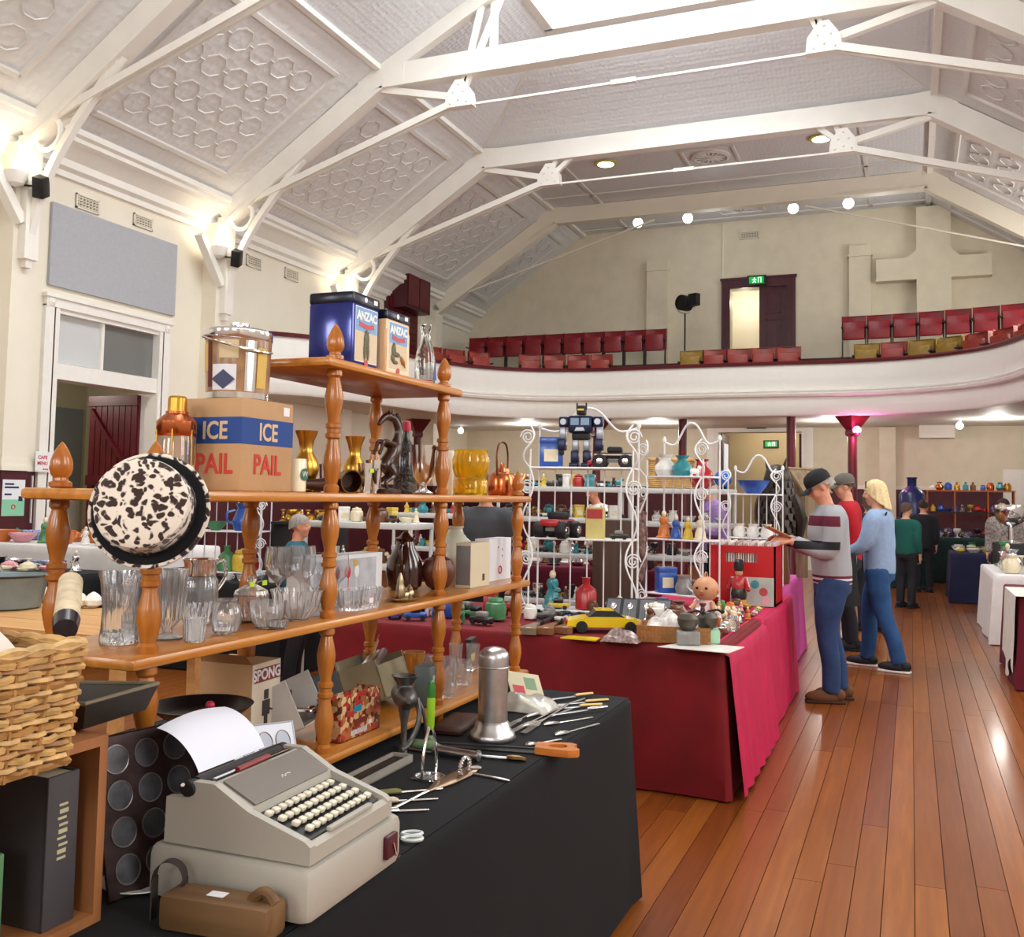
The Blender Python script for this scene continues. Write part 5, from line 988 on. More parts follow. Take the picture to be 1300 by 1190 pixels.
for r in range(4):
    for i in range(11):
        x = -.115+.021*i+.005*r
        if x > .122: continue
        y = .112-.0255*r; z = .0425+(y-.018)*.034/.112
        if kmesh is None: o = kb.build('key', keym, tw); kmesh = o.data
        else: o = bpy.data.objects.new('key', kmesh); COL.objects.link(o); o.parent = tw
        o.location = (x, y, z); o.rotation_euler = (.25, 0, 0)
b = B(); b.rbox(-.075, .004, .04, .08, .016, .05, .003); b.build('space_bar', tg, tw)
b = B(); b.at((0, .262, .118), (0, PI/2, 0)); b.lathe([(.018, -.13), (.018, .13)], 18); b.build('platen', kd, tw)
for s in (-1, 1): b = B(); b.at((s*.145, .262, .118), (0, PI/2, 0)); b.lathe([(.015, -.012), (.017, -.01), (.017, .01), (.015, .012)], 16); b.build('platen_knob', kd, tw)
b = B(); b.box(-.12, .225, .12, .12, .232, .134); b.build('paper_bail', chrome, tw, smooth=False)
b = B(); b.tube([(-.15, .262, .12), (-.185, .25, .14), (-.195, .24, .142)], .004, 6); b.build('return_lever', chrome, tw)
b = B()
for i in range(15): b.tube([(-.05+.007*i, .215, .1), (-.03+.0045*i, .24, .122)], .0016, 4)
b.build('type_bars', steel, tw, kind='stuff')
b = B(); b.tube([(-.06, .222, .136), (.04, .222, .138)], .006, 8); b.build('ribbon_spool', mat('ribbon_red', lin(130, 30, 30), .4), tw)
def ppt(u, v, e=0):
    a = v*1.0; y = .262+.03*math.cos(.6)*0; 
    s = .15*v; th = 1.9-.95*v
    yy = .276+s*.35+.05*v*v; zz = .135+s*.8-.035*v**3+e
    return (-.105+.21*u, yy, zz+.012*math.sin(PI*u)*v*v)
pm = mat('typing_paper', lin(226, 230, 244), .6)
b = B(); b.grid(lambda u, v: ppt(u, v), 8, 14); b.grid(lambda u, v: ppt(1-u, v, -.0006), 8, 14); b.build('paper_sheet', pm, tw)
# muffin tins
def muffin(name, label, loc, rot, nx, ny, c, r, mm, mi, lip=.012, depth=.022):
    t = thing(name, label, 'baking tin', loc, rot=rot); b = B(); N = 24
    for i in range(nx):
        for j in range(ny):
            cx, cy = (i-(nx-1)/2)*c, (j+.5)*c+lip
            vs = []
            for k in range(N):
                a = 2*PI*k/N; dx, dy = math.cos(a), math.sin(a); m_ = c/2/max(abs(dx), abs(dy)); vs.append((cx+dx*m_, cy+dy*m_, 0)); vs.append((cx+dx*r, cy+dy*r, 0))
            b.add(vs, [(2*k, 2*((k+1) % N), 2*((k+1) % N)+1, 2*k+1) for k in range(N)])
            b.add([(x_, y_, -.0008) for x_, y_, _ in vs], [(2*k+1, 2*((k+1) % N)+1, 2*((k+1) % N), 2*k) for k in range(N)])
    W = nx*c/2; H = ny*c
    for x0, y0, x1, y1 in ((-W-lip, 0, -W, H+2*lip), (W, 0, W+lip, H+2*lip), (-W, 0, W, lip), (-W, H+lip, W, H+2*lip)): b.box(x0, y0, -.0008, x1, y1, 0)
    b.build('tray_plate', mm, t, smooth=False)
    b = B(); b.tube([(-W-lip, 0, 0), (W+lip, 0, 0), (W+lip, H+2*lip, 0), (-W-lip, H+2*lip, 0)], .0028, 6, closed=True); b.build('rolled_edge', mm, t)
    for i in range(nx):
        for j in range(ny):
            cx, cy = (i-(nx-1)/2)*c, (j+.5)*c+lip
            b = B(); b.lathe([(r, .001), (r*.82, -depth), (.001, -depth)], 22, (cx, cy, 0)); b.lathe([(r*1.01, 0), (r*.83, -depth-.001), (.001, -depth-.001)], 22, (cx, cy, 0)); b.build('cup', mi, t)
            b = B(); b.ring((cx, cy, .001), r, .0016, 24, 5); b.build('cup_rim', mat('muffin_rim', lin(140, 132, 130), .35, .8), t)
    return t
mt = mat('muffin_dark', lin(58, 42, 42), .45, .5, var=.35, vscale=40); mi_ = mat('muffin_inside', lin(92, 92, 98), .4, .7, var=.35, vscale=30)
muffin('muffin_tin', 'dark rusty muffin tin leaning on the rack beside the bookcase', (-1.325, on(206, .8, -1.325).y, TZ+.003), (PI/2-.26, 0, PI/2-.2), 3, 4, .066, .026, mt, mi_)
muffin('muffin_tin', 'pale enamel bun tin standing behind the typewriter paper', (-1.345, 1.90, TZ+.008), (PI/2-.35, .12, PI/2-.1), 3, 3, .062, .025, mat('bun_tin_white', lin(204, 208, 220), .35, .2), mat('bun_tin_inside', lin(150, 154, 166), .3, .7))
# wooden box of books with the basket on it
chip = wave_mat('chipboard_veneer', lin(150, 96, 58), lin(168, 112, 70), 24, 'Z', .5); BKX, BKY0, BKY1, BKZ = -1.31, .62, 1.345, 1.07
t = thing('book_box', 'brown chipboard box shelf holding old books under the wicker basket', 'bookcase', (BKX-.13, (BKY0+BKY1)/2, TZ)); hy = (BKY1-BKY0)/2; hz = BKZ-TZ
for nm, q in (('top_board', (-.13, -hy, hz-.018, .13, hy, hz)), ('bottom_board', (-.13, -hy, .001, .13, hy, .018)), ('side_board', (-.13, hy-.018, .018, .13, hy, hz-.018)), ('side_board', (-.13, -hy, .018, .13, -hy+.018, hz-.018)), ('back_board', (-.13, -hy+.018, .018, -.122, hy-.018, hz-.018))): b = B(); b.box(*q); b.build(nm, chip, t, smooth=False)
def book(label, y0, y1, h, d, col, title=None, tilt=0, tc_=None, group='books in the box shelf'):
    x1 = BKX-.02; t = thing('book', label, 'book', (x1-d/2, (y0+y1)/2, TZ+.0185), rot=(tilt, 0, 0), group=group); m_ = mat('book_'+label.split()[0]+'_'+label.split()[1], col, .7, var=.1); w = (y1-y0)/2
    b = B(); b.box(-d/2, -w, 0, d/2, -w+.003, h); b.box(-d/2, w-.003, 0, d/2, w, h); b.build('cover', m_, t, smooth=False)
    b = B(); b.rbox(d/2-.003, -w, 0, d/2+.004, w, h, .002); b.build('spine', m_, t)
    b = B(); b.box(-d/2+.004, -w+.003, .004, d/2-.003, w-.003, h-.004); b.build('pages', mat('book_pages', lin(190, 176, 146), .8), t, smooth=False)
    if title: b = B(); [b.cb((d/2+.0045, .002*math.sin(i*2.3), h*.8-i*.011), (.001, min(.018, w), .004+.003*(i % 3 == 1))) for i in range(int(title))]; b.build('gilt_marks', tc_ or mat('title_gold', lin(190, 184, 150), .5), t, smooth=False, kind='stuff')
book('thick dark grey book with gilt spine lettering', 1.235, 1.30, .25, .2, lin(70, 66, 70), 9)
book('green clothbound book leaning beside the thick grey one', 1.12, 1.155, .155, .13, lin(84, 128, 88))
book('blue clothbound book next to the green one', 1.075, 1.11, .12, .13, lin(40, 84, 150))
book('yellow cream book leaning at the open end', 1.01, 1.045, .19, .14, lin(204, 184, 120), 7, 0, mat('title_dark', lin(60, 50, 40), .5))
# wicker basket
wick = mat('wicker_cane', lin(200, 162, 104), .5, var=.28, vscale=34); wick2 = mat('wicker_cane_dark', lin(168, 124, 72), .55, var=.3, vscale=30)
BX0, BX1, BY0, BY1, BZ0, BZ1 = -1.50, -1.215, .66, 1.16, BKZ+.002, BKZ+.185
t = thing('wicker_basket', 'woven cane basket of linen standing on the book box', 'basket', ((BX0+BX1)/2, (BY0+BY1)/2, BZ0))
hw_, hd_ = (BX1-BX0)/2, (BY1-BY0)/2
def per(s, g):
    W, D = 2*(hw_+g), 2*(hd_+g); tot = 2*(W+D); s = (s % 1)*tot
    if s < W: return (-hw_-g+s, -hd_-g)
    s -= W
    if s < D: return (hw_+g, -hd_-g+s)
    s -= D
    if s < W: return (hw_+g-s, hd_+g)
    return (-hw_-g, hd_+g-(s-W))
NR = 17; b1, b2 = B(), B(); rnd = random.Random(5)
for j in range(NR):
    z = .008+(BZ1-BZ0-.02)*j/(NR-1); pts = []
    for i in range(140):
        u = i/140; g = .012*(j/NR)+(.004 if (i//2+j) % 2 else -.004); x, y = per(u, g); pts.append((x, y, z+rnd.uniform(-.0016, .0016)))
    (b1 if j % 3 else b2).tube(pts, .0055, 5, closed=True)
b1.build('woven_strands', wick, t, kind='stuff'); b2.build('dark_woven_strands', wick2, t, kind='stuff')
b = B()
for i in range(28): x, y = per(i/28, 0); x2, y2 = per(i/28, .012); b.tube([(x, y, 0), (x2, y2, BZ1-BZ0)], .0045, 5)
b.build('stakes', wick2, t, kind='stuff')
b = B()
for q in range(2): b.tube([(*per(i/120, .013), BZ1-BZ0+.004*math.sin(i*.9+q*PI)+.002) for i in range(120)], .0075, 6, closed=True)
b.build('braided_rim', wick, t, kind='stuff')
b = B(); b.box(-hw_, -hd_, 0, hw_, hd_, .006); b.build('base', wick2, t, smooth=False)
def crumple(name, label, c, sx, sy, h, mm, seed, cat='cloth', nn=14):
    rnd = random.Random(seed); ph = [(rnd.uniform(3, 9), rnd.uniform(3, 9), rnd.uniform(0, 6)) for _ in range(4)]
    def f(u, v):
        e = 16*u*(1-u)*v*(1-v); w = sum(math.sin(a*u*2+b_*v*2+c_) for a, b_, c_ in ph)*.12
        return (sx*(u-.5), sy*(v-.5), h*max(0.02, (e**.5)*(1+w)))
    b = B(); b.grid(f, nn, nn); b.grid(lambda u, v: (lambda p: (-p[0], p[1], -.002))(f(u, v)), nn, nn); return tag(b.build(name, mm, loc=c), label, cat)
linen = mat('white_linen', lin(214, 208, 200), .9, var=.1); lace = mat('cream_lace', lin(200, 186, 164), .9, var=.25, vscale=60)
crumple('linen_bundle', 'crumpled white linen heaped in the wicker basket', (-1.355, .95, BZ0+.13), .25, .36, .13, linen, 3, 'linen')
crumple('red_ribbon_cloth', 'crumpled red cloth tucked among the basket linen', (-1.39, 1.08, BZ0+.17), .12, .1, .085, mat('red_cloth', lin(150, 26, 40), .8), 8)
crumple('lace_bundle', 'cream lace bundle at the rim of the wicker basket', (-1.28, .86, BZ0+.17), .12, .2, .09, lace, 6, 'lace')
t = thing('rolled_scroll', 'cream patterned roll with a dark end resting on the basket rim', 'roll', WX(86, 772, -1.34), rot=(0, 0, 0))
d_ = Vector((-.12, .12, .055)).normalized(); b = B(); b.tube([-d_*.05, d_*.11], .021, 18); b.build('roll_body', mat('marbled_paper', lin(206, 190, 160), .6, var=.2, vscale=40), t); b = B(); b.tube([-d_*.085, -d_*.05], [.019, .022], 18); b.build('dark_end', mat('dark_glass_end', lin(40, 36, 44), .2), t)
# dark roasting tray between the basket and the rack, plate under it
t = thing('roasting_tray', 'dark metal roasting tray jutting out beside the basket', 'baking tray', (-1.42, 1.455, .99), rot=(.0, -.06, .1)); dm = mat('tray_dark', lin(48, 42, 36), .5, .4, var=.3)
b = B(); w, l = .12, .1
b.add([(-w*.85, -l*.85, 0), (w*.85, -l*.85, 0), (w*.85, l*.85, 0), (-w*.85, l*.85, 0), (-w, -l, .045), (w, -l, .045), (w, l, .045), (-w, l, .045)], [(0, 1, 2, 3), (0, 4, 5, 1), (1, 5, 6, 2), (2, 6, 7, 3), (3, 7, 4, 0)]); b.add([(x*1.01, y*1.01, z-.002) for x, y, z in b.v[:8]], [(3, 2, 1, 0), (1, 5, 4, 0), (2, 6, 5, 1), (3, 7, 6, 2), (0, 4, 7, 3)]); b.build('tray_body', dm, t, smooth=False)
b = B(); b.tube([(-w, -l, .045), (w, -l, .045), (w, l, .045), (-w, l, .045)], .004, 6, closed=True); b.build('rolled_edge', mat('tray_edge', lin(130, 124, 104), .4, .6), t)
t.location = (-1.46, 1.40, 1.073)
px_lathe('white_plate', 'white oval plate leaning under the roasting tray', 'plate', Vector((-1.36, 1.50, TZ+.002)), [(1, 0), (40, 0), (70, 8), (70, 10), (38, 3), (1, 3)], mat('white_china', (1, 1, 1)), k=.0011)
# wooden clamp and strap at the very front
t = thing('wooden_block_plane', 'rough brown wooden block with a price label in front of the typewriter', 'wood block', (-1.1, 1.40, TZ), rz=.1); rw = wave_mat('rough_brown_wood', lin(96, 68, 40), lin(128, 96, 60), 20, 'X', .7)
b = B(); b.rbox(-.1, -.035, 0, .11, .035, .06, .01); b.build('block', rw, t); b = B(); b.tube(spline([(.06, 0, .058), (.085, 0, .075), (.105, 0, .058)], 5), .01, 8); b.build('horn_grip', rw, t); b = B(); b.box(-.02, -.012, .0602, .012, .008, .0612); b.build('price_label', mat('sticker_white', (1, 1, 1)), t, smooth=False)
t = thing('leather_strap', 'dark leather strap loop standing at the table front', 'strap', (-1.21, 1.40, TZ), rz=.3); b = B(); b.grid(lambda u, v: (.028*math.cos(PI*u), -.012+.024*v, .07+.03*math.sin(PI*u)) if 0 <= u <= 1 else 0, 12, 1); b.box(-.029, -.012, 0, -.026, .012, .07); b.box(.026, -.012, 0, .029, .012, .07); b.build('strap_loop', mat('dark_leather', lin(56, 48, 44), .6), t)
# aluminium canister, packet, leather case
alum = mat('brushed_aluminium', (.5, .5, .52), .32, 1, var=.12, vscale=26); p = WZ(625, 938, TZ+.001); k = 1/426
t = px_lathe('aluminium_canister', 'tall dented aluminium canister with domed lid and flared base', 'canister', p, [(30, 0), (31, 3), (29, 9), (24, 14), (23, 20), (19.5, 24), (19.5, 96)], alum, single=False, k=k, n=36)
b = B(); b.lathe([(r*k, z*k) for r, z in ((20.2, 94), (20.2, 106), (19, 112), (14, 117), (6, 119), (1, 119.5))], 36); b.build('domed_lid', alum, t); b = B(); b.ring((0, 0, 94*k), 20.2*k, .9*k, 36, 6); b.build('lid_bead', alum, t)
crumple('plastic_packet', 'clear plastic bag of printed paper behind the canister', (WZ(668, 900, TZ).x, WZ(668, 900, TZ).y, TZ+.003), .2, .16, .05, mat('packet_plastic', lin(196, 196, 186), .2, var=.25, vscale=22, coat=.6), 4, 'bag')
t = thing('printed_envelope', 'pale printed envelope propped up behind the canister', 'packet', (WZ(672, 890, TZ).x, WZ(672, 890, TZ).y, TZ), rot=(-.75, .2, .95)); b = B(); b.box(-.075, -.002, 0, .075, .002, .12); b.build('envelope', mat('envelope_cream', lin(202, 194, 166), .6, var=.1), t, smooth=False); b = B(); b.box(-.0, -.003, .05, .05, -.002, .1); b.build('green_stamp', mat('stamp_green', lin(120, 150, 120), .6), t, smooth=False); b = B(); b.box(-.06, -.003, .02, -.01, -.002, .06); b.build('red_stamp', mat('stamp_red', lin(186, 70, 80), .6), t, smooth=False)
p = WZ(580, 925, TZ); t = thing('leather_case', 'flat dark brown leather case between the canister and the rack', 'case', (p.x, p.y, TZ+.001), rz=.15); b = B(); b.rbox(-.05, -.11, 0, .05, .11, .028, .012); b.build('case_body', mat('brown_leather', lin(62, 34, 26), .45, var=.2), t)
# cutlery and tools
silver = mat('old_silver', (.6, .58, .54), .25, 1, var=.15, vscale=40); blade = mat('blade_steel', (.5, .5, .52), .28, 1, var=.2, vscale=30)
def fl(p): return Vector((p[0], p[1], p[2]))
def tool(name, label, cat, a, b_, parts, group=None, lift=0.):
    """long thing lying between photo points a and b_ on the table; parts: (name, material, [(t, halfwidth, halfheight)])"""
    A = WZ(*a, TZ); C = WZ(*b_, TZ); d = C-A; L = d.length; t = thing(name, label, cat, (A.x, A.y, TZ+.001+lift), rz=math.atan2(d.y, d.x), group=group)
    for nm, mm_, sec in parts:
        b = B(); N = 10; vs = []; fs = []
        for s_, w, h in sec:
            for k in range(N): q = 2*PI*k/N; vs.append((s_*L, w*math.cos(q), h+h*math.sin(q)))
        n = len(sec)
        for i in range(n-1):
            for k in range(N): j = (k+1) % N; fs.append((i*N+k, i*N+j, (i+1)*N+j, (i+1)*N+k))
        fs += [tuple(range(N-1, -1, -1)), tuple((n-1)*N+k for k in range(N))]
        b.add(vs, fs); b.build(nm, mm_, t)
    return t, L
spoon = [('spoon_handle', silver, [(0, .006, .002), (.1, .007, .002), (.35, .003, .002), (.66, .0025, .002), (.7, .004, .002)]), ('spoon_bowl', silver, [(.68, .003, .002), (.75, .013, .004), (.85, .018, .005), (.95, .012, .004), (1, .002, .002)])]
fork = [('fork_handle', silver, [(0, .006, .002), (.1, .007, .002), (.4, .003, .002), (.66, .003, .002), (.72, .011, .002), (.78, .012, .0018)])]
CUT = [('spoon', (752, 912), (690, 922), 'silver spoon with fiddle handle lying alone near the table corner'), ('spoon', (728, 900), (660, 926), 'silver spoon on the spread pile, bowl towards the canister'), ('spoon', (712, 940), (668, 948), 'small silver spoon with ornate handle beside the saw'), ('spoon', (760, 920), (705, 935), 'teaspoon between the single spoon and the saw handle'), ('fork', (700, 893), (640, 928), 'silver fork fanned out beside the canister'), ('fork', (712, 900), (650, 932), 'second silver fork fanned beside the first'), ('fork', (722, 896), (664, 934), 'third silver fork fanned with its tines on the cloth'), ('spoon', (742, 888), (668, 912), 'long serving spoon under the fanned forks')]
for nm, a, c, lb in CUT:
    tt, L = tool(nm, lb, nm, a, c, spoon if nm == 'spoon' else fork, 'loose silver cutlery', lift=.0 if nm == 'spoon' else .004)
    if nm == 'fork':
        for k in range(4): b = B(); b.tube([(.76*L, -.009+.006*k, .002), (L, -.009+.006*k, .002)], .0018, 5); b.build('tine', silver, tt)
ivory = mat('ivory_handle', lin(220, 184, 110), .4); bone = mat('pale_bone_handle', lin(214, 196, 168), .4)
for i, (a, c) in enumerate((((772, 890), (690, 897)), ((764, 897), (684, 903)), ((752, 884), (690, 892)), ((770, 902), (700, 912)))):
    tool('table_knife', ['yellow-handled table knife at the top of the knife row', 'yellow-handled table knife second in the knife row', 'table knife whose handle is darkest yellow, behind the others', 'silver-handled table knife in front of the knife row'][i], 'knife', a, c, [('knife_handle', ivory if i < 3 else silver, [(0, .007, .004), (.3, .009, .005), (.36, .007, .004)]), ('knife_blade', blade, [(.36, .008, .001), (.9, .01, .001), (1, .003, .001)])], 'table knives', lift=.003*i)
# saw
A = WZ(560, 948, TZ); C = WZ(728, 958, TZ); d = C-A; L = d.length; t = thing('tenon_saw', 'old saw with a polished orange wooden handle', 'saw', (A.x, A.y, TZ+.002), rz=math.atan2(d.y, d.x))
b = B(); b.prism([(-.02, -.01), (L*.78, -.03), (L*.78, .03), (-.02, .012)], 0, .002); b.build('saw_blade', mat('dark_blade', lin(60, 60, 64), .4, .8), t, smooth=False); b = B(); b.box(-.02, .012, -.001, L*.78, .024, .006); b.build('spine', kd, t, smooth=False)
sh = wave_mat('saw_handle_wood', lin(186, 102, 40), lin(206, 128, 60), 30, 'X', .35, coat=.3); hx = L*.72
outer = [(hx, -.03), (hx+.05, -.042), (hx+.1, -.05), (hx+.128, -.04), (hx+.13, -.02), (hx+.112, -.005), (hx+.118, .03), (hx+.1, .045), (hx+.06, .04), (hx, .034)]; inner = [(hx+.04, -.012), (hx+.06, -.02), (hx+.08, -.02), (hx+.092, -.012), (hx+.094, .0), (hx+.09, .012), (hx+.08, .02), (hx+.06, .02), (hx+.045, .014), (hx+.038, .002)]
b = B(); n = 10; vs = [(x, y, z) for z in (.0, .02) for x, y in outer]+[(x, y, z) for z in (.0, .02) for x, y in inner]
cxh = hx+.066; key = lambda i, L_: 0
oi = sorted(range(10), key=lambda i: math.atan2(outer[i][1], outer[i][0]-cxh)); ii = sorted(range(10), key=lambda i: math.atan2(inner[i][1], inner[i][0]-cxh)); fs = []
for k in range(10):
    a0, a1, c0_, c1_ = oi[k], oi[(k+1) % 10], ii[k], ii[(k+1) % 10]
    fs += [(10+a0, 10+a1, 30+c1_, 30+c0_), (a1, a0, 20+c0_, 20+c1_), (a0, a1, 10+a1, 10+a0), (20+c1_, 20+c0_, 30+c0_, 30+c1_)]
b.add(vs, fs); b.build('handle', sh, t, smooth=False)
tool('sharpening_steel', 'grey metal tube with a round end cap lying beside the saw', 'tool', (500, 950), (608, 968), [('tube', steel, [(0, .004, .004), (.45, .004, .004), (.5, .014, .014), (.96, .014, .014), (.98, .016, .016), (1, .016, .016)])])
tool('green_handled_rod', 'steel rod with a sage green wooden handle', 'tool', (562, 955), (518, 950), [('handle', mat('sage_paint', (1, 1, 1)), [(0, .008, .008), (.3, .014, .014), (.8, .014, .014), (1, .008, .008)])])
tool('brass_tipped_rod', 'thin steel rod with a knotted brass tip past the tube', 'tool', (608, 963), (668, 968), [('rod', steel, [(0, .005, .005), (.62, .005, .005)]), ('tip', mat('aged_brass', (1, 1, 1)), [(.6, .008, .007), (.7, .012, .008), (.85, .01, .008), (1, .006, .005)])])
# potato masher standing upright
p = WZ(545, 988, TZ+.001); t = thing('potato_masher', 'potato masher with a lime green handle standing on its perforated plate', 'masher', p); k = 1/475
b = B(); b.lathe([(20*k, 0), (20*k, 3*k), (18*k, 3*k), (18*k, .5*k)], 26, sy=.9); b.build('plate_rim', chrome, t)
b = B()
for i in range(-3, 4): b.box(-.04, i*.01-.0025, .001, .04, i*.01+.0025, .003); b.box(i*.01-.0025, -.036, .001, i*.01+.0025, .036, .003)
b.build('perforated_plate', chrome, t, smooth=False)
for s in (-1, 1): b = B(); b.tube(spline([(0, s*19*k, 3*k), (0, s*18*k, 30*k), (0, s*10*k, 52*k), (0, s*2*k, 66*k)], 5), 2*k, 8); b.build('wire', chrome, t)
b = B(); b.lathe([(3*k, 60*k), (5*k, 64*k), (5.5*k, 95*k), (5*k, 100*k)], 16); b.build('grip', mat('lime_plastic', lin(140, 190, 40), .35), t); b = B(); b.lathe([(5*k, 100*k), (5.2*k, 112*k), (3.5*k, 120*k), (1*k, 121*k)], 16); b.build('grip_end', mat('dark_green_plastic', lin(40, 110, 40), .35), t)
# slotted servers, forks and scissors
tool('slotted_server', 'brown slotted metal cake server lying across the serving forks', 'server', (490, 1033), (606, 975), [('server_handle', silver, [(0, .006, .003), (.35, .004, .003), (.45, .006, .003)]), ('server_blade', mat('bronze_metal', lin(150, 124, 96), .3, .9), [(.42, .006, .003), (.6, .026, .004), (.8, .03, .004), (.95, .02, .004), (1, .01, .003)])])
A = WZ(590, 985, TZ); t = thing('ring_whisk', 'coiled wire skimmer ring behind the slotted server', 'skimmer', (A.x, A.y, TZ+.004)); b = B(); b.ring((0, 0, .02), .03, .004, 26, 6, 'x', .024); b.build('coil_ring', chrome, t); b = B(); b.tube([(0, .03, .01), (.02, .06, .004)], .004, 6); b.build('ring_stem', chrome, t)
b = B()
for i in range(20): a = i*PI/10; b.ring((0, .03*math.cos(a), .02+.024*math.sin(a)), .006, .0012, 8, 4, 'z')
b.build('coil_wire', chrome, t, kind='stuff')
tool('butter_knife', 'plain steel knife with rounded tip beside the ring skimmer', 'knife', (647, 993), (598, 984), [('knife_handle', silver, [(0, .003, .002), (.15, .008, .003), (.5, .005, .003), (1, .004, .003)])])
for i, (a, c, hm) in enumerate((((470, 1012), (562, 1003), mat('olive_handle', lin(112, 108, 58), .5)), ((468, 1022), (556, 1016), bone), ((478, 1034), (545, 1030), silver))):
    tool('carving_fork', ['olive-handled toasting fork beside the typewriter', 'bone-handled carving fork beside the typewriter', 'all-silver serving fork below the slotted server'][i], 'fork', a, c, [('fork_handle', hm, [(0, .006, .005), (.1, .01, .007), (.36, .01, .007), (.42, .006, .005)]), ('fork_shaft', silver, [(.42, .003, .003), (1, .003, .002)])], 'long forks')
t = thing('knife_box', 'shallow grey presentation box holding a dark knife', 'box', (WZ(476, 985, TZ).x, WZ(476, 985, TZ).y, TZ+.001), rz=math.atan2((WZ(512, 965, TZ)-WZ(438, 1003, TZ)).y, (WZ(512, 965, TZ)-WZ(438, 1003, TZ)).x)); gb = mat('grey_card_box', lin(150, 144, 136), .7, var=.08)
L = (WZ(512, 965, TZ)-WZ(438, 1003, TZ)).length/2
b = B(); b.box(-L, -.032, 0, L, .032, .004); b.box(-L, -.032, 0, L, -.026, .022); b.box(-L, .026, 0, L, .032, .022); b.box(-L, -.032, 0, -L+.006, .032, .022); b.box(L-.006, -.032, 0, L, .032, .022); b.build('tray', gb, t, smooth=False); b = B(); b.box(-L+.006, -.026, .004, L-.006, .026, .012); b.build('dark_lining', mat('lining_brown', lin(56, 44, 38), .9), t, smooth=False); b = B(); b.prism([(-L*.8, -.01), (L*.5, -.014), (L*.85, 0), (L*.5, .012), (-L*.8, .008)], .012, .016); b.build('dark_knife', kd, t, smooth=False)
A = WZ(516, 1066, TZ); t = thing('white_scissors', 'white handled scissors lying at the cloth edge by the typewriter', 'scissors', (A.x, A.y, TZ+.004), rz=.5); wp = mat('white_plastic', lin(214, 224, 222), .35)
for s in (-1, 1): b = B(); b.ring((.012, s*.016, .003), .022, .004, 22, 6, 'z', .013); b.build('finger_loop', wp, t); b = B(); b.prism([(-.005, s*.004), (-.07, s*.002), (-.07, 0), (-.005, s*.001-.001)] if s > 0 else [(-.005, -.004), (-.07, -.002), (-.07, -.0005), (-.005, .001)], .002+.001*s, .004+.001*s); b.build('scissor_blade', blade, t, smooth=False)
# ================================================================ SMALL WARES FOR THE STALLS
CL = {'white': (232, 230, 224), 'cream': (226, 214, 182), 'blue': (40, 84, 170), 'navy': (26, 36, 92), 'green': (70, 130, 86), 'pink': (214, 150, 160), 'red': (172, 36, 40), 'yellow': (214, 180, 60), 'brown': (104, 64, 40), 'black': (28, 27, 30), 'grey': (132, 130, 128), 'orange': (206, 116, 50), 'teal': (40, 130, 140), 'purple': (110, 80, 140)}
WM = {}
def wmat(c):
    if c not in WM:
        if c == 'brass': WM[c] = brassm
        elif c == 'copper': WM[c] = copper
        elif c == 'silver': WM[c] = chrome
        elif c == 'clear': WM[c] = crystal
        elif c == 'blue-white': WM[c] = mat('blue_white_china', lin(150, 160, 196), .2, coat=.5, var=.8, vscale=45)
        else: WM[c] = mat('ware_'+c, lin(*CL[c]), .3, coat=.3, var=.1, vscale=30)
    return WM[c]
PR = {'vase': [(.3, 0), (.36, .04), (.5, .3), (.46, .5), (.24, .74), (.22, .84), (.34, 1)], 'bottle': [(.3, 0), (.34, .03), (.34, .55), (.28, .66), (.12, .78), (.12, .96), (.15, 1)], 'jar': [(.34, 0), (.42, .05), (.46, .45), (.42, .7), (.3, .78), (.34, .8), (.3, .92), (.08, .95), (.08, 1)],
      'bowl': [(.5, 0), (.55, .08), (1.0, .6), (1.2, 1), (1.14, 1), (.9, .58), (.02, .15)], 'goblet': [(.34, 0), (.34, .03), (.07, .08), (.06, .42), (.3, .55), (.42, .8), (.38, 1)], 'candlestick': [(.34, 0), (.36, .05), (.12, .14), (.16, .3), (.08, .42), (.14, .6), (.1, .8), (.2, .9), (.2, 1)],
      'plate': [(.02, .1), (.8, .1), (1.4, .8), (1.4, 1), (.8, .3), (.02, .3)], 'jug': [(.36, 0), (.42, .04), (.5, .35), (.38, .65), (.3, .82), (.38, 1)], 'teapot': [(.4, 0), (.5, .06), (.72, .4), (.6, .68), (.36, .78), (.3, .84), (.1, .9), (.1, 1)], 'cup': [(.4, 0), (.44, .06), (.62, .5), (.72, 1), (.66, 1), (.52, .4), (.02, .2)], 'pot': [(.5, 0), (.56, .1), (.66, .9), (.6, 1)]}
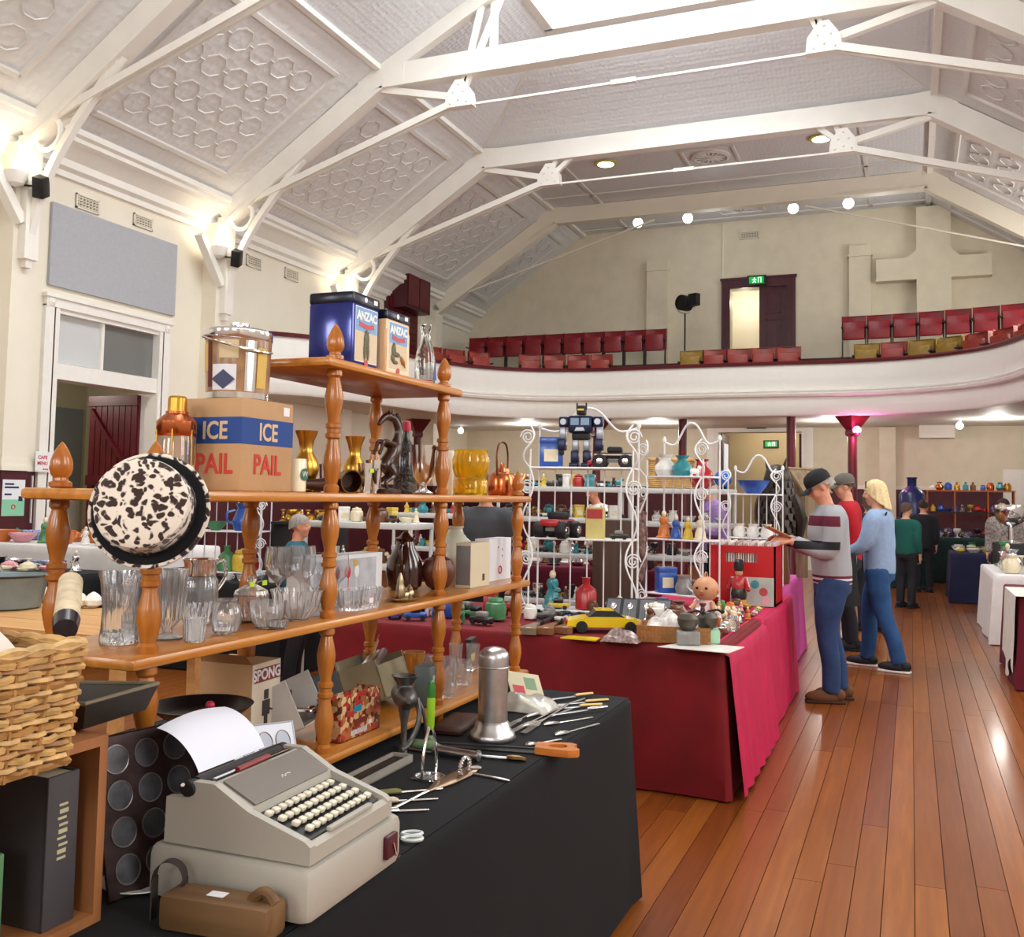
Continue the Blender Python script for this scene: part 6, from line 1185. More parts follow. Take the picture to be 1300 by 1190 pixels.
def ware(kind, c, p, h, where, rz=None, s=1.0, rnd=random):
    m_ = wmat(c); t0 = {'clear': 'clear glass', 'silver': 'silver', 'brass': 'brass', 'copper': 'copper', 'blue-white': 'blue and white china'}.get(c, c)
    lb = '%s %s %s' % (t0, kind.replace('_', ' '), where); rz = rnd.uniform(0, 6.28) if rz is None else rz; g = 'wares '+where
    if kind in ('jug', 'teapot', 'cup'):
        t = thing(kind, lb, kind, p, rz, g); b = B(); b.lathe([(r*h*s, z*h) for r, z in PR[kind]], 14); b.build('body', m_, t); q = {'jug': .48, 'teapot': .7, 'cup': .6}[kind]*h*s
        b = B(); b.tube(spline([(q*.9, 0, h*.75), (q*1.5, 0, h*.66), (q*1.45, 0, h*.36), (q*.95, 0, h*.28)], 3), h*.045, 5); b.build('handle', m_, t)
        if kind == 'teapot': b = B(); b.tube(spline([(-q*.8, 0, h*.35), (-q*1.3, 0, h*.5), (-q*1.7, 0, h*.78)], 3), [h*.1, h*.09, h*.08, h*.07, h*.06, h*.05, h*.045], 7); b.build('spout', m_, t)
        return t
    if kind in PR: b = B(); b.lathe([(r*h*s, z*h) for r, z in PR[kind]], 16); return tag(b.build(kind, m_, loc=p), lb, kind, g)
    if kind == 'figurine':
        t = thing('figurine', lb, kind, p, rz, g); b = B(); b.lathe([(.26*h, 0), (.28*h, .06*h), (.22*h, .1*h), (.2*h, .3*h), (.12*h, .5*h), (.17*h, .62*h), (.14*h, .74*h), (.05*h, .8*h)], 12); b.build('body', m_, t)
        b = B(); b.ell((0, 0, .88*h), (.09*h, .09*h, .12*h), 10, 7); b.build('head', wmat('cream'), t)
        for sd in (-1, 1): b = B(); b.tube([(0, sd*.15*h, .68*h), (.12*h, sd*.2*h, .5*h), (.2*h, sd*.08*h, .46*h)], .035*h, 5); b.build('arm', m_, t)
        return t
    if kind == 'toy_animal':
        t = thing('toy_animal', lb, 'toy', p, rz, g); b = B(); b.ell((0, 0, .5*h), (.45*h, .24*h, .26*h), 12, 8); b.build('body', m_, t); b = B(); b.ell((.45*h, 0, .8*h), (.2*h, .16*h, .18*h), 10, 7); b.tube([(.4*h, .1*h, .92*h), (.38*h, .13*h, h)], [.06*h, .02*h], 6); b.tube([(.4*h, -.1*h, .92*h), (.38*h, -.13*h, h)], [.06*h, .02*h], 6); b.build('head', m_, t)
        for sx in (-1, 1):
            for sy in (-1, 1): b = B(); b.tube([(sx*.28*h, sy*.13*h, .4*h), (sx*.3*h, sy*.14*h, 0)], .07*h, 6); b.build('leg', m_, t)
        return t
    if kind in ('toy_car', 'toy_truck'):
        t = thing(kind, lb, 'toy', p, rz, g); L = h*1.9; b = B(); b.rbox(-L/2, -h*.42, h*.18, L/2, h*.42, h*.6, h*.1); b.build('body', m_, t); b = B(); b.rbox(-L*.24, -h*.36, h*.58, L*.22, h*.36, h, h*.12); b.build('cab', wmat('black') if c != 'black' else wmat('grey'), t)
        for sx in (-1, 1):
            for sy in (-1, 1): b = B(); b.at((sx*L*.3, sy*h*.42, h*.2), (PI/2, 0, 0)); b.lathe([(h*.08, -.1*h), (h*.2, -.09*h), (h*.2, .09*h), (h*.08, .1*h)], 12); b.build('wheel', black, t)
        return t
    if kind == 'framed_picture':
        t = thing(kind, lb, 'picture', p, rz, g); w = h*.75; b = B()
        for q in ((-w/2, 0, w/2, h*.1), (-w/2, h*.9, w/2, h), (-w/2, 0, -w/2+h*.1, h), (w/2-h*.1, 0, w/2, h)): b.box(q[0], -.01, q[1], q[2], .01, q[3])
        b.build('frame', wmat('black'), t, smooth=False); b = B(); b.box(-w/2, 0, 0, w/2, .006, h); b.build('picture', m_, t, smooth=False); return t
    t = thing(kind, lb, kind.replace('_', ' ').split()[-1], p, rz, g); w, d = h*.75*s, h*.5*s
    b = B(); b.rbox(-w/2, -d/2, 0, w/2, d/2, h*.86, .004); b.build('body', m_, t); b = B(); b.rbox(-w/2-.002, -d/2-.002, h*.78, w/2+.002, d/2+.002, h, .004); b.build('lid', m_, t); b = B(); b.box(-w*.3, -d/2-.002, h*.2, w*.3, -d/2, h*.6); b.build('label_panel', wmat('cream' if c != 'cream' else 'red'), t, smooth=False); return t
def clutter(where, x0, x1, y0, y1, z, nx, ny, kinds, cols, h0, h1, seed):
    """one ware per cell of a loose grid on a stall surface"""
    r = random.Random(seed); i = 0; deck = [(k, c) for c in cols for k in kinds]; r.shuffle(deck)
    cx, cy = (x1-x0)/nx, (y1-y0)/ny
    for ix in range(nx):
        for iy in range(ny):
            k, c = deck[i % len(deck)]; i += 1; h = r.uniform(h0, h1)
            wmax = min(cx, cy)*.5; wid = {'bowl': 1.2, 'plate': 1.4, 'teapot': 1.2, 'toy_car': 1.0, 'toy_truck': 1.0, 'cup': 1.05, 'toy_animal': .65, 'jug': .75}.get(k, .5)
            if k in ('bowl', 'cup', 'plate'): h *= .5
            h = min(h, wmax/wid*1.05)
            ware(k, c, (x0+(ix+.5)*cx+r.uniform(-.1, .1)*cx, y0+(iy+.5)*cy+r.uniform(-.1, .1)*cy, z+.001), h, where, rnd=r)
# ================================================================ RED AND PINK STALLS
crim = mat('crimson_velvet', lin(112, 3, 16), .8, var=.22, vscale=5); crim_lit = mat('crimson_velvet_pink_lit', lin(184, 6, 70), .75, var=.14, vscale=6); lil = mat('lilac_pink_cloth', lin(206, 80, 160), .7, var=.06)  # second velvet is the crimson one with pink light painted into its colour
trestle(-3.2, -.95, 5.05, 6.3, TZ, 'folding table hidden under the crimson velvet cloth'); trestle(-1.75, -.95, 6.4, 8.0, TZ, 'folding table hidden under the pink-lit crimson velvet cloth'); trestle(-1.47, -1.08, 8.35, 10.3, TZ, 'folding table hidden under the lilac pink cloth')
cloth('tablecloth', -3.25, -.88, 5.0, 6.33, TZ, crim, 'crimson velvet tablecloth reaching the floor under toys and guns', amp=.012, flare=.03, seed=11, fold=7, n=220)
cloth('tablecloth', -1.8, -.872, 6.36, 8.05, TZ, crim_lit, 'crimson velvet tablecloth along the aisle side of the toy stall, pink light painted in', amp=.008, flare=.035, seed=4, fold=8, n=220)
cloth('tablecloth', -1.5, -1.03, 8.3, 10.35, TZ, lil, 'lilac pink tablecloth behind the person reading', amp=.01, flare=.03, seed=5)
b = B(); b.grid(lambda u, v: (-.862+.085*v+.008*math.sin(u*40)*v if v > .02 else -.95, 5.02+1.34*u, (TZ+.004 if v <= .02 else TZ+.004-(TZ-.02)*(v-.02)/.98)), 60, 12); tag(b.build('pink_lit_side', crim_lit, angle=60), 'added drape painting pink light onto the aisle side of the crimson table', 'drape')  # added sheet: pink light on the crimson side put in as colour
RZ = TZ+.004
wiron = mat('white_wrought_iron', lin(232, 234, 236), .4)
def etagere(label, loc, rz, w, d, lev, H):
    t = thing('wire_etagere', label, 'rack', loc, rz); r = .007
    for sx in (-1, 1):
        for y in (0, d):
            b = B(); top = H if y else lev[-1]+.12; b.tube([(sx*w/2, y, 0), (sx*w/2, y, top)], r, 6); b.build('post', wiron, t)
        for z0, z1 in zip([0]+lev, lev+[H]):
            b = B(); m_ = (z0+z1)/2; hh = (z1-z0); x = sx*w/2; P = []
            for i in range(15): a = i/14; P.append((x+sx*.035*math.sin(2*PI*a), -.012-.05*math.sin(PI*a), z0+hh*a))
            b.tube(P, .006, 6); b.build('side_scroll', wiron, t)
            b = B(); P = []
            for i in range(22): a = i/21*2.1*2*PI; q = .05*(1-i/28); P.append((x+sx*(.01+q*math.cos(a)), -.035, z0+hh*.72+q*math.sin(a))); 
            b.tube(P, .005, 5); b.build('curl', wiron, t)
    for z in lev:
        b = B(); b.tube([(-w/2, 0, z), (w/2, 0, z), (w/2, d, z), (-w/2, d, z)], .007, 6, closed=True)
        for i in range(1, 9): b.tube([(-w/2, d*i/9, z), (w/2, d*i/9, z)], .003, 4)
        b.box(-w/2, 0, z-.003, w/2, d, z); b.build('shelf', wiron, t)
    for i in range(1, 6): x = -w/2+w*i/6; b = B(); b.tube([(x, d, lev[0]), (x, d, lev[-1])], .005, 5); b.build('back_bar', wiron, t)
    b = B(); b.tube(spline([(-w/2, d, H), (-w*.3, d, H-.02), (-w*.12, d, H+.1), (0, d, H+.13), (w*.12, d, H+.1), (w*.3, d, H-.02), (w/2, d, H)], 5), .008, 6); b.build('top_arch', wiron, t)
    for sx in (-1, 1): b = B(); b.lathe([(.012, H), (.016, H+.015), (.006, H+.04)], 10, (sx*w/2, d, 0)); b.build('finial', wiron, t)
    return t
def deck_xyz(loc, rz, x, y, z): c, s = math.cos(rz), math.sin(rz); return Vector((loc[0]+x*c-y*s, loc[1]+x*s+y*c, loc[2]+z))
E1 = ((-1.93, 5.85, RZ), .12); etagere('white wrought iron shelf rack carrying the robot and monster trucks', *E1, .66, .24, [.03, .48, .93], 1.2)
E2 = ((-1.53, 6.72, RZ), -.35); etagere('curly white wrought iron shelf rack carrying figurines and a hamper behind', *E2, .46, .22, [.08, .46, .9], 1.16)
# robot toy
q = deck_xyz(*E1, -.02, .1, .932); rb = mat('robot_navy', lin(24, 34, 66), .3, .3); rs = mat('robot_silver', lin(150, 156, 166), .3, .6); t = thing('robot_toy', 'dark blue transforming robot toy standing on the top wire shelf', 'toy robot', q, rz=.1, sc=1.12)
for sx in (-1, 1):
    b = B(); b.rbox(sx*.035-.026, -.05, 0, sx*.035+.026, .04, .03, .006); b.build('foot', rb, t); b = B(); b.rbox(sx*.035-.022, -.025, .03, sx*.035+.022, .025, .1, .006); b.build('shin', rb, t); b = B(); b.rbox(sx*.032-.018, -.02, .1, sx*.032+.018, .02, .165, .005); b.build('thigh', rs, t)
    b = B(); b.rbox(sx*.1-.028, -.03, .235, sx*.1+.028, .03, .295, .008); b.build('shoulder', rb, t); b = B(); b.rbox(sx*.108-.018, -.02, .165, sx*.108+.018, .02, .24, .005); b.build('upper_arm', rs, t); b = B(); b.rbox(sx*.108-.022, -.045, .1, sx*.108+.022, .015, .17, .006); b.build('forearm', rb, t); b = B(); b.rbox(sx*.108-.012, -.05, .075, sx*.108+.012, -.01, .1, .004); b.build('fist', black, t)
    b = B(); b.at((sx*.1, -.034, .265), (PI/2, 0, 0)); b.lathe([(.018, 0), (.018, .006)], 14); b.build('lamp_disc', rs, t)
b = B(); b.rbox(-.05, -.03, .16, .05, .03, .2, .008); b.build('hips', black, t); b = B(); b.rbox(-.07, -.045, .2, .07, .035, .3, .012); ch = b.build('chest', rb, t)
for sx in (-1, 1): b = B(); b.box(sx*.03-.024, -.048, .245, sx*.03+.024, -.045, .285); b.build('windscreen', mat('robot_glass', lin(130, 160, 190), .1), ch, smooth=False)
b = B(); b.prism([(-.03, 0), (.03, 0), (.02, .02), (-.02, .02)], 0, .004); b.v = [(x, -.046-z, .212+y) for x, y, z in b.v]; b.build('grille', rs, ch, smooth=False)
b = B(); b.rbox(-.025, -.028, .305, .025, .025, .36, .008); b.box(-.03, -.01, .335, -.024, .01, .375); b.box(.024, -.01, .335, .03, .01, .375); hd = b.build('head', black, t); b = B(); b.box(-.018, -.031, .33, .018, -.028, .34); b.build('visor', mat('visor_yellow', lin(220, 200, 40), .3), hd, smooth=False)
# monster trucks
def monster(label, p, rz, body, s):
    t = thing('monster_truck', label, 'toy truck', p, rz, sc=s)
    for sx in (-1, 1):
        for sy in (-1, 1):
            b = B(); b.at((sx*.085, sy*.065, .045), (PI/2, 0, 0)); b.lathe([(.02, -.03), (.04, -.03), (.047, -.02), (.047, .02), (.04, .03), (.02, .03)], 20, fl=lambda a, z: 1+.03*math.cos(20*a)); w = b.build('tyre', black, t); b = B(); b.at((sx*.085, sy*.096, .045), (PI/2, 0, 0)); b.lathe([(.022, -.002), (.02, .003), (.006, .005)], 14); b.build('hub', chrome, w)
    b = B(); b.box(-.1, -.03, .04, .1, .03, .06); b.build('chassis', wmat('grey'), t, smooth=False); b = B(); b.rbox(-.13, -.055, .065, .13, .055, .105, .012); b.build('truck_body', body, t); b = B(); b.rbox(-.04, -.05, .1, .06, .05, .145, .015); b.build('cab', black, t); b = B(); b.box(-.125, -.057, .085, .125, -.055, .095); b.build('stripe', wmat('silver'), t, smooth=False)
monster('black monster truck toy with chrome hubs beside the robot', deck_xyz(*E1, .19, .1, .932), .2, wmat('black'), .95)
monster('red and black monster truck toy on the middle wire shelf', deck_xyz(*E1, -.17, .11, .482), 1.5, wmat('red'), 1.15)
t = thing('toy_carton', 'yellow and red toy carton on the middle wire shelf', 'box', deck_xyz(*E1, .08, .1, .482), .12); b = B(); b.box(-.055, -.04, 0, .055, .04, .2); b.build('carton', mat('toy_yellow', lin(206, 192, 120), .5, var=.12), t, smooth=False); b = B(); b.box(-.05, -.042, .13, .05, -.04, .19); b.build('red_badge', wmat('red'), t, smooth=False); b = B(); b.box(-.058, -.035, 0, -.055, .035, .19); b.build('side_print', wmat('brown'), t, smooth=False)
for nm, c, x, z, h in (('figurine', 'teal', -.2, .034, .24), ('bottle', 'red', .02, .034, .2), ('toy_car', 'yellow', -.14, .034, .07), ('toy_animal', 'cream', .2, .034, .1), ('jar', 'brown', .08, .034, .07), ('toy_car', 'black', .24, .482, .06), ('ornament_box', 'blue', -.22, .932, .2), ('toy_animal', 'red', .06, .932, .07)):
    ware(nm, c, deck_xyz(*E1, x, .06+.02*(h < .1)*-1+.06*(h > .15), z), h, 'on the wire rack with the robot', rz=.3)
# second rack goods: hamper, red jug, blue ball, figurines, stockings
q = (-1.55, 7.0, 0); wick3 = mat('wicker_honey', lin(206, 168, 108), .6, var=.25, vscale=30)
def plastic_shelf(label, loc, rz, w, d, levs, mm=None):
    t = thing('plastic_shelving', label, 'shelving', loc, rz); mm = mm or mat('white_plastic_shelf', lin(206, 208, 206), .5)
    for sx in (-1, 1):
        for sy in (-1, 1): b = B(); b.tube([(sx*(w/2-.02), sy*(d/2-.02), 0), (sx*(w/2-.02), sy*(d/2-.02), levs[-1])], .018, 8); b.build('upright', mm, t)
    for z in levs: b = B(); b.rbox(-w/2, -d/2, z-.05, w/2, d/2, z, .008); b.build('shelf', mm, t)
PSX = WY(932, 640, 9.6).x; PS1 = (PSX-.55, 9.6, 0); plastic_shelf('white plastic shelving behind the curly wire rack with the hamper on top', PS1, 0, 1.1, .36, [.5, .94, 1.27, 1.6])
p = (PSX-.62, 9.6, 1.602); t = thing('wicker_hamper', 'honey wicker picnic hamper with strapped lid on the plastic shelving', 'hamper', p, .1)
b = B(); b.rbox(-.21, -.14, 0, .21, .14, .27, .02); b.build('hamper_body', wick3, t); b = B(); b.rbox(-.225, -.15, .265, .225, .15, .3, .012); b.build('hamper_lid', wick3, t)
b = B()
for j in range(13): z = .012+j*.02; b.tube([(x+.004*math.cos(i*1.6+j*PI)*0, y, z) for i, (x, y) in enumerate([(-.213, -.143), (.213, -.143), (.213, .143), (-.213, .143)])], .006, 5, closed=True)
b.build('weave_rows', wick3, t, kind='stuff')
for x in (-.12, .12): b = B(); b.box(x-.015, -.155, .1, x+.015, -.15, .3); b.build('strap', wmat('brown'), t, smooth=False)
px_lathe('red_vase', 'glossy red jug vase standing in front of the wicker hamper', 'vase', Vector((PSX-.3, 9.52, 1.602)), [(8, 0), (14, 4), (20, 16), (17, 28), (9, 36), (8, 44), (12, 48)], mat('red_gloss', lin(176, 18, 30), .15, coat=.6), k=.006)
t = thing('blue_globe', 'shiny blue ball ornament on the plastic shelving corner', 'ball', (PSX-.1, 9.55, 1.602)); b = B(); b.lathe([(.04, 0), (.05, .01), (.03, .02)], 16); b.build('stand', wmat('black'), t); b = B(); b.ell((0, 0, .1), .085, 20, 14); b.build('ball', mat('blue_gloss', lin(24, 100, 190), .15, coat=.6), t)
clutter('on the plastic shelving below the hamper', PSX-1.02, PSX-.06, 9.45, 9.75, 1.27, 6, 1, ['vase', 'bowl', 'cup', 'jug'], ['clear', 'silver', 'white'], .1, .16, 21)
clutter('on the lower board of the plastic shelving by the hamper', PSX-1.02, PSX-.06, 9.45, 9.75, .94, 6, 1, ['goblet', 'bowl', 'jug'], ['clear', 'silver', 'black'], .1, .16, 22)
for nm, c, x, z, h in (('vase', 'white', -.14, .902, .16), ('vase', 'teal', .0, .902, .15), ('figurine', 'orange', -.15, .462, .2), ('figurine', 'blue', -.05, .462, .17), ('figurine', 'yellow', .05, .462, .16), ('figurine', 'cream', .15, .462, .18), ('toy_animal', 'white', .1, .902, .08), ('jug', 'grey', .02, .082, .13), ('teapot', 'white', .15, .082, .08), ('ornament_box', 'blue', -.13, .082, .18)):
    ware(nm, c, deck_xyz(*E2, x, .1, z), h, 'on the curly wire rack', rz=.6)
for i in range(3): b = B(); c0 = deck_xyz(*E2, -.25, -.02, .0); b.tube(spline([c0+Vector((.012*i, -.01*i, .75-.1*i)), c0+Vector((-.02+.014*i, -.03, .6-.1*i)), c0+Vector((.02, -.03, .48-.1*i)), c0+Vector((-.01, -.03, .36-.1*i))], 5), .022, 8); tag(b.build('ribbon_doll', mat('brown_white_print', lin(120, 96, 90), .7, var=.9, vscale=40)), 'brown and white printed ribbon hung on the corner post, %s strand' % ('upper', 'middle', 'lower')[i], 'ribbon', 'hanging ribbons')
# guns, yellow car, spoon case, wicker tray on the crimson cloth
gw_ = wave_mat('gun_stock_wood', lin(112, 70, 42), lin(140, 92, 58), 26, 'X', .4); gm = mat('gun_metal', lin(44, 42, 44), .4, .6)
for i, (a, c) in enumerate((((668, 806), (715, 781)), ((690, 806), (740, 782)), ((714, 805), (762, 782)))):
    A = WZ(*a, RZ); C = WZ(*c, RZ); d = C-A; L = max(.5, d.length); t = thing('toy_rifle', 'wooden stocked rifle on the crimson cloth, %s' % ('pale stock nearest the pine rack', 'middle one with a price square on the butt', 'next to the yellow card')[i], 'rifle', (A.x, A.y, RZ), math.atan2(d.y, d.x), 'rifles on the crimson cloth')
    b = B(); b.prism([(0, -.055), (.0, .05), (.16, .03), (.26, .018), (.26, -.015), (.16, -.02)], .0, .035); b.build('stock', gw_ if i else mat('gun_stock_grey', lin(120, 104, 84), .5, var=.2), t, smooth=False); b = B(); b.tube([(.24, 0, .02), (L, 0, .02)], .012, 8); b.build('barrel', gm, t); b = B(); b.box(.26, -.016, .004, .34, .018, .036); b.build('breech', gm, t, smooth=False); b = B(); b.box(.01, -.02, .0352, .035, .005, .0362); b.build('price_square', wmat('cream'), t, smooth=False)
p = WZ(765, 802, RZ); t = thing('model_car', 'large yellow model sports car on the crimson cloth', 'toy car', (p.x, p.y+.03, RZ), .42); ym = mat('car_yellow', lin(226, 196, 24), .25, coat=.6)
b = B(); b.prism([(-.22, .03), (-.21, .065), (-.12, .08), (-.06, .085), (.08, .085), (.14, .075), (.22, .055), (.225, .03)], -.085, .085); b.v = [(x, z, y) for x, y, z in b.v]; b.build('car_body', ym, t, smooth=False); b = B(); b.prism([(-.1, .08), (-.05, .118), (.05, .118), (.11, .08)], -.065, .065); b.v = [(x, z, y) for x, y, z in b.v]; b.build('cabin', mat('car_glass', lin(40, 46, 50), .1), t, smooth=False); b = B(); b.box(-.055, -.062, .117, .045, .062, .123); b.build('roof', ym, t, smooth=False)
for sx in (-1, 1):
    for sy in (-1, 1): b = B(); b.at((sx*.135, sy*.08, .032), (PI/2, 0, 0)); b.lathe([(.014, -.014), (.032, -.014), (.032, .014), (.014, .014)], 16); b.build('wheel', black, t)
b = B(); b.box(-.222, -.07, .045, -.215, -.03, .062); b.box(-.222, .03, .045, -.215, .07, .062); b.build('tail_lights', wmat('red'), t, smooth=False, kind='stuff'); b = B(); b.box(-.02, -.03, .086, .01, .02, .1); b.build('decal', wmat('white'), t, smooth=False)
p = WZ(738, 811, RZ); b = B(); b.prism([(-.1, -.05), (.1, -.06), (.09, .05), (-.08, .045)], 0, .006); tag(b.build('yellow_card', ym, loc=(p.x, p.y, RZ), smooth=False), 'flat yellow card beside the rifle butts', 'card')
p = WZ(808, 792, RZ); t = thing('spoon_case', 'black display case with four souvenir spoons propped open', 'display case', (p.x, p.y, RZ), rot=(.75, 0, .15)); b = B(); b.rbox(-.2, 0, -.015, .2, .2, 0, .006); b.build('case_back', black, t)
for i in range(4): x = -.15+.1*i; b = B(); b.box(x-.04, .015, .0005, x+.04, .185, .002); b.build('recess', mat('case_grey', lin(92, 92, 96), .5), t, smooth=False); b = B(); b.ell((x, .13, .008), (.018, .028, .006), 12, 8); b.tube([(x, .1, .006), (x, .03, .006)], .004, 6); b.ell((x, .03, .007), (.009, .012, .004), 8, 6); b.build('souvenir_spoon', chrome, t)
crumple('bead_bag', 'clear bag of dark beads at the cloth edge', (WZ(790, 814, RZ).x, WZ(790, 814, RZ).y, RZ), .2, .14, .05, mat('bead_bag_mix', lin(150, 130, 126), .25, var=.6, vscale=60, coat=.5), 12, 'bag')
p = WZ(852, 816, RZ); t = thing('wicker_tray', 'square-weave wicker tray of white packets at the cloth corner', 'tray', (p.x, p.y+.08, RZ), .15); tm_ = mat('tray_wicker', lin(164, 112, 62), .6, var=.2, vscale=30)
b = B()
for x0, y0, x1, y1 in ((-.19, -.11, .19, -.1), (-.19, .1, .19, .11), (-.19, -.11, -.18, .11), (.18, -.11, .19, .11)): b.box(x0, y0, 0, x1, y1, .085)
b.box(-.18, -.1, 0, .18, .1, .01); b.build('tray_walls', tm_, t, smooth=False); b = B()
for i in range(20):
    for j in range(4): b.cb((-.18+.019*i, -.112, .012+.021*j), (.015 if (i+j) % 2 else .012, .006 if (i+j) % 2 else .002, .017))
b.build('weave_squares', tm_, t, smooth=False, kind='stuff')
crumple('white_packets', 'heap of clear and white packets in the wicker tray', (p.x, p.y+.08, RZ+.04), .32, .18, .09, mat('packets_white', lin(214, 208, 204), .3, var=.25, vscale=40), 15, 'packets')
for i, (px, py, lb) in enumerate(((873, 818, 'grey coffee mill with a domed hopper on a paper sheet'), (898, 816, 'mint green kitchen mincer with dark crank'))):
    p = WZ(px, py, RZ+.004); t = thing('coffee_mill', lb, 'mill', p, .3); mc = mat('mint_enamel', lin(160, 206, 176), .35) if i else wmat('grey')
    b = B(); b.rbox(-.06, -.05, 0, .06, .05, .07, .008); b.build('mill_box', mc, t); b = B(); b.lathe([(.03, .07), (.05, .1), (.055, .13), (.04, .155), (.01, .16)], 16); b.build('hopper', mat('mill_iron', lin(96, 92, 84), .45, .6, var=.2), t); b = B(); b.tube(spline([(0, 0, .16), (.05, 0, .17), (.08, .02, .15)], 4), .006, 6); b.ell((.08, .02, .16), .012, 8, 6); b.build('crank', gm, t)
p = WZ(890, 826, RZ); b = B(); b.prism([(-.2, -.1), (.16, -.13), (.2, .1), (-.1, .14)], 0, .003); tag(b.build('paper_sheet', wmat('white'), loc=(p.x-.02, p.y+.1, RZ), smooth=False), 'white paper sheet under the two mills', 'paper')
p = WZ(896, 783, RZ); t = thing('baby_doll', 'baby doll with big vinyl head in a pale pink dress', 'doll', p, math.radians(-100)); vin = mat('doll_vinyl', lin(206, 150, 112), .4, sub=.1)
b = B(); b.lathe([(.1, 0), (.09, .03), (.06, .08), (.035, .11)], 18); b.build('dress', mat('doll_pink', lin(226, 196, 204), .8), t); b = B(); b.ell((0, 0, .175), (.08, .082, .08), 20, 14); b.ell((.078, 0, .165), (.012, .01, .009), 8, 6); b.ell((.0, .082, .17), (.014, .008, .018), 8, 6); b.ell((.0, -.082, .17), (.014, .008, .018), 8, 6); hd = b.build('head', vin, t)
for s in (-1, 1): b = B(); b.ell((.074, s*.03, .185), (.006, .011, .009), 8, 6); b.build('eye', wmat('black'), hd); b = B(); b.tube([(.02, s*.05, .09), (.07, s*.08, .05)], [.018, .014], 8); b.build('arm', vin, t)
b = B(); b.ell((.078, 0, .143), (.005, .018, .005), 8, 5); b.build('mouth', wmat('red'), hd); b = B(); b.ring((0, 0, .262), .02, .004, 14, 5, 'y'); b.build('hair_loop', vin, hd)
# red record crate, soldier doll, game box
CRX, CRY = -1.13, 7.0
t = thing('record_crate', 'red plastic crate packed with records at the end of the stall', 'crate', (CRX, CRY+.3, RZ), 0); rp_ = mat('crate_red', lin(186, 14, 24), .35); b = B(); W, D, H = .24, .2, .42
for q in ((-W, -D, 0, W, D, .015), (-W, D-.012, 0, W, D, H), (-W, -D, 0, -W+.012, D, H), (W-.012, -D, 0, W, D, H), (-W, -D, 0, W, -D+.012, H*.72), (-W, -D, H*.88, W, -D+.012, H), (-W, -D, H*.72, -W*.45, -D+.012, H*.88), (W*.45, -D, H*.72, W, -D+.012, H*.88)): b.box(*q)
b.build('crate_shell', rp_, t, smooth=False)
for i in range(26): b = B(); x = -W+.025+i*.0172; b.box(x, -D+.02, .016, x+.011, D-.03, .44+.012*math.sin(i*2.1)); o = b.build('record_sleeve', mat('sleeve_%d' % (i % 4), lin(*((220, 206, 200), (200, 186, 190), (170, 150, 140), (232, 226, 216))[i % 4]), .6), smooth=False, loc=t.location); tag(o, 'thin record sleeve standing in the red crate', 'record', 'records in the red crate')
p = WZ(938, 772, RZ); t = thing('soldier_doll', 'guardsman doll in red tunic and tall black hat', 'doll', (p.x, p.y, RZ), math.radians(-100)); h = .3
b = B(); b.lathe([(.045, 0), (.05, .01), (.05, .06), (.04, .07)], 14); b.build('legs', mat('doll_orange', lin(210, 140, 60), .6), t); b = B(); b.lathe([(.05, .06), (.055, .1), (.045, .14)], 14); b.build('trousers', wmat('black'), t); b = B(); b.lathe([(.05, .135), (.052, .19), (.03, .22), (.02, .225)], 14); b.build('tunic', wmat('red'), t)
b = B(); b.ell((0, 0, .245), (.028, .028, .03), 12, 8); b.build('head', vin, t); b = B(); b.lathe([(.03, .255), (.036, .28), (.034, .32), (.02, .335), (.002, .337)], 14); b.build('bearskin', wmat('black'), t)
for s in (-1, 1): b = B(); b.tube([(0, s*.045, .2), (.01, s*.07, .14)], [.018, .015], 8); b.ell((.012, s*.072, .13), .016, 8, 6); b.build('arm', wmat('red'), t)
p = WZ(968, 760, RZ); t = thing('game_box', 'flat game box with bright picture leaning on the red crate', 'box', (CRX+.08, CRY+.075, RZ), rot=(-.12, 0, 0)); b = B(); b.box(-.15, -.015, 0, .15, .012, .2); b.build('box_body', mat('game_grey', lin(170, 176, 168), .5, var=.15, vscale=12), t, smooth=False)
for i, (x, z, c) in enumerate(((-.1, .14, 'yellow'), (-.06, .07, 'orange'), (.08, .1, 'red'), (.02, .15, 'teal'), (.1, .04, 'pink'))): b = B(); b.at((x, -.0155, z), (PI/2, 0, 0)); b.lathe([(.03, 0), (.03, .001)], 12); b.build('printed_spot', wmat(c), t)
clutter('among the figurines beside the doll', -1.5, -.9, 5.62, 6.1, RZ, 5, 4, ['figurine', 'cup', 'vase', 'jar', 'candlestick', 'toy_animal'], ['clear', 'silver', 'white', 'orange', 'brown', 'purple', 'cream'], .08, .14, 31)
clutter('on the stall edge by the soldier doll', -1.22, -.92, 6.2, 6.85, RZ, 4, 5, ['figurine', 'cup', 'bowl', 'toy_car', 'jar', 'teapot'], ['white', 'yellow', 'pink', 'orange', 'green', 'brown'], .07, .12, 32)
clutter('on the crimson cloth behind the pine rack', -3.1, -2.25, 5.1, 5.75, RZ, 6, 3, ['toy_car', 'toy_animal', 'toy_truck', 'jar', 'ornament_box'], ['blue', 'white', 'black', 'red', 'green'], .1, .17, 33)
clutter('on the crimson cloth in front of the robot rack', -2.2, -1.72, 5.52, 5.74, RZ, 5, 2, ['toy_car', 'toy_animal', 'toy_truck', 'jar', 'figurine'], ['red', 'grey', 'white', 'blue', 'orange', 'black'], .06, .1, 37)
clutter('among the dark tins near the mills', -1.12, -.93, 5.28, 5.6, RZ, 2, 4, ['jar', 'figurine', 'cup', 'bowl'], ['white', 'clear', 'silver', 'pink', 'brown'], .06, .1, 38)
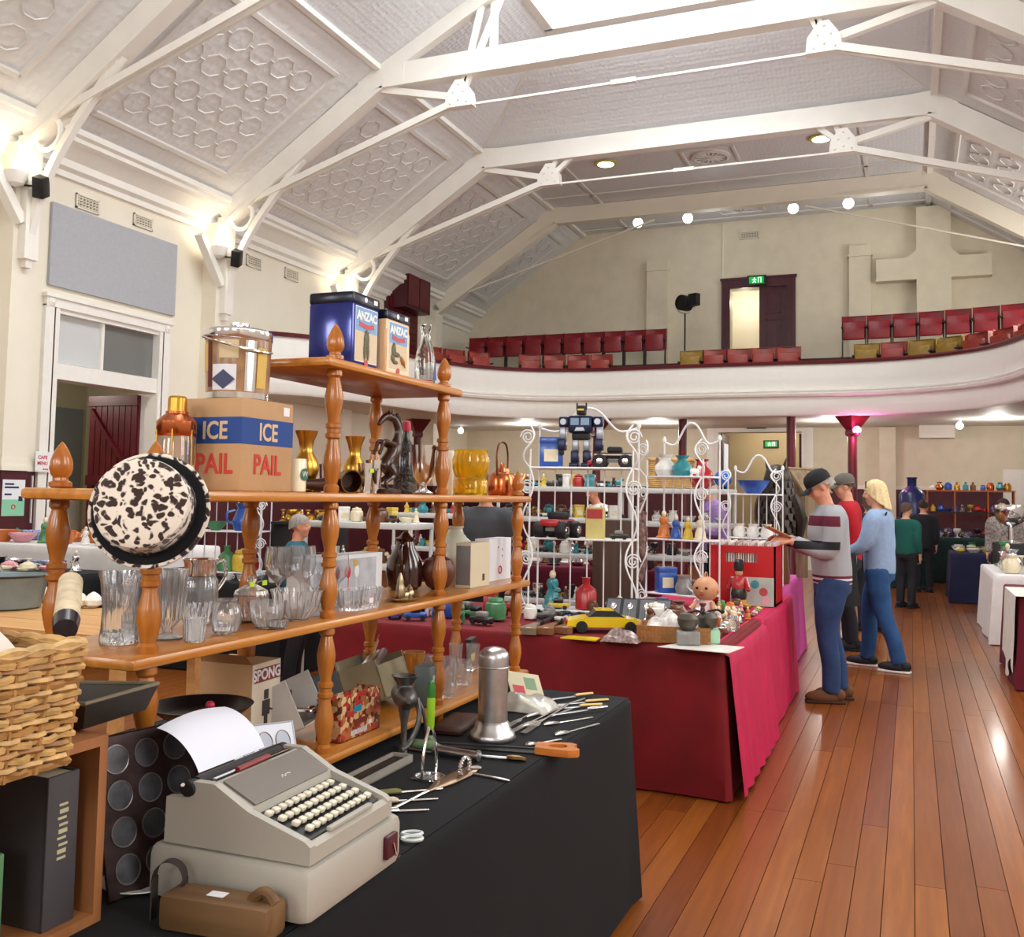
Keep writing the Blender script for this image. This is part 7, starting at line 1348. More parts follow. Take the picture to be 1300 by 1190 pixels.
# third wire rack, owl and birdhouse at the far end of the stall
E3 = ((-1.28, 8.62, TZ), -.1); etagere('small white wire rack with blue bowl on top beside the owl', *E3, .42, .24, [.05, .42, .8], 1.02); ware('bowl', 'blue', deck_xyz(*E3, -.02, .12, .803), .12, 'on the small wire rack beside the owl')
for x in (-.14, -.02, .1): ware('jug', 'white', deck_xyz(*E3, x, .12, .423), .12, 'on the small wire rack beside the owl')
for x in (-.12, .08): ware('vase', 'white', deck_xyz(*E3, x, .12, .053), .18, 'on the small wire rack beside the owl')
p = (-1.13, 9.15, TZ); t = thing('owl_sculpture', 'dark feathered metal owl sculpture on a stump', 'sculpture', p, -1.9, sc=1.05); om = mat('owl_bronze', lin(58, 50, 44), .45, .5, var=.3, vscale=20)
b = B(); b.lathe([(.1, 0), (.11, .05), (.09, .3), (.1, .34)], 14); b.build('stump', wmat('brown'), t); b = B(); b.lathe([(.06, .34), (.13, .42), (.16, .6), (.14, .76), (.1, .82), (.12, .9), (.1, .98), (.05, 1.02), (.005, 1.03)], 20); b.build('body', om, t)
for j in range(9):
    for i in range(14):
        a = 2*PI*(i+.5*(j % 2))/14; z = .44+.055*j; r_ = .165-.03*abs(j-3)/4*(j > 3)-.02*(j < 2)
        if j == 0 and i == 0: fb_ = B(); fb_.prism([(-.028, 0), (.028, 0), (.02, -.05), (0, -.07), (-.02, -.05)], 0, .006); fo = fb_.build('feather', om, t, smooth=False); fo.matrix_local = TM((r_*math.cos(a), r_*math.sin(a), z)) @ Euler((PI/2-.15, 0, a+PI/2)).to_matrix().to_4x4(); continue
        o = bpy.data.objects.new('feather', fo.data); COL.objects.link(o); o.parent = t; o.matrix_local = TM((r_*math.cos(a), r_*math.sin(a), z)) @ Euler((PI/2-.15, 0, a+PI/2)).to_matrix().to_4x4()
for s in (-1, 1): b = B(); b.tube([(.03, s*.07, .99), (.04, s*.1, 1.08)], [.02, .003], 6); b.build('ear_tuft', om, t); b = B(); b.tube(spline([(0, s*.15, .76), (-.05, s*.19, .55), (-.1, s*.14, .3)], 4), [.03, .04, .05, .05, .05, .04, .03, .02, .01], 6); b.build('wing', om, t)
p = (-1.0, 10.0, TZ); t = thing('birdhouse', 'weathered timber birdhouse on a post behind the person in the black cap', 'birdhouse', p, -.5); bw = wave_mat('grey_weathered_wood', lin(110, 90, 66), lin(146, 124, 96), 18, 'Z', .8)
b = B(); b.box(-.04, -.04, 0, .04, .04, .62); b.build('post', bw, t, smooth=False); b = B(); b.prism([(-.16, .62), (.16, .62), (.16, .85), (0, 1.05), (-.16, .85)], -.18, .18); b.v = [(x, z, y) for x, y, z in b.v]; b.build('house_box', bw, t, smooth=False); b = B(); b.at((0, -.182, .8), (PI/2, 0, 0)); b.lathe([(.05, 0), (.05, .004)], 16); b.build('entry_hole', wmat('black'), t)
for s in (-1, 1): b = B(); b.T = TM((0, 0, 1.07)) @ TM((0, 0, 0), (0, s*.9, 0)); b.box(*((-.01, -.24, -.02, .3, .24, .005) if s > 0 else (-.3, -.24, -.02, .01, .24, .005))); b.build('roof_board', bw, t, smooth=False)
b = B(); b.box(-.2, -.24, .6, .2, .22, .62); b.build('floor_board', bw, t, smooth=False)
# ================================================================ BACKGROUND STALLS
blk_cloth = mat('black_stall_cloth', lin(20, 20, 24), .9); wht_cloth = mat('white_stall_cloth', lin(222, 218, 216), .9, var=.05); nav_cloth = mat('navy_stall_cloth', lin(26, 28, 62), .85, var=.15); grn_cloth = mat('dark_green_stall_cloth', lin(14, 46, 42), .85, var=.15); mrn_cloth = mat('maroon_stall_cloth', lin(96, 8, 36), .85)
def stall(x0, x1, y0, y1, z, m_, lab, seed, amp=.012):
    trestle(x0+.05, x1-.05, y0+.05, y1-.05, z, 'folding table hidden under the '+lab.split(' under ')[0]); return cloth('tablecloth', x0, x1, y0, y1, z, m_, lab, amp=amp, flare=.03, seed=seed, n=120)
stall(-8.9, -6.72, 5.5, 6.9, TZ, blk_cloth, 'black cloth on the china stall near the cafe poster', 41); stall(-9.6, -6.75, 7.3, 8.4, .92, wht_cloth, 'white cloth on the raised china stall by the cafe door', 42)
chi = ['cup', 'teapot', 'vase', 'bowl', 'jug', 'plate', 'figurine']
clutter('on the black china stall near the cafe poster', -8.8, -6.8, 5.62, 6.8, TZ, 8, 4, chi, ['white', 'cream', 'blue-white', 'pink', 'silver'], .13, .2, 51)
clutter('on the raised white china stall', -9.4, -6.85, 7.45, 8.2, .92, 9, 2, chi, ['white', 'yellow', 'blue-white', 'orange', 'green', 'pink'], .18, .3, 52)
ware('vase', 'blue-white', (-6.95, 7.38, .921), .34, 'with wide body on the raised white stall', s=.8)
for i, c in enumerate(('yellow', 'orange')): p = WX(88+26*i, 612, -10.25) if 0 else Vector((XL-2.2, 10.2+.7*i, 1.45)); ware('framed_picture', c, p, .5, 'propped in the cafe room', rz=PI/2)
b = B(); b.box(XL-2.5, 9.5, 0, XL-1.9, 11.8, 1.44); tag(b.build('cafe_counter', wmat('white'), smooth=False), 'white counter inside the cafe room', 'counter')
# pine trestle with enamel tub
t = thing('pine_bench', 'bare pine plank bench holding the enamel tub and shells', 'bench', (-4.9, 4.35, 0)); pn = wave_mat('pale_pine', lin(190, 140, 84), lin(208, 160, 104), 20, 'X', .6)
for k in range(3): b = B(); b.box(-1.3, -.5+.3*k, .72, 1.2, -.21+.3*k, .75); b.build('plank', pn, t, smooth=False)
for sx in (-1.1, 1.0):
    for sy in (-.3, .3): b = B(); b.box(sx-.03, sy-.03, 0, sx+.03, sy+.03, .72); b.build('leg', pn, t, smooth=False)
p = WZ(8, 772, .751); t = px_lathe('enamel_tub', 'big grey enamel tub with dark rim on the pine bench', 'tub', p, [(36, 0), (40, 2), (48, 40), (50, 42)], mat('grey_enamel', lin(120, 132, 134), .35, var=.15), single=False, thick=.006, n=36); k = mpp(p); b = B(); b.ring((0, 0, 42*k), 50*k, 1.4*k, 40, 6); b.build('rim', wmat('black'), t)
for i, (px, py, c) in enumerate(((38, 768, 'white'), (56, 764, 'cream'), (118, 772, 'white'), (100, 772, 'cream'))): p = WZ(px, py, .751); b = B(); b.lathe([(.02, 0), (.05, .02), (.055, .05), (.03, .085), (.008, .1)], 14, fl=lambda a, z: 1+.12*math.cos(5*a+z*40)); tag(b.build('sea_shell', wmat(c), loc=p), '%s spiral sea shell on the pine bench %s' % (c, ('beside the tub', 'beside the tub', 'by the flared vase', 'by the flared vase')[i]), 'shell', 'sea shells')
# stalls seen through the pine rack
stall(-6.62, -4.68, 6.6, 7.7, TZ, blk_cloth, 'black cloth under the second wire rack and brassware', 43)
E4 = ((-5.45, 6.85, TZ), .3); etagere('white wire rack with green glass seen through the pine rack', *E4, .6, .25, [.05, .4, .72], .98)
for nm, c, x, z, h in (('plate', 'silver', -.18, .053, .06), ('bottle', 'green', -.04, .053, .22), ('bowl', 'green', -.15, .403, .08), ('jar', 'yellow', .1, .053, .2), ('jug', 'blue', .12, .403, .24), ('vase', 'navy', -.02, .723, .2), ('cup', 'red', .2, .053, .08)): ware(nm, c, deck_xyz(*E4, x, .12, z), h, 'on the wire rack with green glass')
t = thing('brass_stand', 'black display stand with brassware seen through the pine rack', 'stand', (-4.85, 7.2, TZ)); b = B(); b.box(-.32, -.12, .47, .32, .12, .49); b.build('board', black, t, smooth=False)
for sx in (-.3, .3): b = B(); b.box(sx-.015, -.12, 0, sx+.015, .12, .47); b.build('side', black, t, smooth=False)
clutter('on the black brassware stand', -5.15, -4.55, 7.1, 7.32, TZ+.492, 6, 2, ['candlestick', 'vase', 'jug', 'goblet', 'figurine'], ['brass'], .15, .22, 53)
clutter('on the black cloth by the brassware stand', -5.9, -4.45, 6.65, 6.82, TZ, 9, 1, ['bowl', 'cup', 'jar', 'figurine'], ['white', 'cream', 'red', 'clear'], .1, .14, 54)
def filled(label, where, x, y, w, d, levs, kinds, cols, seed, h=.2):
    plastic_shelf(label, (x, y, 0), 0, w, d, levs)
    for i, z in enumerate(levs): clutter('%s, %s board' % (where, ('lowest', 'second', 'third', 'fourth')[i]), x-w/2+.05, x+w/2-.05, y-d/2+.03, y+d/2-.03, z, int(w/.12), 2, kinds, cols, h*.8, h*1.2, seed+i)
toy = ['toy_car', 'toy_truck', 'figurine', 'toy_animal', 'jar', 'ornament_box']; mix = ['black', 'yellow', 'silver', 'teal', 'cream', 'red', 'white', 'brown']
x_ = WY(468, 670, 6.9).x; filled('white plastic shelving of bric-a-brac behind the brown jug', 'on the bric-a-brac shelving', x_, 6.9, 1.0, .4, [.62, .95, 1.27], toy+['plate', 'teapot'], mix, 61)
x_ = WY(715, 670, 9.2).x; filled('white plastic shelving of toys behind the robot rack', 'on the toy shelving', x_, 9.2, 1.3, .4, [.5, .95, 1.3, 1.6], toy, mix, 66, .24)
x_ = WY(600, 700, 8.9).x; filled('white plastic shelving of crockery behind the small cartons', 'on the crockery shelving', x_-.55, 9.4, 1.1, .4, [.5, .95, 1.3], chi, mix+['clear'], 71, .22)
b = B(); p = WY(798, 700, 8.6); b.rbox(p.x-.28, 8.4, 0, p.x+.14, 8.75, 1.3, .01); o = b.build('dark_cupboard', wave_mat('dark_cupboard_wood', lin(62, 40, 30), lin(84, 56, 40), 14, 'Z', .5)); tag(o, 'dark wooden cupboard standing behind the curly wire rack', 'cupboard')
stall(-5.2, -2.45, 9.9, 10.7, TZ, mrn_cloth, 'maroon cloth on the far stall behind the toy shelving', 44); clutter('on the far maroon stall', -5.0, -2.5, 10.0, 10.6, TZ, 10, 2, chi+toy, mix, .18, .28, 75)
# right-hand stalls
stall(.33, 2.6, 20.2, 21.4, .86, grn_cloth, 'dark green cloth below the orange shelf of glass', 45); stall(-.7, .2, 18.6, 19.6, .86, grn_cloth, 'dark green cloth under the big blue bottle', 49)
t = thing('glass_display_shelf', 'orange timber display shelf of coloured glass by the end wall', 'shelf', (1.05, 20.95, .861)); os_ = mat('orange_shelf_wood', lin(176, 92, 34), .45)
for z in (.0, .46, .88): b = B(); b.box(-.78, -.2, z, .78, .2, z+.025); b.build('shelf_board', os_ if z > .5 else black, t, smooth=False)
for x in (-.77, -.28, .3, .75): b = B(); b.box(x, -.19, 0, x+.025, .2, .9); b.build('upright', os_, t, smooth=False)
gl = ['clear', 'silver', 'blue', 'red', 'purple']
clutter('on the top board of the orange glass shelf', .3, 1.8, 20.8, 21.1, 1.767, 10, 1, ['vase', 'jug', 'bottle', 'jar'], ['blue', 'teal', 'copper', 'white', 'brass', 'brown'], .3, .42, 81)
clutter('on the middle board of the orange glass shelf', .32, 1.78, 20.78, 21.0, 1.347, 11, 1, ['bottle', 'goblet', 'vase', 'jug', 'bowl'], gl+['yellow'], .22, .32, 82); clutter('on the lowest board of the orange glass shelf', .32, 1.78, 20.76, 21.0, .887, 11, 1, ['bowl', 'vase', 'goblet', 'jug'], gl+['white'], .2, .3, 83); clutter('along the front of the dark green cloth', .4, 2.4, 20.3, 20.55, .861, 12, 1, ['bowl', 'cup', 'goblet', 'jug'], gl+['white', 'black'], .16, .24, 84)
p = WY(1158, 648, 18.9); ware('bottle', 'navy', (p.x-.0, 18.9, 1.24), .72, 'standing tall on a black box on the green cloth', s=.9); b = B(); b.rbox(p.x-.26, 18.7, .861, p.x+.26, 19.1, 1.239, .01); tag(b.build('black_box', black), 'black box raising the big blue bottle', 'box')
stall(.55, 2.4, 16.3, 17.6, TZ, nav_cloth, 'navy cloth on the china stall at the aisle', 46); clutter('on the navy china stall', .6, 2.3, 16.4, 17.5, TZ, 9, 4, ['cup', 'bowl', 'teapot', 'jug', 'plate'], ['white', 'cream', 'green', 'yellow', 'silver'], .16, .26, 85)
stall(.8, 2.4, 11.7, 13.7, TZ, wht_cloth, 'white scalloped cloth on the glassware stall', 47, .02); clutter('on the white glassware stall', .88, 2.3, 11.85, 13.6, TZ, 5, 6, ['figurine', 'bowl', 'jug', 'vase', 'teapot', 'candlestick'], ['white', 'cream', 'green', 'brown', 'silver', 'pink', 'black'], .2, .34, 86)
for i, x in enumerate((1.2, 1.6)): ware('goblet', 'silver', (x, 14.3, 1.0), .5-.1*i, ('taller', 'shorter')[i]+' trophy of two on the dark plinth', rz=0)
b = B(); b.rbox(1.0, 14.05, 0, 1.8, 14.6, .999, .01); tag(b.build('dark_plinth', black), 'dark plinth behind the white glassware stall', 'plinth')
stall(.8, 2.3, 8.95, 10.4, TZ, mrn_cloth, 'maroon cloth on the front stall at the right', 48)
b = B(); b.grid(lambda u, v: (.775+.7*max(0, v-.5)*2-.03*max(0, .5-v)*2*(1+.3*math.sin(u*25)), 8.9+1.0*u+.012*math.sin(v*20), TZ+.012-(max(0, .5-v)*2*(.62-.1*math.sin(u*9)))), 40, 16); tag(b.build('cream_throw', mat('cream_throw_cloth', lin(216, 210, 196), .9, var=.06), angle=60), 'cream cloth thrown over the maroon front stall', 'throw')
b = B(); b.rbox(1.9, 18.0, 0, 3.2, 18.06, 1.5, .01); tag(b.build('folding_screen', mat('charcoal_screen', lin(50, 50, 54), .7)), 'charcoal folding screen behind the navy china stall', 'screen')
clutter('on the lilac pink stall', -1.47, -1.3, 8.4, 10.2, TZ, 2, 8, chi, ['white', 'silver', 'cream', 'black'], .14, .2, 91)
# ================================================================ PEOPLE
skin = mat('skin', lin(214, 160, 130), .5, var=.05, vscale=20, sub=.1); skin2 = mat('skin_ruddy', lin(204, 140, 112), .5, var=.06, vscale=20, sub=.1)
def remesh(b, name, m_, parent, vox=.014, it=6):
    """voxel-merge the overlapping pieces of b into one continuous surface"""
    o = b.build(name+'_raw', m_); md = o.modifiers.new('r', 'REMESH'); md.mode = 'VOXEL'; md.voxel_size = vox; md.use_smooth_shade = True
    ms = o.modifiers.new('s', 'SMOOTH'); ms.iterations = it; ms.factor = .5
    bpy.context.view_layer.update(); me = bpy.data.meshes.new_from_object(o.evaluated_get(bpy.context.evaluated_depsgraph_get())); old = o.data; bpy.data.objects.remove(o); bpy.data.meshes.remove(old)
    me.name = name; me.materials.clear(); [me.materials.append(q) for q in (m_ if isinstance(m_, list) else [m_])]; me.polygons.foreach_set('use_smooth', [True]*len(me.polygons))
    q = bpy.data.objects.new(name, me); COL.objects.link(q); q.parent = parent; return q
def loft(b, secs, n=16):
    """secs: (x, y, z, rx, ry)"""
    vs = []; fs = []
    for x, y, z, rx, ry in secs:
        for k in range(n): a = 2*PI*k/n; vs.append((x+rx*math.cos(a), y+ry*math.sin(a), z))
    for i in range(len(secs)-1):
        for k in range(n): j = (k+1) % n; fs.append((i*n+k, i*n+j, (i+1)*n+j, (i+1)*n+k))
    fs += [tuple(range(n-1, -1, -1)), tuple((len(secs)-1)*n+k for k in range(n))]; b.add(vs, fs)
def limb(b, pts, rs): b.tube(spline(pts, 4), [rs[min(int(i/4), len(rs)-2)]+(rs[min(int(i/4), len(rs)-2)+1]-rs[min(int(i/4), len(rs)-2)])*((i/4) % 1) if i < 4*(len(pts)-1) else rs[-1] for i in range(4*(len(pts)-1)+1)], 12)
def hand(b, w, d, up, s=1.0, curl=.5):
    """palm and five bent fingers at wrist w pointing along d; up = back of the hand"""
    w, d, up = Vector(w), Vector(d).normalized(), Vector(up); up = (up-d*up.dot(d)).normalized(); sd = d.cross(up)
    for k in range(5): b.tube([w+sd*(.008*(k-2))*s, w+(d*.085+sd*.018*(k-2))*s], [.016*s, .013*s], 8)
    for k in range(4):
        o = sd*(.021*(k-1.5))*s; l = (.036, .042, .04, .031)[k]*s; q = w+d*.085*s+o; r1 = q+d*l*1.0; r2 = r1+(d*(1-curl)-up*curl)*l*.8; r3 = r2+(d*(.6-curl)-up*(curl+.3))*l*.6; b.tube([q, r1, r2, r3], [.0095*s, .009*s, .0082*s, .0065*s], 8)
    q = w+d*.025*s-sd*.03*s; b.tube([q, q+(d*.03-sd*.022-up*.01)*s, q+(d*.06-sd*.02-up*.02)*s], [.0115*s, .0105*s, .008*s], 8)
def head(b, c, tilt, s=1.0):
    """head of 0.23 m with brow, nose, lips, chin and ears; looks along +x, tilted down by tilt"""
    old = b.T; b.T = (old or Matrix.Identity(4)) @ Matrix.Translation(c) @ Euler((0, tilt, 0)).to_matrix().to_4x4() @ Matrix.Diagonal((s, s, s, 1))
    b.ell((-.012, 0, .04), (.094, .076, .085), 20, 14); b.ell((.02, 0, -.02), (.07, .06, .085), 18, 12); b.ell((.052, 0, -.085), (.03, .034, .024), 12, 8)
    b.tube([(.082, 0, .03), (.104, 0, -.012), (.092, 0, -.022)], [.009, .014, .012], 8); b.ell((.074, 0, .042), (.018, .05, .012), 12, 8); b.ell((.08, 0, -.052), (.012, .024, .007), 10, 6); b.ell((.078, 0, -.064), (.012, .02, .007), 10, 6)
    for sd in (-1, 1): b.ell((-.005, sd*.078, -.005), (.02, .009, .03), 10, 8); b.ell((.055, sd*.035, -.025), (.03, .024, .028), 10, 8)
    M_ = b.T.copy(); b.T = old; return M_
def person(label, x, y, heading, top, legs, shoe, hair, *, H=1.72, cap=None, lean=0., nod=.0, arms=('down', 'down'), stance=.1, step=0., sk=None, hairlen=0, vox=.014, legs_on=True, seat=False, stripes=None, bulk=1.0):
    """standing figure, x forward / y left; the body is one surface, clothes and hair are children"""
    s = H/1.72; t = thing('person', label, 'person', (x, y, 0), heading, sc=s); sk = sk or skin; w = bulk
    hipz = .9; L = lambda z: lean*(z-hipz)
    def P(px, py, pz): return (px+(L(pz) if pz > hipz else 0), py, pz)
    body = B(); shirt = B(); jeans = B()
    tor = [(0, 0, .86, .11, .16), (0, 0, .98, .115, .155), (.005, 0, 1.1, .115, .15), (.01, 0, 1.25, .12, .165), (0, 0, 1.36, .11, .185), (-.01, 0, 1.42, .085, .16), (-.01, 0, 1.46, .06, .09)]
    loft(body, [(*P(a, b_, z), rx*.9*w, ry*.9*w) for a, b_, z, rx, ry in tor]); loft(shirt, [(*P(a, b_, z), rx*1.1*w+.012, ry*1.08*w+.012) for a, b_, z, rx, ry in tor])
    nk = Vector(P(-.005, 0, 1.44)); hc = Vector(P(.02+.05*nod, 0, 1.60-.02*nod)); body.tube([nk-Vector((0, 0, .04)), hc-Vector((.02, 0, .06))], [.06, .054], 12); HM = head(body, hc, nod)
    feet = []
    for sd in (-1, 1):
        fx = step*sd; ft = Vector((fx-.02, sd*(stance), .07)); kn = Vector((fx*.55+.03, sd*(stance*.95), .49)); hp = Vector((0, sd*.085, .9)); feet.append((ft, fx))
        for b_, e in ((body, 0), (jeans, .016)): limb(b_, [hp, (hp+kn)/2+Vector((.015, 0, 0)), kn, (kn+ft)/2+Vector((-.015, 0, 0)), ft], [.095*w+e, .085*w+e, .06+e, .055+e, .042+e*1.5])
        body.tube([ft-Vector((.03, 0, .02)), ft+Vector((.13, 0, -.035))], [.04, .032], 10)
        shd = Vector(P(0, sd*.175*w, 1.385)); mode = arms[0 if sd > 0 else 1]
        if mode == 'down': el, wr, hd = shd+Vector((-.03, sd*.05, -.28)), shd+Vector((.03, sd*.055, -.52)), (.1, 0, -1)
        elif mode == 'fwd': el, wr, hd = shd+Vector((.05, sd*.04, -.27)), shd+Vector((.3, -sd*.05, -.2)), (1, -sd*.25, .12)
        elif mode == 'back': el, wr, hd = shd+Vector((-.1, sd*.05, -.26)), shd+Vector((-.02, sd*.04, -.5)), (.2, 0, -1)
        else: el, wr, hd = shd+Vector((.08, sd*.05, -.26)), shd+Vector((.28, -sd*.02, -.34)), (1, -sd*.3, -.3)
        for b_, e, k in ((body, 0, 1), (shirt, .02, 1)):
            limb(b_, [shd+Vector((0, -sd*.05, .0)), shd+Vector((0, sd*.02, -.05)), el, wr+(Vector(hd).normalized()*(-.03) if e else Vector((0, 0, 0)))], [.062*w+e, .056*w+e, .044+e, .03+e])
        hand(body, wr, hd, (0, sd*.5, 1) if mode in ('fwd', 'hold') else (0, sd, 0), .95)
    loft(jeans, [(0, 0, .8, .115*w+.012, .165*w+.01), (0, 0, .9, .12*w+.012, .17*w+.012), (0, 0, 1.0, .115*w+.012, .155*w+.012)])
    remesh(body, 'body', sk, t, vox*.62, 3); sh = remesh(shirt, 'top_garment', top, t, vox); 
    remesh(jeans, 'trousers', legs, t, vox)
    for ft, fx in feet:
        b = B(); b.ell((ft.x+.045, ft.y, .045), (.145, .05, .05), 16, 10); b.ell((ft.x-.05, ft.y, .06), (.055, .045, .05), 12, 8); so = B(); so.rbox(ft.x-.1, ft.y-.045, 0, ft.x+.185, ft.y+.045, .022, .01); o = b.build('shoe', shoe[0], t); so.build('sole', shoe[1], o)
    # face details, hair or cap
    for sd in (-1, 1): b = B(); b.T = HM; b.ell((.078, sd*.032, .02), (.009, .013, .008), 8, 6); b.build('eye', mat('eye_white', lin(225, 220, 214), .3), t); b = B(); b.T = HM; b.ell((.086, sd*.032, .02), (.004, .005, .006), 8, 6); b.build('iris', mat('iris_dark', lin(50, 40, 36), .3), t)
    if hair is not None:
        b = B(); b.T = HM; N = 20
        def hf(u, v):
            a = 2*PI*u; ph = -PI*.5+PI*(.36+.64*v) if 0 else PI*(.5-.02-.5*v); front = max(0, math.cos(a)); lo = -.02-.02*hairlen-.1*(1-front)*hairlen; z = lo+(0.137-lo)*v if 0 else 0
            back = (1-math.cos(a))/2; zb = .055*(1-back)+(-.03-.13*hairlen)*back; zt = .132 if cap is None else .03; zz = zb+(zt-zb)*v; q = max(0., 1-((zz-.04)/.095)**2)**.5 if zz > .04 else 1.0; q = max(q, .02)
            fl_ = 1+.1*hairlen*max(0, .04-zz)/.12
            return (-.014+(.1+.006*math.sin(9*a))*q*math.cos(a)*fl_, (.084+.005*math.sin(11*a))*q*math.sin(a)*fl_, zz)
        b.grid(hf, 28, 10, closed=True); b.build('hair', hair, t)
    if cap is not None:
        b = B(); b.T = HM; b.lathe([(.101, .035), (.104, .05), (.1, .085), (.08, .118), (.04, .136), (.001, .14)], 24, (-.01, 0, 0), sy=.86); cp = b.build('cap', cap, t)
        b = B(); b.T = HM; b.grid(lambda u, v: (.07+(.045+.055*math.cos((u-.5)*PI))*v, .08*(2*u-1)*(1-.12*v), .045-.022*v-.02*(2*u-1)**2), 12, 4); b.grid(lambda u, v: (.07+(.045+.055*math.cos((u-.5)*PI))*v, -.08*(2*u-1)*(1-.12*v), .041-.022*v-.02*(2*u-1)**2), 12, 4); b.build('peak', cap, cp)
    return t, P, HM
def band_mat(name, base, bands):
    """garment material: base colour with woven-in colour panels, by height and side in the garment's own space"""
    m_ = mat(name, base, .85); nt = m_.node_tree; p = nt.nodes['Principled BSDF']; tc = nt.nodes.new('ShaderNodeTexCoord'); sp = nt.nodes.new('ShaderNodeSeparateXYZ'); nt.links.new(tc.outputs['Object'], sp.inputs[0]); rp = nt.nodes.new('ShaderNodeValToRGB'); rp.color_ramp.interpolation = 'CONSTANT'; mr = nt.nodes.new('ShaderNodeMapRange'); mr.inputs[1].default_value = .8; mr.inputs[2].default_value = 1.5; nt.links.new(sp.outputs['Z'], mr.inputs[0]); nt.links.new(mr.outputs[0], rp.inputs[0])
    rp.color_ramp.elements.remove(rp.color_ramp.elements[1]); rp.color_ramp.elements[0].color = tuple(bands[0][1])+(1,)
    for z, c in bands[1:]: e = rp.color_ramp.elements.new(min(1, max(0, (z-.8)/.7))); e.color = tuple(c)+(1,)
    g1 = nt.nodes.new('ShaderNodeMath'); g1.operation = 'GREATER_THAN'; g1.inputs[1].default_value = .0; nt.links.new(sp.outputs['X'], g1.inputs[0]); g2 = nt.nodes.new('ShaderNodeMath'); g2.operation = 'LESS_THAN'; g2.inputs[1].default_value = .95; nt.links.new(sp.outputs['Z'], g2.inputs[0]); g3 = nt.nodes.new('ShaderNodeMath'); g3.operation = 'MAXIMUM'; nt.links.new(g1.outputs[0], g3.inputs[0]); nt.links.new(g2.outputs[0], g3.inputs[1])
    mx2 = nt.nodes.new('ShaderNodeMixRGB'); mx2.inputs[1].default_value = tuple(base)+(1,); nt.links.new(g3.outputs[0], mx2.inputs[0]); nt.links.new(rp.outputs[0], mx2.inputs[2]); nt.links.new(mx2.outputs[0], p.inputs['Base Color']); return m_
gj, mj, kj, wj = lin(156, 158, 164), lin(92, 22, 44), lin(26, 26, 32), lin(206, 206, 212)
jack = band_mat('grey_track_jacket', gj, [(.8, mj), (.865, wj), (.88, mj), (.9, wj), (.915, mj), (.935, gj), (1.13, kj), (1.19, gj), (1.3, mj), (1.375, gj)])
den = mat('blue_denim', lin(38, 62, 104), .85, var=.22, vscale=9); den2 = mat('mid_blue_denim', lin(34, 74, 122), .85, var=.2, vscale=9); dk = mat('dark_cloth', lin(30, 30, 36), .9); brs = (mat('brown_suede', lin(104, 66, 40), .8), mat('brown_sole', lin(60, 40, 28), .8)); bks = (mat('black_trainer', lin(26, 26, 30), .6), wmat('white'))
hg = mat('grey_hair', lin(150, 144, 136), .7, var=.2, vscale=50); hb = mat('blonde_hair', lin(222, 200, 150), .6, var=.15, vscale=50); hd_ = mat('dark_hair', lin(44, 32, 28), .6, var=.2, vscale=50); hbr = mat('brown_hair', lin(84, 60, 44), .6, var=.2, vscale=50)
mx_, my_ = -.56, 7.82; hdg = math.radians(196)
t, P_, HM = person('person in black cap and grey track jacket reading a booklet beside the pink stall', mx_, my_, hdg, jack, den, brs, hg, H=1.74, cap=mat('black_cap', lin(22, 22, 26), .8), lean=.06, nod=.55, arms=('fwd', 'fwd'), stance=.085, step=.05, sk=skin2, bulk=1.06)
gm2 = mat('spectacle_wire', lin(150, 140, 130), .3, .8)
for sd in (-1, 1): b = B(); b.T = HM; b.ring((.1, sd*.034, .014), .02, .0016, 18, 5, 'x'); b.tube([(.1, sd*.054, .018), (.0, sd*.08, .018)], .0014, 5); b.build('spectacles', gm2, t)
bp = Vector((.41, 0, 1.235)); bk_ = thing('open_booklet', 'open brown and yellow booklet held by the person in the black cap', 'booklet', (mx_+math.cos(hdg)*bp.x*1.01, my_+math.sin(hdg)*bp.x*1.01, bp.z*1.01), rot=(0, -.45, hdg)); bmt = mat('booklet_brown', lin(78, 60, 40), .5, var=.3, vscale=20)
for sd in (-1, 1): b = B(); b.T = TM((0, 0, 0), (sd*.12, 0, 0)); b.box(*((-.1, 0, 0, .1, .15, .006) if sd > 0 else (-.1, -.15, 0, .1, 0, .006))); b.build('page_half', bmt if sd < 0 else mat('booklet_yellow', lin(200, 150, 40), .5, var=.25, vscale=14), bk_, smooth=False)
t, P_, HM = person('person in pale blue sweater and jeans carrying a dark coat over one arm', -.27, 9.5, math.radians(166), mat('pale_blue_knit', lin(138, 160, 192), .9, var=.06, vscale=30), den2, bks, hb, H=1.7, lean=.02, nod=.12, arms=('hold', 'down'), stance=.09, step=-.17, hairlen=1.0)
b = B(); b.T = HM; b.tube([(.05, -.088, .06), (.07, 0, .118), (.05, .088, .06)], .006, 6); b.build('sunglasses', black, t)
b = B(); b.tube(spline([(-.1, .13, 1.43), (.02, -.02, 1.5 if 0 else 1.2), (.1, -.2, .98)], 5), .008, 6); b.build('bag_strap', black, t)
q = Vector((math.cos(math.radians(166)), math.sin(math.radians(166)), 0)); cp_ = Vector((-.27, 9.5, 0))+q*.2+Vector((-q.y, q.x, 0))*.24
b = B(); b.grid(lambda u, v: (.05*math.cos(2*PI*u)*(1+.25*math.sin(6*PI*u))*(1+v), .13*math.sin(2*PI*u)*(1+.3*v), 1.04-.46*v), 32, 8, closed=True); b.add([(.05*math.cos(2*PI*i/16), .13*math.sin(2*PI*i/16), 1.04) for i in range(16)], [tuple(range(16))]); o = b.build('folded_coat', mat('black_white_coat', lin(30, 30, 34), .9, var=.1), loc=cp_, rot=math.radians(166)); tag(o, 'black coat hung over the arm of the person in pale blue', 'coat'); b = B(); b.box(-.02, -.16, .78, .02, -.13, 1.02); b.build('white_lining', wmat('white'), o, smooth=False)
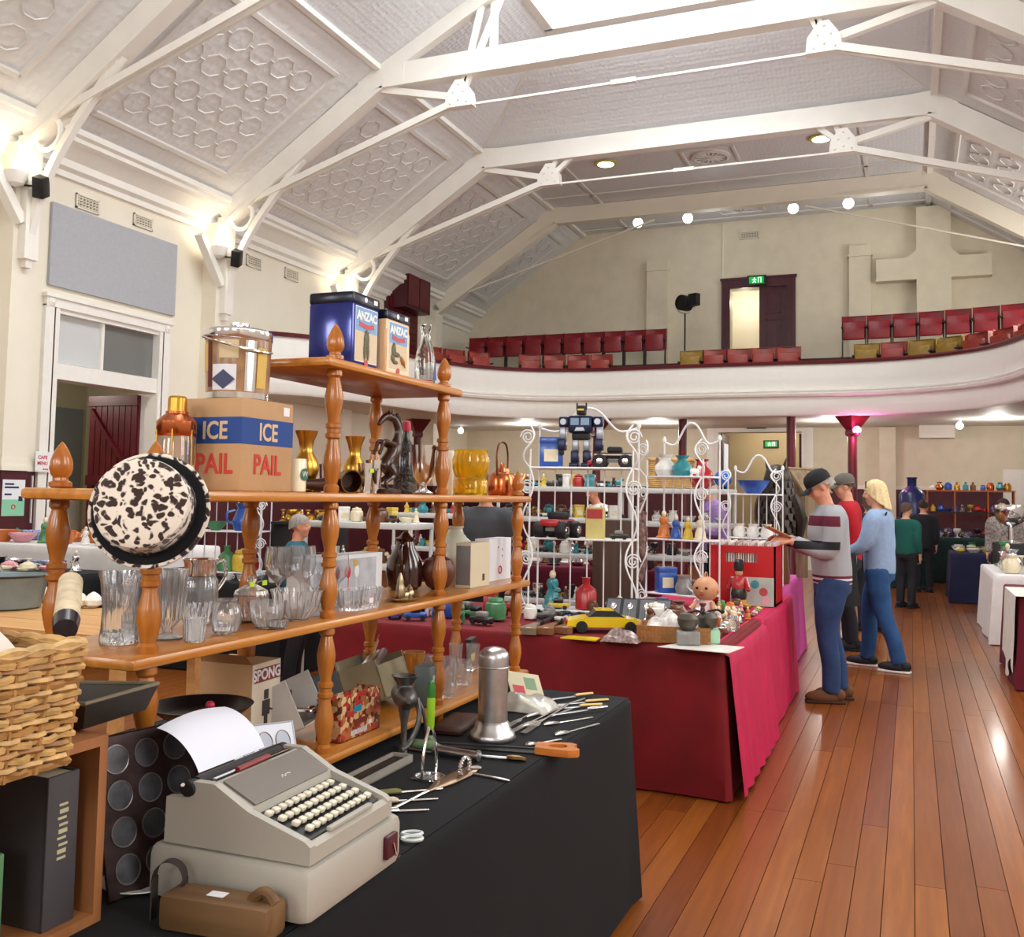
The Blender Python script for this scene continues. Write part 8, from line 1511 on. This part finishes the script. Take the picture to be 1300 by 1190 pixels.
redh = mat('red_hoodie', lin(176, 22, 36), .9); grn = mat('green_top', lin(20, 84, 76), .9); pur = mat('lavender_shirt', lin(150, 120, 176), .85, var=.3, vscale=30); polo = mat('charcoal_polo', lin(62, 64, 68), .85); navs = mat('navy_shirt', lin(30, 36, 60), .85); dshoe = (dk, dk)
p = WY(1076, 640, 10.6); person('person in red hoodie and grey cap standing beyond the birdhouse', p.x, 10.6, math.radians(190), redh, dk, dshoe, hd_, H=1.78, cap=mat('grey_cap', lin(96, 92, 86), .8), nod=.2, vox=.02)
p = WY(1104, 650, 12.2); person('person in black top and trousers standing beyond the red hoodie', p.x, 12.2, math.radians(120), dk, dk, dshoe, hbr, H=1.62, hairlen=.8, vox=.02)
p = WY(1150, 650, 15.2); person('person in green top bending at the glass stall', p.x, 15.2, math.radians(60), grn, dk, dshoe, hbr, H=1.5, vox=.024)
p = WY(912, 640, 10.95); person('person in lavender shirt bending over the plastic shelving', p.x, 10.95, math.radians(215), pur, navs, dshoe, hbr, H=1.76, lean=.15, nod=.6, arms=('fwd', 'down'), sk=skin2, vox=.02)
p = WZ(378, 700, 1.08); p = CAMP+ray(378, 690)*7.6; person('person in teal shirt looking along the bric-a-brac shelving', p.x, p.y, math.radians(20), mat('teal_shirt', lin(30, 90, 104), .85), dk, dshoe, hg, H=1.32, sk=skin2, vox=.02)
p = CAMP+ray(616, 660)*8.0; person('person in charcoal polo shirt behind the copper kettle', p.x, p.y, math.radians(265), polo, dk, dshoe, hd_, H=1.66, vox=.02, bulk=1.15)
p = CAMP+ray(768, 640)*12.4; person('person in white shirt bending behind the toy shelving', p.x, p.y, math.radians(230), wmat('white'), dk, dshoe, None, H=1.68, nod=.6, lean=.2, sk=skin2, vox=.024)
p = WY(1274, 640, 15.4); person('person in mottled grey top behind the white glassware stall', p.x, p.y, math.radians(250), mat('patterned_top', lin(150, 140, 136), .9, var=.6, vscale=30), dk, dshoe, hd_, H=1.58, hairlen=.5, vox=.024)
p = WY(1172, 640, 18.0); person('person in black leaning at the blue bottle', p.x, p.y, math.radians(100), dk, dk, dshoe, hd_, H=1.55, vox=.024)
